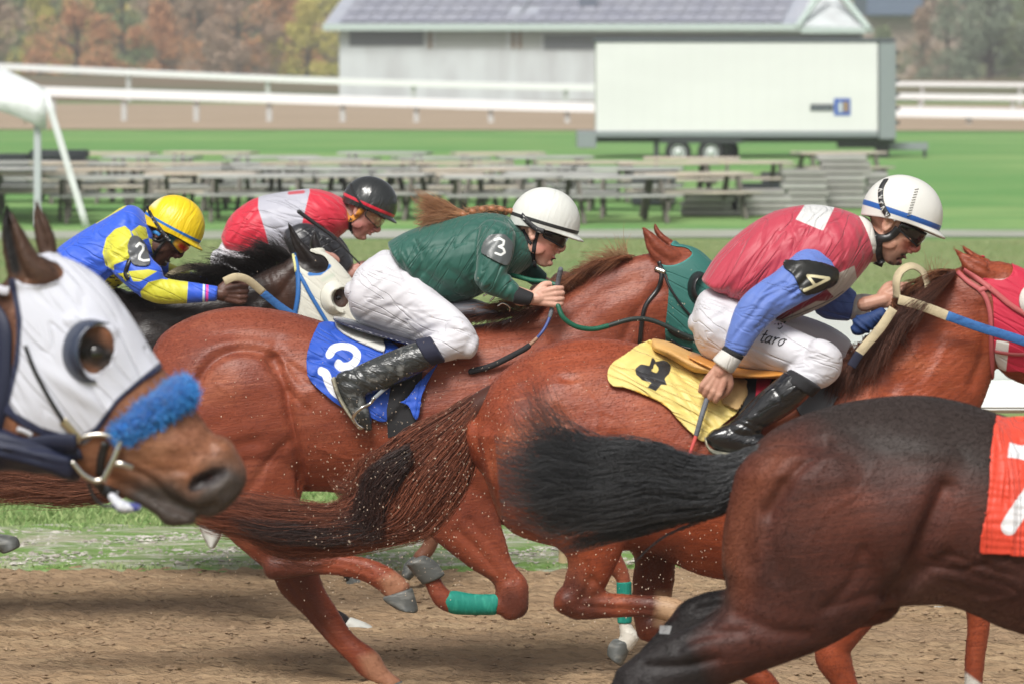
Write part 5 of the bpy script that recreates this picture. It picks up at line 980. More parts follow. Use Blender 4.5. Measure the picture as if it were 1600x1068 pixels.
m_nav = mat('navy elastic', (.012, .014, .035), .8, bumps=[((300, 300, 300), 0, .0006)])
m_blkf = mat('black elastic', (.015, .015, .017), .85, bumps=[((300, 300, 300), 0, .0006)])
m_lens = mat('dark goggle lens', (.012, .010, .010), .12, coat=.3)
m_breech = cloth('white breeches', (.60, .59, .625), -32, fold=.008, rough=.6)
m_breechg = cloth('shaded far breeches', (.70, .69, .72), -20, fold=.006)
FW = lambda pts: ('poly', pts)

# ---------------- rider 3: green silks, white helmet
J = 17.8; M3 = headM(841, 358, J, 21, 1.13, -4)
p3 = root('person', tuple(W(700, 470, J)), 'crouching jockey in green silks and white helmet with a braid, holding a whip', 'person', 'jockeys riding')
b = Body(J); head(b, M3, mouth=.006, nose=.985, jaw=.9)
b.loft([(800, 350, 800, 398, .06), (818, 352, 822, 402, .058), (838, 355, 846, 400, .055)], dy=0, cap=(.5, .5))
b.limb([(620, 430, 34), (690, 405, 44), (760, 385, 46), (805, 375, 26)], flat=.9, thin=.75)
b.limb([(778, 390, 14, -.12), (764, 430, 18, -.22), (785, 448, 14, -.22), (828, 464, 10, -.2)], thin=.72, keep=1); H3 = hand(b, 833, 466, J - .2, -4, 1.12)
b.limb([(790, 385, 20, .16), (830, 425, 15, .2), (858, 448, 10, .14)], thin=.72, keep=1); hand(b, 858, 452, J + .12, -8, 1.12)
for sg in (-1, 1): b.limb([(590, 440, 40, sg * .08), (660, 495, 28, sg * .16), (728, 535, 20, sg * .27), (680, 550, 18, sg * .3), (560, 590, 14, sg * .33), (545, 620, 12, sg * .34), (572, 655, 10, sg * .34)], thin=.5)
me = b.mesh(.0034, 3); sculpt(me, face_sculpt(M3, .006))
sk = {'red': ('line', [(846, 385), (862, 395)], 26), 'lip': ('line', [(864, 403), (872, 406), (866, 411)], 5.5), 'mo': ('line', [(862, 406), (872, 404)], 3.5)}
add_attrs(me, sk, PX(co(me))); S3 = bvh_of(me)
link(me, 'body', skin('fair skin', (.62, .36, .27), (.55, .27, .2), layers=[('red', (.60, .25, .19), -10, 12), ('lip', (.42, .14, .12), -1, 2), ('mo', (.08, .02, .02), -1, 1)]), p3)
b = Body(J)
b.loft([(606, 378, 634, 430, .15), (640, 360, 660, 462, .165), (695, 343, 704, 476, .185), (748, 332, 748, 462, .195), (782, 334, 790, 440, .175), (800, 342, 816, 425, .12), (812, 352, 830, 414, .085)], cap=(.15, .2), n=26)
b.loft([(750, 352, 806, 366, .07, -.15), (745, 385, 803, 395, .065, -.19), (744, 415, 792, 425, .06, -.22), (746, 440, 782, 440, .055, -.23)])
b.loft([(764, 402, 744, 443, .055), (782, 414, 757, 458, .055), (798, 432, 780, 466, .045), (811, 446, 805, 474, .04)], dy=-.22, cap=(.4, .1))
b.loft([(790, 372, 800, 430, .07, .15), (830, 405, 822, 440, .05, .2), (855, 428, 845, 455, .04, .17)], cap=(.3, .1))
SC = [('c', [(640, 372), (660, 400), (650, 450)], 6, .008), ('c', [(690, 352), (740, 345), (780, 360), (745, 400), (738, 430)], 5, .006), ('w', [(600, 380), (760, 330), (800, 380), (745, 475), (640, 465)], 60, 46, .0035, 3), ('w', [(740, 400), (800, 400), (815, 475), (745, 455)], -55, 13, .0045, 5), ('w', [(605, 380), (660, 360), (660, 460), (630, 440)], 70, 20, .006, 6), ('c', [(700, 420), (725, 440), (745, 460)], 6, .007), ('c', [(660, 425), (700, 455), (720, 468)], 6, .006), ('c', [(644, 396), (690, 384), (742, 378)], 2.5, .003)]
jer3, G3 = garment(b, 'silks', cloth('green silks', (.010, .085, .062), 50, fold=.010, rough=.55, sheen=.25), p3, .0062, 3, SC)
b = Body(J); b.loft([(806, 446, 801, 474, .044), (820, 452, 815, 477, .043), (834, 458, 827, 477, .038)], dy=-.22, cap=(.05, .1)); link(b.mesh(.005, 2), 'cuff', m_blkf, p3)
b = Body(J); b.loft([(806, 350, 822, 408, .078), (822, 356, 834, 402, .066)], cap=(.1, .1)); link(b.mesh(.005, 2), 'collar', m_blkf, p3)
b = Body(J)
b.loft([(548, 440, 544, 468, .10), (558, 420, 550, 492, .14), (580, 402, 570, 512, .165), (606, 390, 600, 524, .17), (642, 412, 635, 534, .15, -.04), (678, 452, 668, 540, .12, -.12), (710, 478, 694, 552, .095, -.2), (732, 500, 712, 560, .08, -.25), (744, 520, 728, 560, .07, -.27)], n=26)
b.loft([(745, 530, 700, 500, .07), (738, 549, 690, 515, .07), (715, 560, 670, 524, .065), (694, 566, 656, 532, .062)], dy=-.28, cap=(.5, .1))
b.loft([(590, 400, 590, 515, .14, .05), (640, 430, 635, 530, .12, .12), (690, 470, 680, 548, .10, .2), (738, 515, 715, 562, .07, .27)]); b.loft([(745, 530, 700, 500, .07), (715, 560, 670, 524, .065), (694, 566, 656, 532, .062)], dy=.28, cap=(.5, .1))
garment(b, 'breeches', m_breech, p3, .0068, 3, [('w', [(600, 392), (560, 420), (548, 470), (600, 515), (660, 520), (650, 420)], -38, 19, .0022, 8), ('w', [(650, 430), (745, 515), (720, 560), (650, 530)], -15, 11, .0022, 12), ('c', [(560, 440), (600, 425), (640, 420)], 4, .004), ('c', [(640, 530), (680, 512), (740, 520)], 4, .005), ('c', [(560, 500), (600, 480), (650, 480)], 4, .004), ('c', [(600, 392), (618, 400), (634, 440)], 3, .004)])
def boots(J, secs, foot, sock, sole, parent, mb, msock, dyn, wr=()):
    for sg in (1, -1):
        b = Body(J); b.loft(secs, dy=dyn * sg, cap=(.05, .4)); b.loft(foot, dy=dyn * sg, cap=(.4, .6)); o, bv = garment(b, 'boot', mb, parent, .0055, 2, wr if sg > 0 else ())
        b = Body(J); b.loft(sock, dy=dyn * sg, cap=(.05, .05)); s_ = link(b.mesh(.0055, 2), 'boot_top', msock, parent); s_.parent = o
        if sg > 0:
            b = Body(J); b.loft(sole, dy=dyn * sg, cap=(.3, .4)); s_ = link(b.mesh(.005, 2), 'sole', m_sole, parent); s_.parent = o; keep = bv
    return keep
BT3 = boots(J, [(652, 533, 676, 572, .062), (628, 541, 655, 583, .06), (600, 552, 630, 596, .058), (568, 566, 602, 608, .052), (546, 578, 575, 617, .048), (532, 590, 563, 628, .045)],
      [(524, 590, 552, 580, .036), (528, 612, 566, 606, .042), (540, 634, 574, 630, .042), (552, 652, 580, 650, .04), (562, 664, 582, 668, .03)], [(648, 530, 672, 572, .066), (672, 525, 696, 565, .068)],
      [(517, 592, 524, 588, .037), (526, 620, 533, 616, .042), (545, 650, 550, 647, .042), (560, 670, 568, 668, .032)], p3, m_boot3, m_nav, -.33, [('c', [(550, 575), (562, 600), (580, 612)], 3, .004), ('c', [(556, 570), (575, 595), (595, 605)], 3, .004), ('c', [(536, 595), (556, 600), (570, 612)], 3, .003)])
mh3 = mat('white helmet cover', (.64, .65, .61), .5, layers=[('band', (.025, .027, .028), 0, .0015)], bumps=[((6, 10, 26), 70, .004, 2, 1), ((30, 30, 30), 0, .001)])
hel3, HB3 = helmet(M3, mh3, p3, dx=.014, dz=.03, tilt=-4.5, a=.131, c=.13, peak=.034)
g = goggles(M3, m_lens, m_blkf, p3, top=.02, bot=-.03)
def gstrap(line, bv, w, m, nm, parent, off=.001, **kw): return link(strap(line, bv, w, .0035, off, **kw), nm, m, parent)
m_band = mat('black printed strap', (.02, .02, .022), .6, var=[((.5, .5, .48), (85, 85, 85), .62, .66)])
gstrap([(815, 336), (826, 348), (838, 358), (850, 362)], HB3, .022, m_band, 'goggle_strap', p3)
gstrap([(840, 362), (836, 378), (834, 395), (835, 410), (836, 417)], S3, .017, m_blkf, 'chin_strap', p3, .002); gstrap([(818, 358), (824, 372), (830, 382)], S3, .012, m_blkf, 'chin_strap', p3, .002)
# braid and tuft
mh_ = mat('ginger hair', (.30, .12, .05), .45, tone=(.62, .34, .17), sheen=.1)
b = Body(J)
for i in range(11):
    t = i / 10; px = 798 - 74 * t; py = 331 + 6 * t - 6 * math.sin(t * 3.1); b.pball(px, py + (2 if i % 2 else -1), 6.5, 5, .013, -.01 + (.008 if i % 2 else -.008), -28 if i % 2 else 20)
hb = link(b.mesh(.004, 1), 'hair', mh_, p3)
o = link(tail_hair([(728, 331, 730, 343, .012), (712, 323, 716, 348, .03), (694, 310, 700, 358, .05), (676, 302, 684, 367, .06), (655, 296, 664, 375, .07), (640, 290, 648, 380, .07)], J, 1300, seg=10, stray=.07, clumps=15, wave=.03, pullk=.85, s0max=.1, s1min=.55, r=(.0010, .0004)), 'hair_tuft', mh_, p3); o.parent = hb
o = link(tail_hair([(800, 326, 800, 338, .012), (770, 320, 770, 336, .03), (735, 322, 735, 340, .03), (718, 318, 718, 346, .03)], J, 260, seg=10, stray=.35, clumps=26, wave=.2, s0max=.6, s1min=.3, r=(.0008, .0003)), 'hair_wisps', mh_, p3); o.parent = hb

# ---------------- rider 4: pink red silks, white helmet with blue band
J = 15.5; M4 = headM(1396, 346, J, 33, 1.12, -8)
p4 = root('person', tuple(W(1220, 520, J)), 'crouching jockey in pink-red silks with blue sleeves and a blue-banded white helmet', 'person', 'jockeys riding')
b = Body(J); head(b, M4, mouth=.005, nose=1.0)
b.loft([(1340, 345, 1345, 410, .065), (1358, 348, 1366, 410, .062), (1380, 352, 1390, 402, .055)])
b.limb([(1140, 450, 45), (1200, 425, 56), (1270, 395, 62), (1345, 380, 30)], flat=.9, thin=.75)
b.limb([(1278, 412, 14, -.13), (1210, 460, 18, -.26), (1165, 505, 15, -.28), (1132, 567, 11, -.3)], thin=.72, keep=1); H4 = hand(b, 1130, 572, J - .3, 118, 1.12, 8)
b.limb([(1300, 420, 24, .18), (1310, 475, 18, .2), (1345, 478, 13, .15), (1372, 472, 10, .1)], thin=.72, keep=1); hand(b, 1374, 470, J - .02, -14, 1.1, -15)
for sg in (-1, 1): b.limb([(1130, 510, 46, sg * .08), (1220, 540, 30, sg * .16), (1290, 568, 21, sg * .26), (1240, 600, 19, sg * .31), (1160, 655, 15, sg * .35), (1190, 690, 12, sg * .35)], thin=.5)
me = b.mesh(.0032, 3); sculpt(me, face_sculpt(M4, .005))
sk = {'red': ('line', [(1418, 386), (1440, 392)], 18), 'lip': ('line', [(1404, 405), (1413, 402), (1408, 409)], 5), 'mo': ('line', [(1402, 405), (1413, 402)], 3.5), 'beard': ('multi', [('line', [(1410, 399), (1422, 400)], 6), ('line', [(1391, 412), (1398, 418), (1405, 412), (1410, 408)], 7)]), 'stub': ('poly', [(1375, 395), (1395, 395), (1412, 395), (1416, 412), (1400, 424), (1380, 412)])}
add_attrs(me, sk, PX(co(me))); S4 = bvh_of(me)
link(me, 'body', skin('tanned skin', (.5, .27, .19), (.44, .2, .14), layers=[('red', (.5, .15, .12), -8, 10), ('stub', (.3, .17, .125), -8, 8), ('beard', (.03, .02, .018), -1.5, 1.5), ('lip', (.38, .12, .11), -1, 2), ('mo', (.05, .015, .015), -1, 1)]), p4)
b = Body(J)
b.loft([(1096, 436, 1124, 458, .13), (1120, 398, 1160, 478, .155), (1160, 360, 1190, 504, .175), (1208, 331, 1228, 502, .19), (1262, 320, 1280, 482, .2), (1304, 324, 1318, 458, .19), (1335, 334, 1346, 428, .13), (1352, 345, 1362, 408, .085)], cap=(.15, .2), n=28)
SC = [('w', [(1095, 440), (1210, 328), (1340, 335), (1320, 450), (1222, 500), (1130, 470)], -48, 46, .0045, 21), ('w', [(1095, 440), (1180, 350), (1250, 400), (1180, 495)], -62, 30, .003, 22), ('w', [(1290, 330), (1350, 345), (1355, 420), (1310, 440)], 72, 19, .0035, 23), ('c', [(1235, 350), (1245, 375), (1240, 400)], 5, .007), ('c', [(1305, 330), (1320, 370), (1318, 420)], 5, .006)]
A4 = {'wp': FW([(1243, 343), (1264, 310), (1304, 310), (1304, 324), (1286, 361)]), 'wp2': FW([(1205, 520), (1206, 500), (1222, 484), (1275, 452), (1290, 440), (1300, 432), (1335, 415), (1340, 440), (1320, 475), (1240, 520)]), 'mar': FW([(1200, 505), (1206, 490), (1219, 478), (1275, 446), (1290, 450), (1303, 464), (1293, 470), (1275, 471), (1222, 499)]), 'pip': ('line', [(1222, 500), (1250, 490), (1300, 468), (1318, 455)], 1.6)}
garment(b, 'silks', cloth('pink red silks', (.45, .04, .07), 50, layers=[('wp', (.6, .6, .59), -.6, .6), ('wp2', (.55, .49, .44), -.6, .6), ('mar', (.22, .012, .03), -.6, .6), ('pip', (.08, .06, .05), -.5, .5)], fold=.012, rough=.5, sheen=.2), p4, .0062, 3, SC, A4)
b = Body(J)
b.loft([(1262, 378, 1314, 428, .072, -.14), (1238, 401, 1299, 447, .074, -.2), (1212, 424, 1268, 466, .062, -.24), (1188, 440, 1242, 479, .06, -.26), (1165, 458, 1216, 494, .06, -.28), (1148, 482, 1196, 512, .052, -.29), (1138, 512, 1181, 530, .046, -.3), (1131, 540, 1165, 556, .044, -.3)], cap=(.6, .05), n=22)
SC = [('w', [(1235, 400), (1300, 445), (1200, 510), (1130, 555), (1140, 480)], -50, 24, .006, 31), ('w', [(1190, 430), (1290, 440), (1250, 480), (1180, 480)], -28, 11, .005, 33), ('w', [(1265, 372), (1315, 400), (1310, 430), (1240, 410)], 40, 16, .005, 35)]
slv, SB4 = garment(b, 'sleeve', cloth('blue sleeve', (.10, .17, .48), -20, fold=.008, rough=.6, sheen=.2), p4, .0056, 3, SC)
b = Body(J); b.loft([(1295, 425, 1275, 490, .07, .14), (1318, 440, 1292, 499, .07, .17), (1338, 456, 1326, 502, .06, .15)], cap=(.4, .1)); garment(b, 'sleeve', bpy.data.materials['blue sleeve'], p4, .006, 3, [('c', [(1285, 484), (1305, 492), (1328, 494)], 3, .005), ('w', [(1280, 450), (1340, 450), (1330, 500), (1285, 500)], 60, 14, .004, 2)])
m_cuff = cloth('white cuff', (.62, .60, .56), 70, fold=.006)
b = Body(J); b.loft([(1334, 461, 1328, 500, .056, .14), (1350, 459, 1342, 501, .055, .12), (1367, 461, 1353, 499, .048, .1)], cap=(.05, .05)); garment(b, 'cuff', m_cuff, p4, .005, 2, [('c', [(1345, 460), (1335, 500)], 4, .004)])
b = Body(J); b.loft([(1129, 544, 1159, 563, .05), (1120, 553, 1151, 575, .05), (1113, 561, 1144, 583, .045)], dy=-.3, cap=(.1, .1)); garment(b, 'cuff', m_cuff, p4, .005, 2)
b = Body(J); b.loft([(1131, 540, 1163, 557, .05), (1127, 545, 1159, 563, .051)], dy=-.3, cap=(.05, .05)); link(b.mesh(.004, 1), 'wrist_band', m_blkf, p4)
b = Body(J); b.loft([(1373, 460, 1360, 488, .042), (1379, 463, 1367, 488, .04)], dy=.08, cap=(.05, .05)); link(b.mesh(.004, 1), 'wrist_band', m_blkf, p4)
b = Body(J); b.loft([(1340, 337, 1357, 404, .088), (1350, 338, 1366, 403, .084), (1358, 342, 1370, 400, .078)], cap=(.1, .1)); garment(b, 'collar', cloth('white collar', (.62, .6, .56), 80, fold=.005), p4, .005, 2)
b = Body(J)
b.loft([(1082, 490, 1082, 516, .09), (1092, 462, 1088, 540, .14), (1110, 450, 1104, 562, .165), (1138, 455, 1134, 575, .17), (1175, 476, 1174, 580, .15, -.05), (1215, 500, 1214, 584, .125, -.12), (1252, 518, 1240, 592, .1, -.18), (1286, 534, 1266, 604, .085, -.22), (1308, 550, 1284, 602, .076, -.24)], n=28)
b.loft([(1317, 566, 1264, 536, .075), (1312, 586, 1252, 556, .072), (1295, 602, 1240, 570, .07), (1278, 608, 1228, 580, .066)], dy=-.26, cap=(.5, .1))
b.loft([(1120, 460, 1120, 570, .13, .06), (1180, 472, 1175, 565, .11, .13), (1240, 488, 1225, 565, .1, .18), (1292, 506, 1270, 580, .085, .22), (1326, 528, 1298, 590, .075, .24), (1334, 548, 1310, 596, .065, .25)]); b.loft([(1336, 555, 1290, 535, .07), (1310, 600, 1260, 575, .066), (1290, 630, 1240, 600, .06)], dy=.27)
bre4, BB4 = garment(b, 'breeches', m_breech, p4, .0066, 3, [('w', [(1230, 520), (1317, 555), (1300, 602), (1235, 585)], -14, 9, .0026, 41), ('w', [(1085, 470), (1130, 450), (1160, 560), (1100, 560)], -50, 26, .002, 43), ('c', [(1215, 582), (1240, 565), (1262, 540)], 4, .005), ('c', [(1135, 520), (1200, 520), (1250, 540)], 7, .003), ('c', [(1110, 500), (1150, 480), (1180, 478)], 5, .004)])
BT4 = boots(J, [(1275, 608, 1226, 580, .064), (1262, 622, 1208, 596, .066), (1242, 640, 1186, 613, .062), (1220, 655, 1165, 634, .055), (1200, 666, 1148, 652, .05), (1185, 680, 1132, 666, .046)],
      [(1122, 668, 1104, 690, .038), (1138, 662, 1118, 702, .044), (1165, 668, 1146, 708, .046), (1200, 682, 1184, 712, .044), (1232, 700, 1224, 720, .03)], [(1284, 606, 1234, 576, .07), (1270, 620, 1220, 588, .07)],
      [(1102, 680, 1103, 698, .038), (1112, 700, 1115, 710, .042), (1150, 706, 1148, 714, .045), (1190, 708, 1188, 717, .044), (1228, 718, 1226, 724, .03)], p4, m_boot, m_blkf, -.35, [('c', [(1190, 612), (1168, 640), (1145, 655)], 3, .004), ('c', [(1200, 590), (1225, 630)], 3, .003), ('c', [(1140, 655), (1165, 665), (1185, 678)], 3, .005), ('c', [(1150, 650), (1175, 660), (1195, 668)], 3, .004)])
mh4 = mat('white glossy helmet cover', (.67, .66, .62), .38, coat=.15, layers=[('band', (.02, .10, .36), 0, .0015)], bumps=[((3, 3, 8), 70, .004, 2, 1), ((30, 30, 30), 0, .0008)])
hel4, HB4 = helmet(M4, mh4, p4, dx=.012, dz=.031, tilt=-14, a=.133, c=.130, peak=.032, band=(.0, .0095))
goggles(M4, m_lens, m_blkf, p4)
m_band4 = mat('black lettered strap', (.02, .02, .022), .6)
gs = gstrap([(1385, 281), (1377, 295), (1377, 315), (1384, 332), (1395, 345), (1402, 352)], HB4, .021, m_band4, 'goggle_strap', p4)
for i, (x, y, a) in enumerate(((1377, 300, 5), (1377, 309, 0), (1378, 318, -10), (1381, 327, -20), (1386, 335, -35), (1392, 342, -45), (1398, 348, -45))):
    ca, sa = math.cos(math.radians(a)), math.sin(math.radians(a)); pts = [[(-3, -2.5), (3, -2.5)], [(-3, 2), (3, -2.5)], [(-3, 2), (3, 2)]][i % 3:i % 3 + 2] if i % 3 < 2 else [[(-3, 0), (3, 0)], [(0, -2), (3, 2)]]
    for sgm in pts:
        o = gstrap([(x + u * ca - v * sa, y + u * sa + v * ca) for u, v in sgm], HB4, .0032, mat('white print', (.6, .6, .58), .6) if 'white print' not in bpy.data.materials else bpy.data.materials['white print'], 'strap_letter', p4, .0052); o.parent = gs
gstrap([(1353, 338), (1356, 352), (1362, 364), (1372, 372), (1386, 372), (1398, 364), (1404, 356)], S4, .03, m_black, 'ear_harness', p4, .004)
gstrap([(1376, 374), (1373, 388), (1374, 402), (1378, 412)], S4, .026, m_black, 'chin_strap', p4, .003); gstrap([(1368, 408), (1380, 413)], S4, .026, m_black, 'chin_cup', p4, .003)
# seam stitches on the helmet cover
mst = mat('grey stitching', (.35, .35, .33), .8)
for i in range(11): gstrap([(1432 - i * 1.2 + 3, 296 + i * 4), (1432 - i * 1.2 - 3, 297 + i * 4)], HB4, .0018, mst, 'stitch', p4, .0005).parent = hel4
# armbands
m_num = {}
def armband(poly, bv, digit, col, numcol, parent, wstroke, **kw):
    m = mat('armband ' + str(len(m_num)), col, .35, layers=[('n', numcol, -.5, .5)], bumps=[((30, 50, 30), 0, .002)]); m_num[len(m_num)] = m
    me = drape(poly, bv, .006, 1.8, attrs={'n': ('multi', [('line', d, wstroke) for d in digit])}, sm=3, **kw); return solidify(link(me, 'armband', m, parent), .004)
armband([(1226, 406), (1242, 408), (1268, 408), (1298, 416), (1309, 424), (1306, 443), (1282, 455), (1264, 460), (1252, 456), (1240, 430), (1225, 418)], SB4, [[(1256, 454), (1294, 436)], [(1261, 431), (1294, 435)], [(1261, 431), (1273, 446)]], (.012, .012, .01), (.66, .6, .38), p4, 4.2)
armband([(756, 378), (766, 368), (784, 366), (796, 374), (801, 386), (796, 410), (786, 414), (756, 398), (752, 392)], G3, [[(773, 376), (780, 373), (787, 377), (786, 383), (779, 386), (786, 389), (788, 395), (782, 399), (774, 396)]], (.09, .10, .10), (.75, .77, .74), p3, 3.4)
# embroidered name on the breeches thigh (partly hidden behind the sleeve)
mthr = mat('black embroidery', (.01, .01, .012), .7)
def script(letters, ox, oy, sc, ang, parent, bv):
    ca, sa = math.cos(math.radians(ang)), math.sin(math.radians(ang)); x0 = 0; first = None
    for L_, adv in letters:
        for st in L_:
            pts = [(ox + ((x0 + u + v * .35) * ca + v * sa) * sc, oy + ((x0 + u + v * .35) * sa - v * ca) * sc) for u, v in st]
            o = link(strap(pts, bv, .0042, .0012, .001, sub=4), 'embroidery', mthr, parent)
            if first is None: first = o
            else: o.name = 'stitching'; o.parent = first
        x0 += adv
nn_ = ([[(0, 4), (1, 6), (1, 0)], [(1, 4), (3, 6), (4, 5), (4, 1), (5, 0)]], 5.4); yy_ = ([[(0, 6), (.5, 2), (2, 1), (4, 5)], [(4, 6), (3.5, -1), (2, -4), (.5, -3)]], 5)
tt_ = ([[(1.5, 10), (1, 2), (2, 0), (3.4, 1)], [(-.4, 6), (3.4, 6.4)]], 4); aa_ = ([[(4, 5), (2, 6), (0, 3), (1.4, 0), (3.6, 2), (4, 6)], [(4, 6), (4, 1), (5.4, 0)]], 6); rr_ = ([[(0, 5), (1, 6), (1, 0)], [(1, 3.6), (3, 6), (4.2, 5.4)]], 4.8); oo_ = ([[(3, 6), (.6, 4.6), (.6, 1.4), (2.4, 0), (4.2, 2), (4, 5), (3, 6), (5.4, 5.6)]], 6)
script([nn_, yy_], 1209, 507, 1.6, 8, p4, BB4); script([tt_, aa_, rr_, oo_], 1186, 533, 1.9, 12, p4, BB4)

# ---------------- rider 2: blue and yellow
J = 19.6; M2 = headM(260, 361, J, 43, 1.13, -4)
p2 = root('person', tuple(W(160, 450, J)), 'crouching jockey in blue and yellow silks with a yellow helmet', 'person', 'jockeys riding')
b = Body(J); head(b, M2, mouth=.009, nose=.98)
b.loft([(206, 338, 214, 392, .06), (222, 340, 232, 398, .058), (240, 350, 246, 398, .052)])
b.limb([(85, 440, 40), (130, 405, 42), (180, 380, 44), (225, 368, 24)], flat=.9, thin=.75)
b.limb([(192, 385, 18, -.16), (218, 435, 16, -.22), (245, 452, 14, -.22), (335, 459, 9, -.2)], thin=.72, keep=1); hand(b, 340, 459, J - .2, 1, 1.2, 6)
b.limb([(225, 385, 18, .15), (262, 425, 14, .2), (340, 448, 9, .1)], thin=.72, keep=1); hand(b, 345, 450, J + .08, 2, 1.1)
for sg in (-1, 1): b.limb([(60, 450, 38, sg * .08), (110, 500, 26, sg * .2), (170, 540, 18, sg * .31), (120, 560, 18, sg * .33), (20, 620, 14, sg * .34), (40, 665, 11, sg * .34)], thin=.5)
me = b.mesh(.0036, 3); sculpt(me, face_sculpt(M2, .009))
add_attrs(me, {'mo': ('line', [(256, 414), (262, 410)], 5), 'tee': ('line', [(259, 409), (263, 412)], 2.5), 'nos': ('line', [(270, 402), (284, 398)], 10)}, PX(co(me))); S2 = bvh_of(me)
link(me, 'body', skin('dark brown skin', (.10, .045, .032), (.075, .03, .022), layers=[('nos', (.16, .05, .04), -8, 8), ('mo', (.015, .006, .006), -1, 1), ('tee', (.5, .46, .38), -.5, .5)]), p2)
b = Body(J)
b.loft([(52, 430, 76, 500, .13), (90, 388, 116, 480, .16), (128, 361, 150, 458, .172), (165, 340, 182, 448, .18), (193, 322, 208, 432, .178), (214, 323, 226, 415, .14), (230, 338, 242, 402, .085)], cap=(.2, .2), n=26)
b.loft([(164, 382, 208, 352, .07, -.13), (162, 402, 222, 378, .072, -.17), (172, 422, 238, 404, .062, -.2), (190, 440, 252, 418, .056, -.22), (210, 458, 256, 432, .052, -.22)])
b.loft([(238, 424, 218, 464, .055), (262, 435, 248, 475, .056), (300, 441, 298, 474, .047), (326, 445, 324, 472, .04), (340, 447, 338, 471, .038)], dy=-.21, cap=(.4, .08))
b.loft([(226, 385, 236, 430, .065, .14), (262, 409, 258, 442, .05, .2), (298, 425, 296, 446, .042, .16), (335, 440, 333, 458, .034, .1)], cap=(.4, .1))
A2 = {'ye': ('multi', [FW([(160, 395), (166, 372), (180, 358), (195, 353), (203, 360), (207, 372), (204, 395), (202, 405), (178, 414), (178, 423), (165, 415)]), FW([(205, 362), (218, 352), (228, 356), (232, 372), (215, 378)]), FW([(200, 424), (232, 421), (246, 424), (219, 440), (208, 440)]), FW([(219, 456), (232, 441), (252, 436), (294, 440), (292, 475), (240, 476), (222, 468)]), FW([(264, 408), (290, 404), (300, 436), (262, 442)]), FW([(240, 375), (232, 372), (240, 400), (246, 395)]), FW([(148, 345), (194, 316), (200, 320), (192, 326), (150, 350)])]), 'wh': FW([(317, 440), (320.5, 440), (319.5, 476), (316, 476)]), 'pk': FW([(322, 440), (326, 440), (325, 476), (321, 476)])}
jer2, G2 = garment(b, 'silks', cloth('blue and yellow silks', (.025, .10, .62), -35, layers=[('ye', (.60, .58, .04), -.6, .6), ('wh', (.6, .72, .8), -.4, .4), ('pk', (.7, .05, .35), -.4, .4)], fold=.010, rough=.5, sheen=.2), p2, .0062, 3,
    [('w', [(90, 385), (200, 320), (225, 400), (130, 460), (80, 440)], -35, 24, .005, 51), ('w', [(165, 360), (225, 360), (240, 420), (180, 430)], 25, 12, .004, 53), ('w', [(220, 430), (340, 445), (338, 472), (230, 472)], 55, 12, .003, 55), ('c', [(196, 322), (205, 345), (203, 360)], 4, .005), ('c', [(162, 395), (175, 420), (200, 425)], 4, .006)], A2)
armband([(199, 384), (204, 371), (212, 369), (222, 376), (229, 388), (234, 412), (222, 416), (208, 413), (202, 400)], G2, [[(213, 386), (217, 381), (223, 384), (223, 391), (218, 399), (217, 405), (224, 408), (233, 407)]], (.10, .105, .11), (.75, .77, .74), p2, 3.6)
b = Body(J); b.loft([(50, 430, 60, 500, .15), (100, 450, 100, 540, .13, -.08), (160, 490, 150, 560, .09, -.22), (185, 520, 170, 565, .07, -.28)]); b.loft([(50, 430, 60, 500, .15), (100, 450, 100, 540, .13, .08), (160, 490, 150, 560, .09, .22)]); garment(b, 'breeches', m_breech, p2, .009, 3)
b = Body(J); b.loft([(120, 540, 150, 575, .055, -.33), (20, 600, 50, 635, .05, -.34), (20, 640, 45, 640, .04, -.34), (50, 675, 60, 665, .035, -.34)]); link(b.mesh(.008, 2), 'boot', m_boot, p2)
b = Body(J); b.loft([(120, 540, 150, 575, .055, .33), (20, 600, 50, 635, .05, .34), (20, 640, 45, 640, .04, .34), (50, 675, 60, 665, .035, .34)]); link(b.mesh(.008, 2), 'boot', m_boot, p2)
m_yb = mat('yellow printed waist pack', (.50, .48, .03), .6, var=[((.02, .02, .05), (40, 40, 60), .52, .58)])
link(drape([(163, 440), (175, 430), (198, 426), (202, 434), (188, 446), (172, 454), (165, 450)], G2, .005, 2.5), 'waist_panel', m_yb, p2)
mh2 = mat('yellow helmet cover', (.80, .56, .008), .4, coat=.1, layers=[('fore', (.78, .66, .35), -.085, -.1), ('hz', (.80, .56, .008), .045, .03), ('band', (.02, .16, .5), 0, .001)], bumps=[((6, 10, 30), 65, .007, 2, 1.4), ((30, 30, 30), 0, .001)])
hel2, HB2 = helmet(M2, mh2, p2, dx=.010, dz=.028, tilt=-15, a=.128, c=.132, peak=.03, band=(.002, .006))
lens2 = mat('rainbow goggle lens', (.01, .09, .1), .1, coat=.8, layers=[('rb', (.85, .45, .02), -8, -2), ('rb', (.8, .05, .02), 0, 5)], metal=.3)
g = goggles(M2, lens2, m_blkf, p2); add_attrs(g.data, {'rb': ('line', [(283, 385), (293, 392)], 14)}, PX(co(g.data) + np.array(p2.location)))
gstrap([(230, 322), (236, 336), (245, 350), (254, 363), (266, 378)], HB2, .016, m_band, 'goggle_strap', p2, Yfall=J - .12)
gstrap([(228, 358), (230, 375), (234, 392), (237, 405), (238, 412)], S2, .018, m_black, 'chin_strap', p2, .003); gstrap([(262, 372), (250, 385), (242, 398), (238, 410)], S2, .014, m_black, 'chin_strap', p2, .003); gstrap([(230, 362), (240, 374), (252, 376), (260, 370)], S2, .018, m_black, 'ear_harness', p2, .004)
gstrap([(235, 364), (243, 363), (250, 368)], S2, .016, mat('blue cap lining', (.03, .2, .5), .7), 'cap_lining', p2, .004)
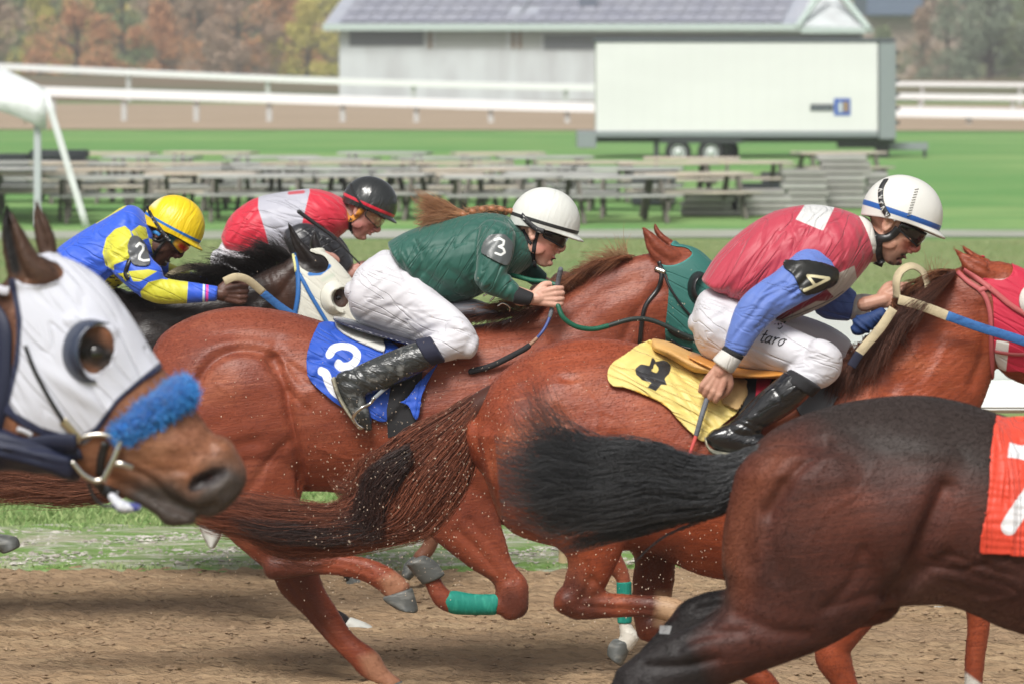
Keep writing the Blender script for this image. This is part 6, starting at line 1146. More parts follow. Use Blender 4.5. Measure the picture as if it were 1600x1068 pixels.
gstrap([(203, 405), (199, 416), (196, 428), (201, 437)], G2, .02, m_black, 'arm_strap', p2, .002)

# ---------------- rider 5: red and white, black helmet
J = 21.3; M5 = headM(567, 326, J, 38, 1.10, -4)
p5 = root('person', tuple(W(430, 430, J)), 'crouching jockey in red and white silks with a black helmet and clear goggles', 'person', 'jockeys riding')
b = Body(J); head(b, M5, mouth=.0, nose=1.03, jaw=.92)
b.loft([(520, 306, 528, 360, .06), (536, 310, 546, 360, .055), (552, 318, 560, 358, .05)])
b.limb([(375, 390, 36), (430, 360, 42), (490, 340, 42), (530, 332, 24)], flat=.9, thin=.75)
b.limb([(478, 360, 18, -.16), (500, 390, 15, -.22), (530, 405, 12, -.22), (540, 418, 8, -.2)], thin=.72, keep=1); hand(b, 544, 425, J - .2, 20, 1.05)
b.limb([(500, 360, 18, .15), (530, 400, 14, .2), (548, 420, 9, .15)], thin=.72, keep=1); hand(b, 550, 424, J + .1, 10, 1.05)
for sg in (-1, 1): b.limb([(370, 420, 34, sg * .08), (430, 460, 24, sg * .18), (490, 500, 17, sg * .31), (440, 520, 16, sg * .33), (350, 570, 13, sg * .34), (372, 610, 10, sg * .34)], thin=.5)
me = b.mesh(.0036, 3); sculpt(me, face_sculpt(M5, 0))
add_attrs(me, {'red': ('line', [(560, 352), (584, 358)], 18), 'lip': ('line', [(572, 371), (577, 368)], 4)}, PX(co(me))); S5 = bvh_of(me)
link(me, 'body', skin('ruddy skin', (.48, .25, .2), (.42, .17, .14), layers=[('red', (.47, .17, .15), -8, 12), ('lip', (.3, .1, .09), -1, 1)]), p5)
b = Body(J)
b.loft([(346, 368, 362, 396, .13), (357, 342, 376, 402, .15), (376, 323, 398, 408, .165), (406, 307, 428, 408, .175), (455, 298, 468, 400, .185), (488, 295, 500, 388, .18), (514, 300, 528, 372, .14), (534, 309, 545, 358, .085)], cap=(.2, .2), n=26)
A5 = {'wh': FW([(404, 300), (483, 290), (484, 300), (473, 345), (462, 400), (425, 400), (414, 360), (403, 325)]), 'dr': ('line', [(452, 302), (462, 301), (474, 300)], 5)}
jer5, G5 = garment(b, 'silks', cloth('red and white silks', (.58, .018, .045), -30, layers=[('wh', (.42, .42, .48), -.6, .6), ('dr', (.5, .06, .08), -1, 1)], fold=.012, rough=.5, sheen=.2), p5, .0066, 3,
    [('w', [(350, 370), (375, 325), (405, 310), (412, 380), (380, 405)], -50, 16, .006, 61), ('w', [(405, 308), (480, 296), (470, 390), (420, 390)], 50, 30, .004, 62), ('w', [(480, 296), (535, 310), (540, 360), (480, 380)], 45, 14, .005, 63)], A5)
b = Body(J); b.loft([(450, 356, 462, 396, .06), (472, 348, 486, 402, .062), (500, 354, 506, 408, .058), (522, 366, 522, 416, .052), (542, 388, 532, 424, .046), (552, 410, 538, 432, .040)], dy=-.2, cap=(.5, .1)); garment(b, 'sleeve', cloth('black satin sleeve', (.025, .025, .03), 20, rough=.28, fold=.01), p5, .006, 3, [('w', [(450, 350), (535, 370), (530, 415), (455, 400)], 40, 14, .005, 3)])
b = Body(J); b.loft([(500, 340, 510, 385, .06, .14), (536, 375, 530, 415, .05, .2), (550, 400, 545, 425, .04, .17)]); garment(b, 'sleeve', bpy.data.materials['black satin sleeve'], p5, .007, 2)
b = Body(J); b.loft([(340, 390, 337, 425, .10), (350, 376, 344, 445, .15), (372, 378, 368, 462, .16), (410, 400, 408, 475, .14, -.06), (455, 430, 450, 490, .1, -.18), (495, 475, 480, 515, .07, -.28)]); b.loft([(372, 378, 368, 462, .15, .03), (455, 430, 450, 490, .1, .18), (495, 475, 480, 515, .07, .28)]); garment(b, 'breeches', m_breech, p5, .008, 3, [('w', [(338, 380), (380, 375), (380, 440), (340, 440)], -60, 14, .003, 3)])
for sg in (-1, 1): b = Body(J); b.loft([(450, 505, 470, 535, .05), (350, 560, 372, 590, .045), (340, 590, 365, 590, .04), (372, 622, 382, 612, .035)], dy=sg * .34); link(b.mesh(.008, 2), 'boot', m_boot, p5)
mh5 = mat('black shiny helmet cover', (.02, .022, .022), .22, coat=.5, layers=[('band', (.60, .02, .045), 0, .001)], bumps=[((6, 10, 24), 60, .008, 2, 1.4)])
hel5, HB5 = helmet(M5, mh5, p5, dx=.012, dz=.03, tilt=-14, a=.129, c=.13, peak=.028, band=(.0, .007))
clear = mat('clear goggle lens', (.9, .72, .5), .05, trans=.85, alpha=.55)
g = goggles(M5, clear, m_black, p5)
for sg in (-1, 1):
    b = Body(M=M5); b.ball((.083, sg * .033, .004), (.012, .012, .012)); link(mesh_of(b.v, b.f), 'eye', mat('white of the eye', (.6, .52, .45), .2, coat=.5), p5)
    b = Body(M=M5); b.ball((.0925, sg * .034, .002), (.0035, .0055, .0055)); link(mesh_of(b.v, b.f), 'iris', mat('brown iris', (.05, .03, .02), .1, coat=.8), p5)
m_org = mat('orange suede harness', (.62, .25, .035), .8, bumps=[((40, 40, 40), 0, .002)])
gstrap([(533, 313), (536, 326), (541, 338), (549, 343), (558, 336), (566, 326)], S5, .03, m_org, 'ear_harness', p5, .004)
gstrap([(552, 337), (548, 348), (548, 358), (552, 364)], S5, .017, m_blkf, 'chin_strap', p5, .004); gstrap([(549, 275), (548, 286), (552, 300), (560, 312), (568, 322), (574, 328)], HB5, .009, m_blkf, 'goggle_strap', p5)

# ---------------- whips
def whip(Y, line, rads, mats_, label, grip):
    p = line[0]; rt = root('riding_whip', tuple(W(p[0], p[1], Y)), label, 'whip', 'riding whips')
    n = len(line); c = catmull([(*q[:2], q[2] if len(q) > 2 else 0) for q in line], 8); w = [tuple(W(q[0], q[1], Y + q[2])) for q in c]; L = len(w)
    for (a, b_, m, nm, r0, r1) in grip:
        i, j = int(a * (L - 1)), int(b_ * (L - 1)); seg = w[i:j + 1]
        if len(seg) > 1: link(pipe(seg, [r0, r1], n=8, sub=2), nm, m, rt)
    return rt
m_wrap = mat('grey wrapped grip', (.12, .13, .15), .7, bumps=[((10, 10, 190), 0, .004)]); m_shaft = mat('blue grey shaft', (.05, .08, .25), .5); m_red = mat('red whip shaft', (.62, .10, .09), .5)
whip(J := 17.8 - .24, [(876, 421, .03), (871, 445, .055), (865, 470, .06), (858, 498, .03), (846, 520), (826, 540), (808, 551), (770, 570), (736, 580)], 0, 0, 'whip with a grey grip held by the jockey in green', [(0, .36, m_wrap, 'grip', .011, .009), (.36, .55, m_shaft, 'shaft', .007, .006), (.55, .64, mat('tan collar', (.35, .2, .13), .6), 'collar', .007, .008), (.64, 1, m_blkf, 'popper', .012, .013)])
whip(15.5 - .32, [(1114, 592, .05), (1106, 618, .035), (1096, 650), (1087, 682), (1078, 708)], 0, 0, 'whip with a red shaft held down beside the yellow saddlecloth', [(0, .72, m_wrap, 'grip', .010, .009), (.72, 1, m_red, 'shaft', .0075, .006)])
whip(21.3 - .3, [(467, 331), (490, 348), (515, 366), (530, 380), (545, 395), (562, 412)], 0, 0, 'thin black whip across the red and white silks', [(0, .5, m_black, 'grip', .011, .009), (.5, 1, m_black, 'shaft', .0045, .004)])
# ================================================================= TACK: hoods, cloths, saddles, reins
def cup(n, px, py, Y, ro, ri, t0, t1, out, m, parent, rot=0, dx=0, dy=0):
    V, Fc = [], []; N, K = 40, 8; y0 = []
    for i in range(N + 1):
        t = math.radians(t0 + (t1 - t0) * i / N); tp = min(1, 4 * min(i / N, 1 - i / N) + .1)
        for k in range(K + 1):
            s = k / K; rx = ro[0] + (ri[0] - ro[0]) * s * tp; ry = ro[1] + (ri[1] - ro[1]) * s * tp; u, v = rx * math.cos(t) + dx * s, ry * math.sin(t) + dy * s
            a = math.radians(rot); x, yv = px + u * math.cos(a) - v * math.sin(a), py + u * math.sin(a) + v * math.cos(a)
            h, nn = cast(SA[n], x, yv); yy = h.y if h is not None else Y - .05
            V.append([x, yv, yy - .006 - out * math.sin(s * 1.57) * tp])
    a = np.array([v[2] for v in V]).reshape(N + 1, K + 1)
    for _ in range(4): a[1:-1] = (a[:-2] + 2 * a[1:-1] + a[2:]) / 4
    V = [W(v[0], v[1], q) for v, q in zip(V, a.ravel())]
    for i in range(N):
        for k in range(K): p = i * (K + 1) + k; Fc.append((p, p + 1, p + K + 2, p + K + 1))
    return solidify(link(mesh_of(V, Fc), 'blinker_cup', m, parent), .004)
def ell(cx, cy, rx, ry, rot=0, n=28):
    a = math.radians(rot); return [(cx + rx * math.cos(t) * math.cos(a) - ry * math.sin(t) * math.sin(a), cy + rx * math.cos(t) * math.sin(a) + ry * math.sin(t) * math.cos(a)) for t in np.linspace(0, 2 * math.pi, n, endpoint=False)]
WH = 'multi'
# -------- horse 1
hood1 = [(58, 399), (80, 396), (112, 405), (152, 428), (202, 488), (232, 540), (252, 572), (222, 596), (185, 628), (150, 676), (120, 694), (60, 676), (18, 652), (6, 632), (22, 565), (26, 500), (16, 440), (26, 438), (36, 444), (62, 446), (84, 442), (99, 430), (95, 417), (78, 407)]
mh1 = cloth('white stretch hood', (.56, .57, .64), -60, fold=.010, layers=[('trim', (.012, .016, .05), -1.5, 1.5)], rough=.7)
me = shell(KM[1], hood1, .005, holes=[ell(151, 546, 28, 38, 12)], attrs={'trim': ('multi', [('line', [(16, 440), (26, 500), (22, 565), (6, 632), (18, 650), (60, 674), (118, 692)], 17), ('line', [(118, 692), (152, 672), (187, 626), (224, 594), (254, 570)], 13)])}, wr=(24, .0018))
HD1 = bvh_of(me, KM[1]); o1 = solidify(link(me, 'hood', mh1, h1), .004)
mcup = mat('slate blinker cup', (.03, .04, .07), .35, coat=.2, var=[((.012, .013, .02), (7, 7, 9), .5, .65)])
cup(1, 140, 548, Y1, (43, 50), (27, 38), 78, 292, .04, mcup, h1, 8, 9, -2).parent = o1
def st(bv, line, w, m, nm, parent, off=.003, **kw): return link(strap(line, bv, w, .005, off, **kw), nm, m, parent)
m_navs = mat('navy webbing', (.010, .014, .04), .6, bumps=[((200, 200, 200), 0, .0006)])
st(HD1, [(40, 540), (56, 580), (78, 622), (99, 656)], .010, m_black, 'cheek_strap', h1)
for ln, w in (([(-40, 470), (2, 500), (6, 560), (2, 620), (-10, 680)], .045), ([(-40, 700), (30, 696), (80, 690), (120, 690)], .05), ([(-30, 728), (30, 722), (90, 715), (128, 705)], .03)): st(HD1, ln, w, m_navs, 'harness_strap', h1, .006)
b = Body(Y1); b.loft([(-40, 650, -40, 735, .11), (20, 655, 20, 733, .118), (70, 675, 75, 742, .112), (110, 690, 118, 752, .102)], cap=(.1, .4)); lower = b.mesh(.007, 3); sculpt(lower, [('w', [(-40, 640), (120, 680), (120, 760), (-40, 750)], 15, 18, .006, 3)]); o = link(lower, 'jaw_cover', m_navs, h1)
LB = bvh_of(lower, KM[1]); mws = mat('pale webbing label', (.5, .5, .55), .7); mbl = mat('blue buckle tab', (.03, .06, .4), .6)
st(LB, [(28, 668), (40, 672), (50, 678)], .012, mws, 'label_tab', h1, .004); st(LB, [(45, 712), (62, 718), (82, 720)], .016, mws, 'label_tab', h1, .004); st(LB, [(25, 692), (42, 697), (58, 702)], .026, mbl, 'buckle_tab', h1, .004); st(HD1, [(-4, 456), (10, 457), (20, 458)], .022, mws, 'buckle', h1, .02)
h_, _ = cast(SA[1], 155, 715); yb = h_.y - Y1
for ln, r in (([(121, 690, yb - .02), (130, 682, yb - .024), (155, 678, yb - .026), (178, 683, yb - .024), (188, 692, yb - .02)], .0062), ([(188, 690, yb - .02), (176, 720, yb - .022), (162, 748, yb - .02)], .0085), ([(162, 748, yb - .018), (148, 750, yb - .018), (130, 740, yb - .02), (114, 722, yb - .02)], .0075), ([(172, 724, yb - .012), (190, 724, yb - .02), (205, 729, yb - .012)], .009)):
    link(pxpipe(ln, Y1, r), 'bit_ring', m_steel, h1)
st(SA[1], [(98, 655), (110, 668), (124, 684)], .022, mat('brass buckle', (.45, .38, .25), .35, metal=.7), 'cheek_buckle', h1, .006)
st(SA[1], [(165, 690), (158, 715), (156, 740)], .02, m_black, 'bit_strap', h1, .002); st(SA[1], [(150, 748), (165, 765), (185, 775)], .03, m_black, 'chin_strap', h1, .004)
mtag = mat('navy and white tag', (.04, .05, .22), .6, var=[((.6, .62, .68), (30, 30, 30), .48, .55)])
link(pxpipe([(138, 755, yb), (148, 778, yb), (162, 789, yb), (178, 790, yb)], Y1, .004), 'chin_cord', m_black, h1); link(pxpipe([(175, 775, yb), (190, 790, yb), (215, 792, yb)], Y1, [.010, .016, .010]), 'chin_tag', mtag, h1)
mfl = mat('blue fleece', (.012, .17, .62), .85, tone=(.04, .38, .85), sheen=.4, bumps=[((40, 40, 40), 0, .006)])
b = Body(Y1); b.loft([(281, 592, 299, 628, .048, -.005), (262, 600, 281, 643, .05, -.03), (236, 616, 258, 658, .042, -.05), (210, 633, 232, 674, .038, -.062), (190, 646, 210, 686, .034, -.07), (178, 657, 194, 688, .028, -.075)], cap=(.6, .6), n=26)
me = b.mesh(.006, 2); sculpt(me, [('w', [(150, 560), (330, 560), (330, 720), (150, 720)], -30, 16, .004, 5)]); c_, n_ = co(me), no(me); ii = RNG.integers(0, len(c_), 16000); L_ = RNG.uniform(.003, .010, len(ii)); dr = n_[ii] + RNG.normal(size=(len(ii), 3)) * .8; s_ = np.linspace(0, 1, 4)[None, :, None]
P_ = c_[ii][:, None] + dr[:, None] * L_[:, None, None] * s_ + RNG.normal(size=(len(ii), 1, 3)) * .003 * s_ ** 2; o = link(me, 'noseband', mfl, h1); o2 = link(strands(P_, .0010, .0006), 'fleece', mfl, h1); o2.parent = o
# -------- horse 3
hood3 = [(1031, 411), (1040, 415), (1056, 414), (1071, 407), (1081, 398), (1077, 390), (1066, 386), (1050, 384), (1052, 378), (1075, 376), (1092, 385), (1120, 405), (1152, 440), (1205, 500), (1175, 600), (1100, 575), (1062, 560), (1040, 530), (1043, 480), (1045, 450), (1042, 430)]
me = shell(KM[3], hood3, .005, attrs={'edge': ('line', hood3[:9], 3)}, wr=(26, .0018)); HD3 = bvh_of(me, KM[3])
o3 = solidify(link(me, 'hood', cloth('green mesh hood', (.018, .125, .105), -40, layers=[('edge', (.03, .22, .2), -1, 1)], fold=.008), h3), .004)
cup(3, 1092, 450, Y3, (18, 26), (10, 16), 60, 300, .05, m_black, h3, 0, 5, 0).parent = o3
for ln, w in (([(1030, 408), (1034, 431), (1027, 453), (1011, 474), (1004, 495), (999, 536)], .018), ([(1034, 416), (1046, 448), (1066, 478), (1080, 494)], .010), ([(1046, 512), (1060, 522), (1082, 528)], .03), ([(1048, 530), (1064, 540), (1082, 545)], .016)): st(HD3, ln, w, m_black, 'bridle_strap', h3, .004)
st(HD3, [(1024, 420), (1040, 426)], .02, m_steel, 'bridle_buckle', h3, .006)
m_rg = mat('green rubber rein', (.008, .10, .055), .4, bumps=[((80, 80, 80), 0, .001)]); m_rk = mat('dark rein', (.02, .03, .027), .5)
link(pxpipe([(872, 478, -.26), (880, 496, -.27), (900, 510, -.26), (926, 514, -.24), (950, 509, -.22)], Y3, .0105), 'rein', m_rg, h3); link(pxpipe([(950, 509, -.22), (985, 499, -.2), (1012, 499, -.18), (1038, 508, -.17), (1062, 520, -.16), (1090, 532, -.14)], Y3, .010), 'rein', m_rk, h3)
link(pxpipe([(800, 430, -.1), (830, 438, -.14), (850, 440, -.16), (872, 446, -.18)], Y3, .010), 'rein', m_rg, h3)
B3 = SA[3]
m_cl3 = cloth('blue number cloth', (.012, .075, .46), -40, fold=.012, layers=[('n', (.70, .72, .76), -.6, .6)], rough=.6)
me = drape([(498, 506), (512, 503), (560, 508), (608, 532), (640, 560), (660, 575), (640, 610), (606, 657), (575, 650), (542, 640), (510, 618), (484, 592), (479, 560), (486, 532)], B3, .012, 3, attrs={'n': ('multi', [('line', catmull([(515, 554), (521, 545), (533, 541), (547, 543), (557, 551), (556, 563), (547, 571), (535, 573), (529, 568)], 4), 12.5), ('line', catmull([(502, 580), (509, 584), (514, 598), (522, 611), (538, 622)], 4), 13)])}, wr=(.16, .006), sm=3)
sculpt(me, [('c', [(482, 560), (510, 565), (530, 580)], 5, -.012), ('c', [(486, 535), (520, 530), (560, 545)], 7, -.006), ('c', [(540, 640), (560, 610), (600, 590)], 6, -.006), ('c', [(484, 590), (500, 570), (525, 562)], 4, .008)])
CL3 = bvh_of(me, KM[3]); cl = solidify(link(me, 'saddlecloth', m_cl3, h3), .004)
me = drape([(684, 568), (668, 585), (652, 600), (636, 622), (625, 628), (638, 634), (650, 655), (656, 640), (660, 615), (672, 590)], CL3, .03, 2.5, wr=(.3, .006), sm=2); o = solidify(link(me, 'saddlecloth_flap', cloth('blue cloth flap', (.012, .075, .46), 60, fold=.012), h3), .006); o.parent = cl
link(drape([(612, 598), (660, 580), (655, 630), (648, 670), (606, 684), (604, 640)], CL3, .018, 3, spline=False, sm=3), 'girth', m_blkf, h3); pass
m_pad = mat('white foam pad', (.62, .61, .56), .8, bumps=[((60, 60, 60), 0, .002)])
me = drape([(522, 502), (540, 505), (575, 518), (596, 530), (600, 550), (575, 541), (545, 527), (527, 514)], CL3, .016, 2.5, sm=2); o = solidify(link(me, 'saddle_pad', m_pad, h3), .01)
m_sad = mat('glossy dark saddle', (.02, .022, .045), .25, coat=.4, layers=[('rim', (.5, .54, .55), -1, 1)])
b = Body(Y3); b.loft([(521, 495, 524, 500, .12), (540, 498, 545, 510, .17), (572, 506, 578, 522, .19), (606, 517, 611, 530, .2), (660, 530, 660, 545, .2)], cap=(.4, .3)); me = b.mesh(.006, 2); add_attrs(me, {'rim': ('line', [(518, 494), (545, 498), (580, 508), (640, 526)], 5)}, PX(co(me))); link(me, 'saddle', m_sad, h3)
b = Body(Y3); b.loft([(700, 470, 705, 500, .12), (735, 466, 740, 500, .1), (765, 476, 768, 496, .08), (780, 488, 782, 496, .06)], cap=(.3, .3)); me = b.mesh(.006, 2); add_attrs(me, {'rim': ('line', [(735, 466), (765, 476), (784, 492)], 4)}, PX(co(me))); link(me, 'saddle_front', mat('grey saddle front', (.14, .14, .16), .5, layers=[('rim', (.55, .54, .5), -1, 1)]), h3)
link(pxpipe([(756, 462, -.16), (765, 457, -.17), (772, 463, -.17), (766, 470, -.16)], Y3, .004), 'buckle', m_steel, h3); link(pxpipe([(778, 478, -.16), (786, 474, -.17), (796, 480, -.17), (796, 486, -.16)], Y3, .004), 'buckle', m_steel, h3)
ys = -.40
link(pxpipe([(552, 652, ys), (556, 644, ys - .01), (566, 636, ys - .015), (578, 630, ys), (584, 622, ys)], Y3, .007), 'stirrup_iron', m_steel, h3); link(pxpipe([(552, 652, ys), (558, 662, ys), (566, 668, ys)], Y3, .006), 'stirrup_iron', m_steel, h3)
link(free_strap([(582, 624, ys), (600, 608, ys + .06), (624, 590, ys + .1)], Y3, .016, .004), 'stirrup_leather', m_sad, h3)
# -------- horse 4
hood4 = [(1533, 401), (1560, 397), (1592, 400), (1640, 440), (1705, 512), (1700, 610), (1640, 608), (1600, 581), (1572, 578), (1556, 562), (1553, 500), (1550, 462), (1536, 436), (1560, 437), (1577, 433), (1583, 417), (1572, 407), (1552, 405)]
me = shell(KM[4], hood4, .005, holes=[ell(1618, 470, 12, 14)], attrs={'w': FW([(1557, 531), (1577, 534), (1572, 580), (1552, 572)]), 'lin': FW([(1552, 437), (1576, 412), (1581, 420), (1576, 433), (1566, 438)])}, wr=(26, .0018)); HD4 = bvh_of(me, KM[4])
o4 = solidify(link(me, 'hood', cloth('red hood', (.50, .012, .045), -40, layers=[('w', (.62, .6, .56), -.5, .5), ('lin', (.5, .3, .28), -.5, .5)], fold=.008), h4), .004)
cup(4, 1616, 470, Y4, (24, 28), (15, 18), 60, 300, .03, m_pad, h4, 0, 5, 0).parent = o4
h_, n_ = cast(SA[4], 1620, 470); horse_eye(1620, 470, Y4, (h_.y - Y4 + .012) if h_ is not None else -.09, .02, h4)
m_pk = mat('faded red leather', (.42, .09, .09), .6, bumps=[((90, 90, 90), 0, .001)])
for ln, w in (([(1497, 426), (1514, 442), (1534, 456), (1546, 480), (1550, 520), (1549, 590)], .018), ([(1507, 420), (1530, 438), (1556, 458), (1580, 478), (1612, 497), (1660, 530)], .020), ([(1528, 455), (1548, 448)], .02), ([(1556, 548), (1580, 552), (1610, 553)], .012)): st(HD4, ln, w, m_pk, 'bridle_strap', h4, .004)
m_tan = mat('tan canvas rein', (.50, .42, .27), .8, bumps=[((60, 120, 60), 0, .002)], var=[((.36, .3, .2), (20, 20, 20), .5, .7)]); m_bw = mat('blue webbing rein', (.03, .13, .36), .7, bumps=[((60, 160, 60), 20, .002)], var=[((.02, .07, .22), (30, 90, 90), .5, .7)])
link(free_strap([(1404, 468, -.17), (1440, 478, -.18), (1484, 495, -.18)], Y4, .036, .002), 'rein_grip', m_tan, h4); link(free_strap([(1480, 493, -.182), (1530, 511, -.17), (1600, 533, -.15), (1690, 566, -.12), (1735, 590, -.09)], Y4, .034, .002), 'rein', m_bw, h4)
def loopstrap(line, Y, width, m, nm, parent, nrm):      # band seen on edge and face as it curls
    L = catmull(line, 8); P = [W(p[0], p[1], Y + p[2]) for p in L]; return link(ribbon(P, [nrm(i / (len(P) - 1)) for i in range(len(P))], width, .004), nm, m, parent)
loopstrap([(1402, 466, -.13), (1401, 440, -.14), (1408, 424, -.12), (1424, 416, -.10), (1440, 424, -.08), (1448, 440, -.08), (1450, 458, -.1)], Y4, .036, m_tan, 'rein_loop', h4, lambda t: (math.cos(3.14 - 3.14 * t) * .8, -.75, math.sin(3.14 * t) * .8))
link(free_strap([(1396, 482, -.2), (1376, 512, -.21), (1352, 540, -.22), (1342, 552, -.22)], Y4, .034, .002), 'rein_grip', m_tan, h4); link(free_strap([(1343, 551, -.222), (1336, 562, -.22), (1330, 572, -.22)], Y4, .034, .002), 'rein', m_nav, h4)
b = Body(Y4); b.limb([(1335, 518, 8), (1345, 508, 16), (1362, 500, 13), (1380, 487, 8)], -.1); me = b.mesh(.005, 2); sculpt(me, [('w', [(1320, 490), (1390, 480), (1390, 530), (1320, 530)], 40, 9, .006, 3)]); link(me, 'rein_bunch', mat('navy bunched rein', (.01, .035, .13), .7), h4)
m_cl4 = cloth('yellow number cloth', (.70, .55, .17), -35, fold=.014, layers=[('n', (.018, .018, .02), -.5, .5), ('hole', (.70, .55, .17), -.5, .5), ('hem', (.72, .42, .05), -1.5, 1.5)], rough=.5)
me = drape([(1016, 530), (1000, 538), (975, 555), (954, 570), (949, 588), (956, 602), (975, 605), (998, 613), (1038, 632), (1062, 658), (1082, 677), (1102, 689), (1130, 662), (1152, 644), (1160, 622), (1165, 596), (1120, 585), (1060, 565), (1035, 545)], SA[4], .012, 3,
    attrs={'n': FW([(992, 577), (1001, 570), (1014, 572), (1019, 557), (1024, 566), (1036, 563), (1049, 570), (1046, 583), (1038, 592), (1042, 602), (1033, 601), (1024, 611), (1011, 605), (1018, 598), (1003, 594), (994, 586)]), 'hole': FW([(1013, 580), (1020, 577), (1022, 566), (1029, 577), (1026, 583), (1018, 581)]), 'hem': ('line', [(995, 612), (1036, 633), (1060, 660)], 6)}, wr=(.13, .006), sm=3)
sculpt(me, [('w', [(1040, 570), (1170, 590), (1150, 650), (1100, 690), (1040, 630)], 55, 17, .007, 3), ('w', [(950, 560), (1020, 530), (1060, 570), (1000, 610)], -25, 16, .004, 5), ('c', [(1040, 628), (1080, 645), (1110, 668)], 4, -.01), ('c', [(1048, 570), (1080, 600), (1120, 620)], 5, -.008)])
CL4 = bvh_of(me, KM[4]); solidify(link(me, 'saddlecloth', m_cl4, h4), .004)
m_or = mat('amber foam pad', (.62, .36, .12), .6, bumps=[((30, 30, 30), 0, .003)], var=[((.5, .27, .08), (9, 9, 9), .45, .7)]); m_or2 = mat('orange leather seat', (.60, .25, .045), .35, coat=.2)
b = Body(Y4); b.loft([(1021, 529, 1022, 548, .13), (1045, 534, 1050, 562, .18), (1072, 546, 1080, 580, .21), (1098, 560, 1103, 582, .22), (1125, 572, 1128, 586, .22)], cap=(.4, .3)); link(b.mesh(.0065, 3), 'saddle_pad', m_or, h4)
b = Body(Y4); b.loft([(1068, 548, 1074, 556, .2), (1090, 553, 1098, 570, .23), (1130, 566, 1130, 585, .24), (1180, 572, 1180, 588, .24), (1240, 565, 1240, 590, .2)], cap=(.4, .3)); link(b.mesh(.0065, 3), 'saddle', m_or2, h4)
m_su = mat('tan suede flap', (.46, .30, .13), .9, bumps=[((30, 30, 30), 0, .006)]); o = solidify(link(drape([(1115, 588), (1150, 588), (1166, 597), (1165, 618), (1152, 641), (1128, 630)], CL4, .022, 2.5, spline=False), 'saddle_flap', m_su, h4), .008)
solidify(link(drape([(1164, 584), (1216, 584), (1222, 640), (1170, 690), (1150, 655), (1164, 620)], CL4, .018, 3, spline=False), 'girth', m_blkf, h4), .008)
solidify(link(drape([(1184, 583), (1212, 583), (1196, 612), (1180, 622)], CL4, .032, 3, spline=False), 'under_cloth', mat('crimson cloth', (.36, .01, .035), .7), h4), .006)
solidify(link(drape([(1236, 625), (1285, 605), (1318, 585), (1306, 625), (1290, 650), (1255, 655)], CL4, .01, 3, spline=False), 'shoulder_flap', mat('grey flap', (.10, .105, .115), .6), h4), .006)
# -------- horse 2
hood2 = [(461, 398), (470, 418), (488, 427), (506, 425), (514, 414), (508, 402), (494, 397), (484, 391), (502, 388), (522, 400), (537, 412), (552, 432), (566, 452), (606, 512), (590, 592), (545, 604), (500, 580), (474, 545), (461, 497), (466, 450)]
me = shell(KM[2], hood2, .005, holes=[ell(533, 466, 13, 15)], attrs={'bl': ('line', [(484, 428), (500, 427), (514, 416)], 7), 'dirt': ('line', [(505, 437), (520, 430)], 5)}, wr=(26, .0018)); HD2 = bvh_of(me, KM[2])
o2_ = solidify(link(me, 'hood', cloth('cream white hood', (.62, .61, .53), -50, layers=[('bl', (.02, .15, .45), -1, 1), ('dirt', (.4, .5, .38), -3, 6)], fold=.006), h2), .004)
mc2 = mat('white blinker cup', (.64, .63, .55), .45); cup(2, 522, 465, Y2, (22, 27), (11, 14), 60, 330, .045, mc2, h2, 0, 7, 1).parent = o2_
m_bst = mat('blue bridle webbing', (.025, .13, .38), .6)
for ln, w in (([(460, 398), (466, 428), (466, 462), (460, 496), (456, 520)], .022), ([(468, 428), (486, 462), (504, 492), (516, 512)], .018)): st(HD2, ln, w, m_bst, 'bridle_strap', h2, .004)
st(HD2, [(459, 400), (463, 425)], .012, mat('pale yellow webbing', (.6, .58, .25), .7), 'strap_edge', h2, .009)
link(free_strap([(350, 440, -.26), (368, 433, -.26), (388, 438, -.24), (412, 458, -.2)], Y2, .036, .002), 'rein_grip', m_tan, h2); link(free_strap([(410, 457, -.202), (436, 478, -.18), (466, 498, -.16), (500, 520, -.15)], Y2, .036, .002), 'rein', m_bw, h2)
link(free_strap([(256, 438, .0), (274, 424, .02), (300, 417, .05), (325, 420, .06), (345, 436, .03)], Y2, .03, .002), 'rein_loop', m_tan, h2)
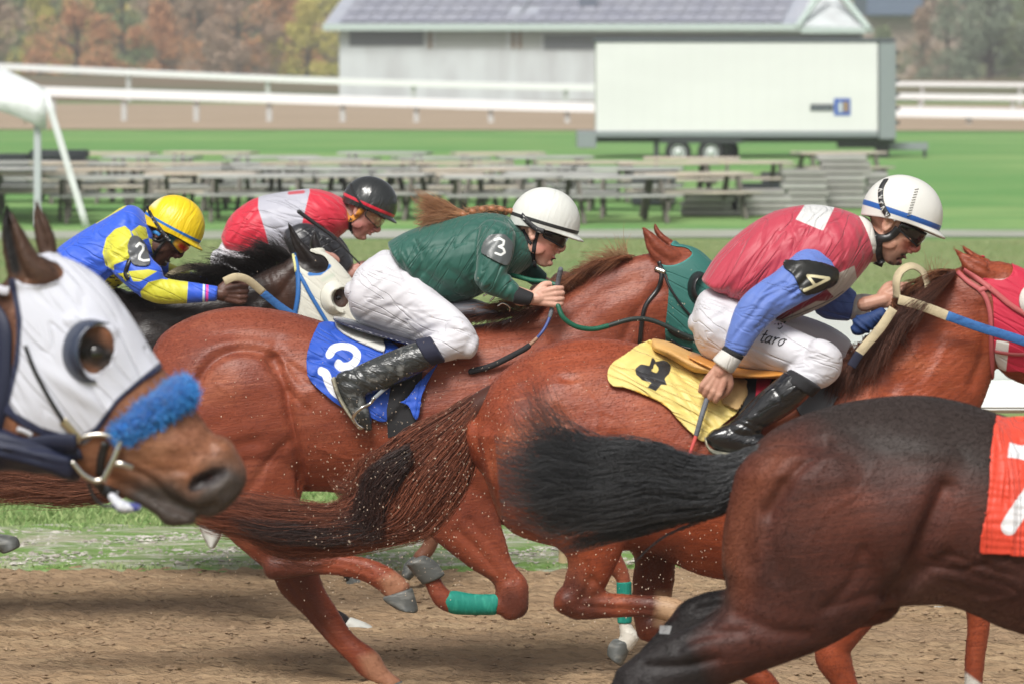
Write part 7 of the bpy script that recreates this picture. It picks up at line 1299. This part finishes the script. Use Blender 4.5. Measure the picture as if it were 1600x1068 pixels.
# -------- horse 7
m_cl7 = cloth('orange red number cloth', (.66, .055, .025), 80, fold=.014, layers=[('n', (.68, .68, .70), -.8, .8)], rough=.55)
me = drape([(1556, 651), (1620, 649), (1760, 668), (1800, 690), (1800, 880), (1650, 872), (1530, 862), (1533, 838), (1541, 800), (1546, 750), (1548, 700)], SA[7], .010, 3.5, spline=False, attrs={'n': ('multi', [FW([(1575, 694), (1700, 700), (1700, 722), (1574, 717)]), ('line', [(1690, 708), (1630, 740), (1576, 822)], 26)])}, wr=(.07, .004), sm=3)
sculpt(me, [('w', [(1535, 640), (1700, 640), (1700, 880), (1530, 870)], 5, 13, .003, 3), ('w', [(1545, 640), (1700, 640), (1700, 880), (1560, 870)], 70, 42, .008, 5), ('c', [(1552, 655), (1550, 720), (1540, 800)], 4, .004)])
solidify(link(me, 'saddlecloth', m_cl7, h7), .005)
# -------- flying sand
def grains(n, x0, x1, y0, y1, d0, d1, r0, r1, cl=0):
    V, Fc = [], []
    ctr = [(random.uniform(x0, x1), random.uniform(y0, y1)) for _ in range(14)]
    for _ in range(n):
        if random.random() < .5: cx_, cy_ = random.choice(ctr); px, py = random.gauss(cx_, 45), random.gauss(cy_, 40)
        else: px, py = random.uniform(x0, x1), random.uniform(y0, y1)
        Y = random.uniform(d0, d1); c = W(px, py, Y); r = random.uniform(r0, r1) * random.uniform(.5, 1); k = random.uniform(1, 2.2); a = random.uniform(-.5, .5); b_ = len(V)
        up = Vector((math.sin(a), 0, math.cos(a))) * r * k; sd = Vector((math.cos(a), 0, -math.sin(a))) * r; dp = Vector((0, r, 0))
        V += [c + up, c - up, c + sd, c - sd, c + dp, c - dp]
        for s_ in (0, 1):
            for p, q in ((2, 4), (4, 3), (3, 5), (5, 2)): Fc.append((b_ + s_, b_ + p, b_ + q) if s_ == 0 else (b_ + s_, b_ + q, b_ + p))
    return V, Fc
V, Fc = [], []
for a in ((850, 480, 860, 620, 920, 14.6, 15.1, .0010, .0026), (240, 230, 520, 560, 960, 16.9, 17.3, .001, .0026), (220, 560, 1100, 470, 720, 15.0, 15.15, .0009, .0020), (260, 850, 1120, 820, 980, 14.9, 15.2, .001, .0026), (60, 180, 1000, 120, 480, 16.5, 18.5, .0008, .0018)):
    v, f = grains(*a); k = len(V); V += v; Fc += [tuple(i + k for i in q) for q in f]
tag(link(mesh_of(V, Fc), 'flying_sand', mat('flying sand', (.62, .50, .38), .8), smooth=False), kind='stuff')
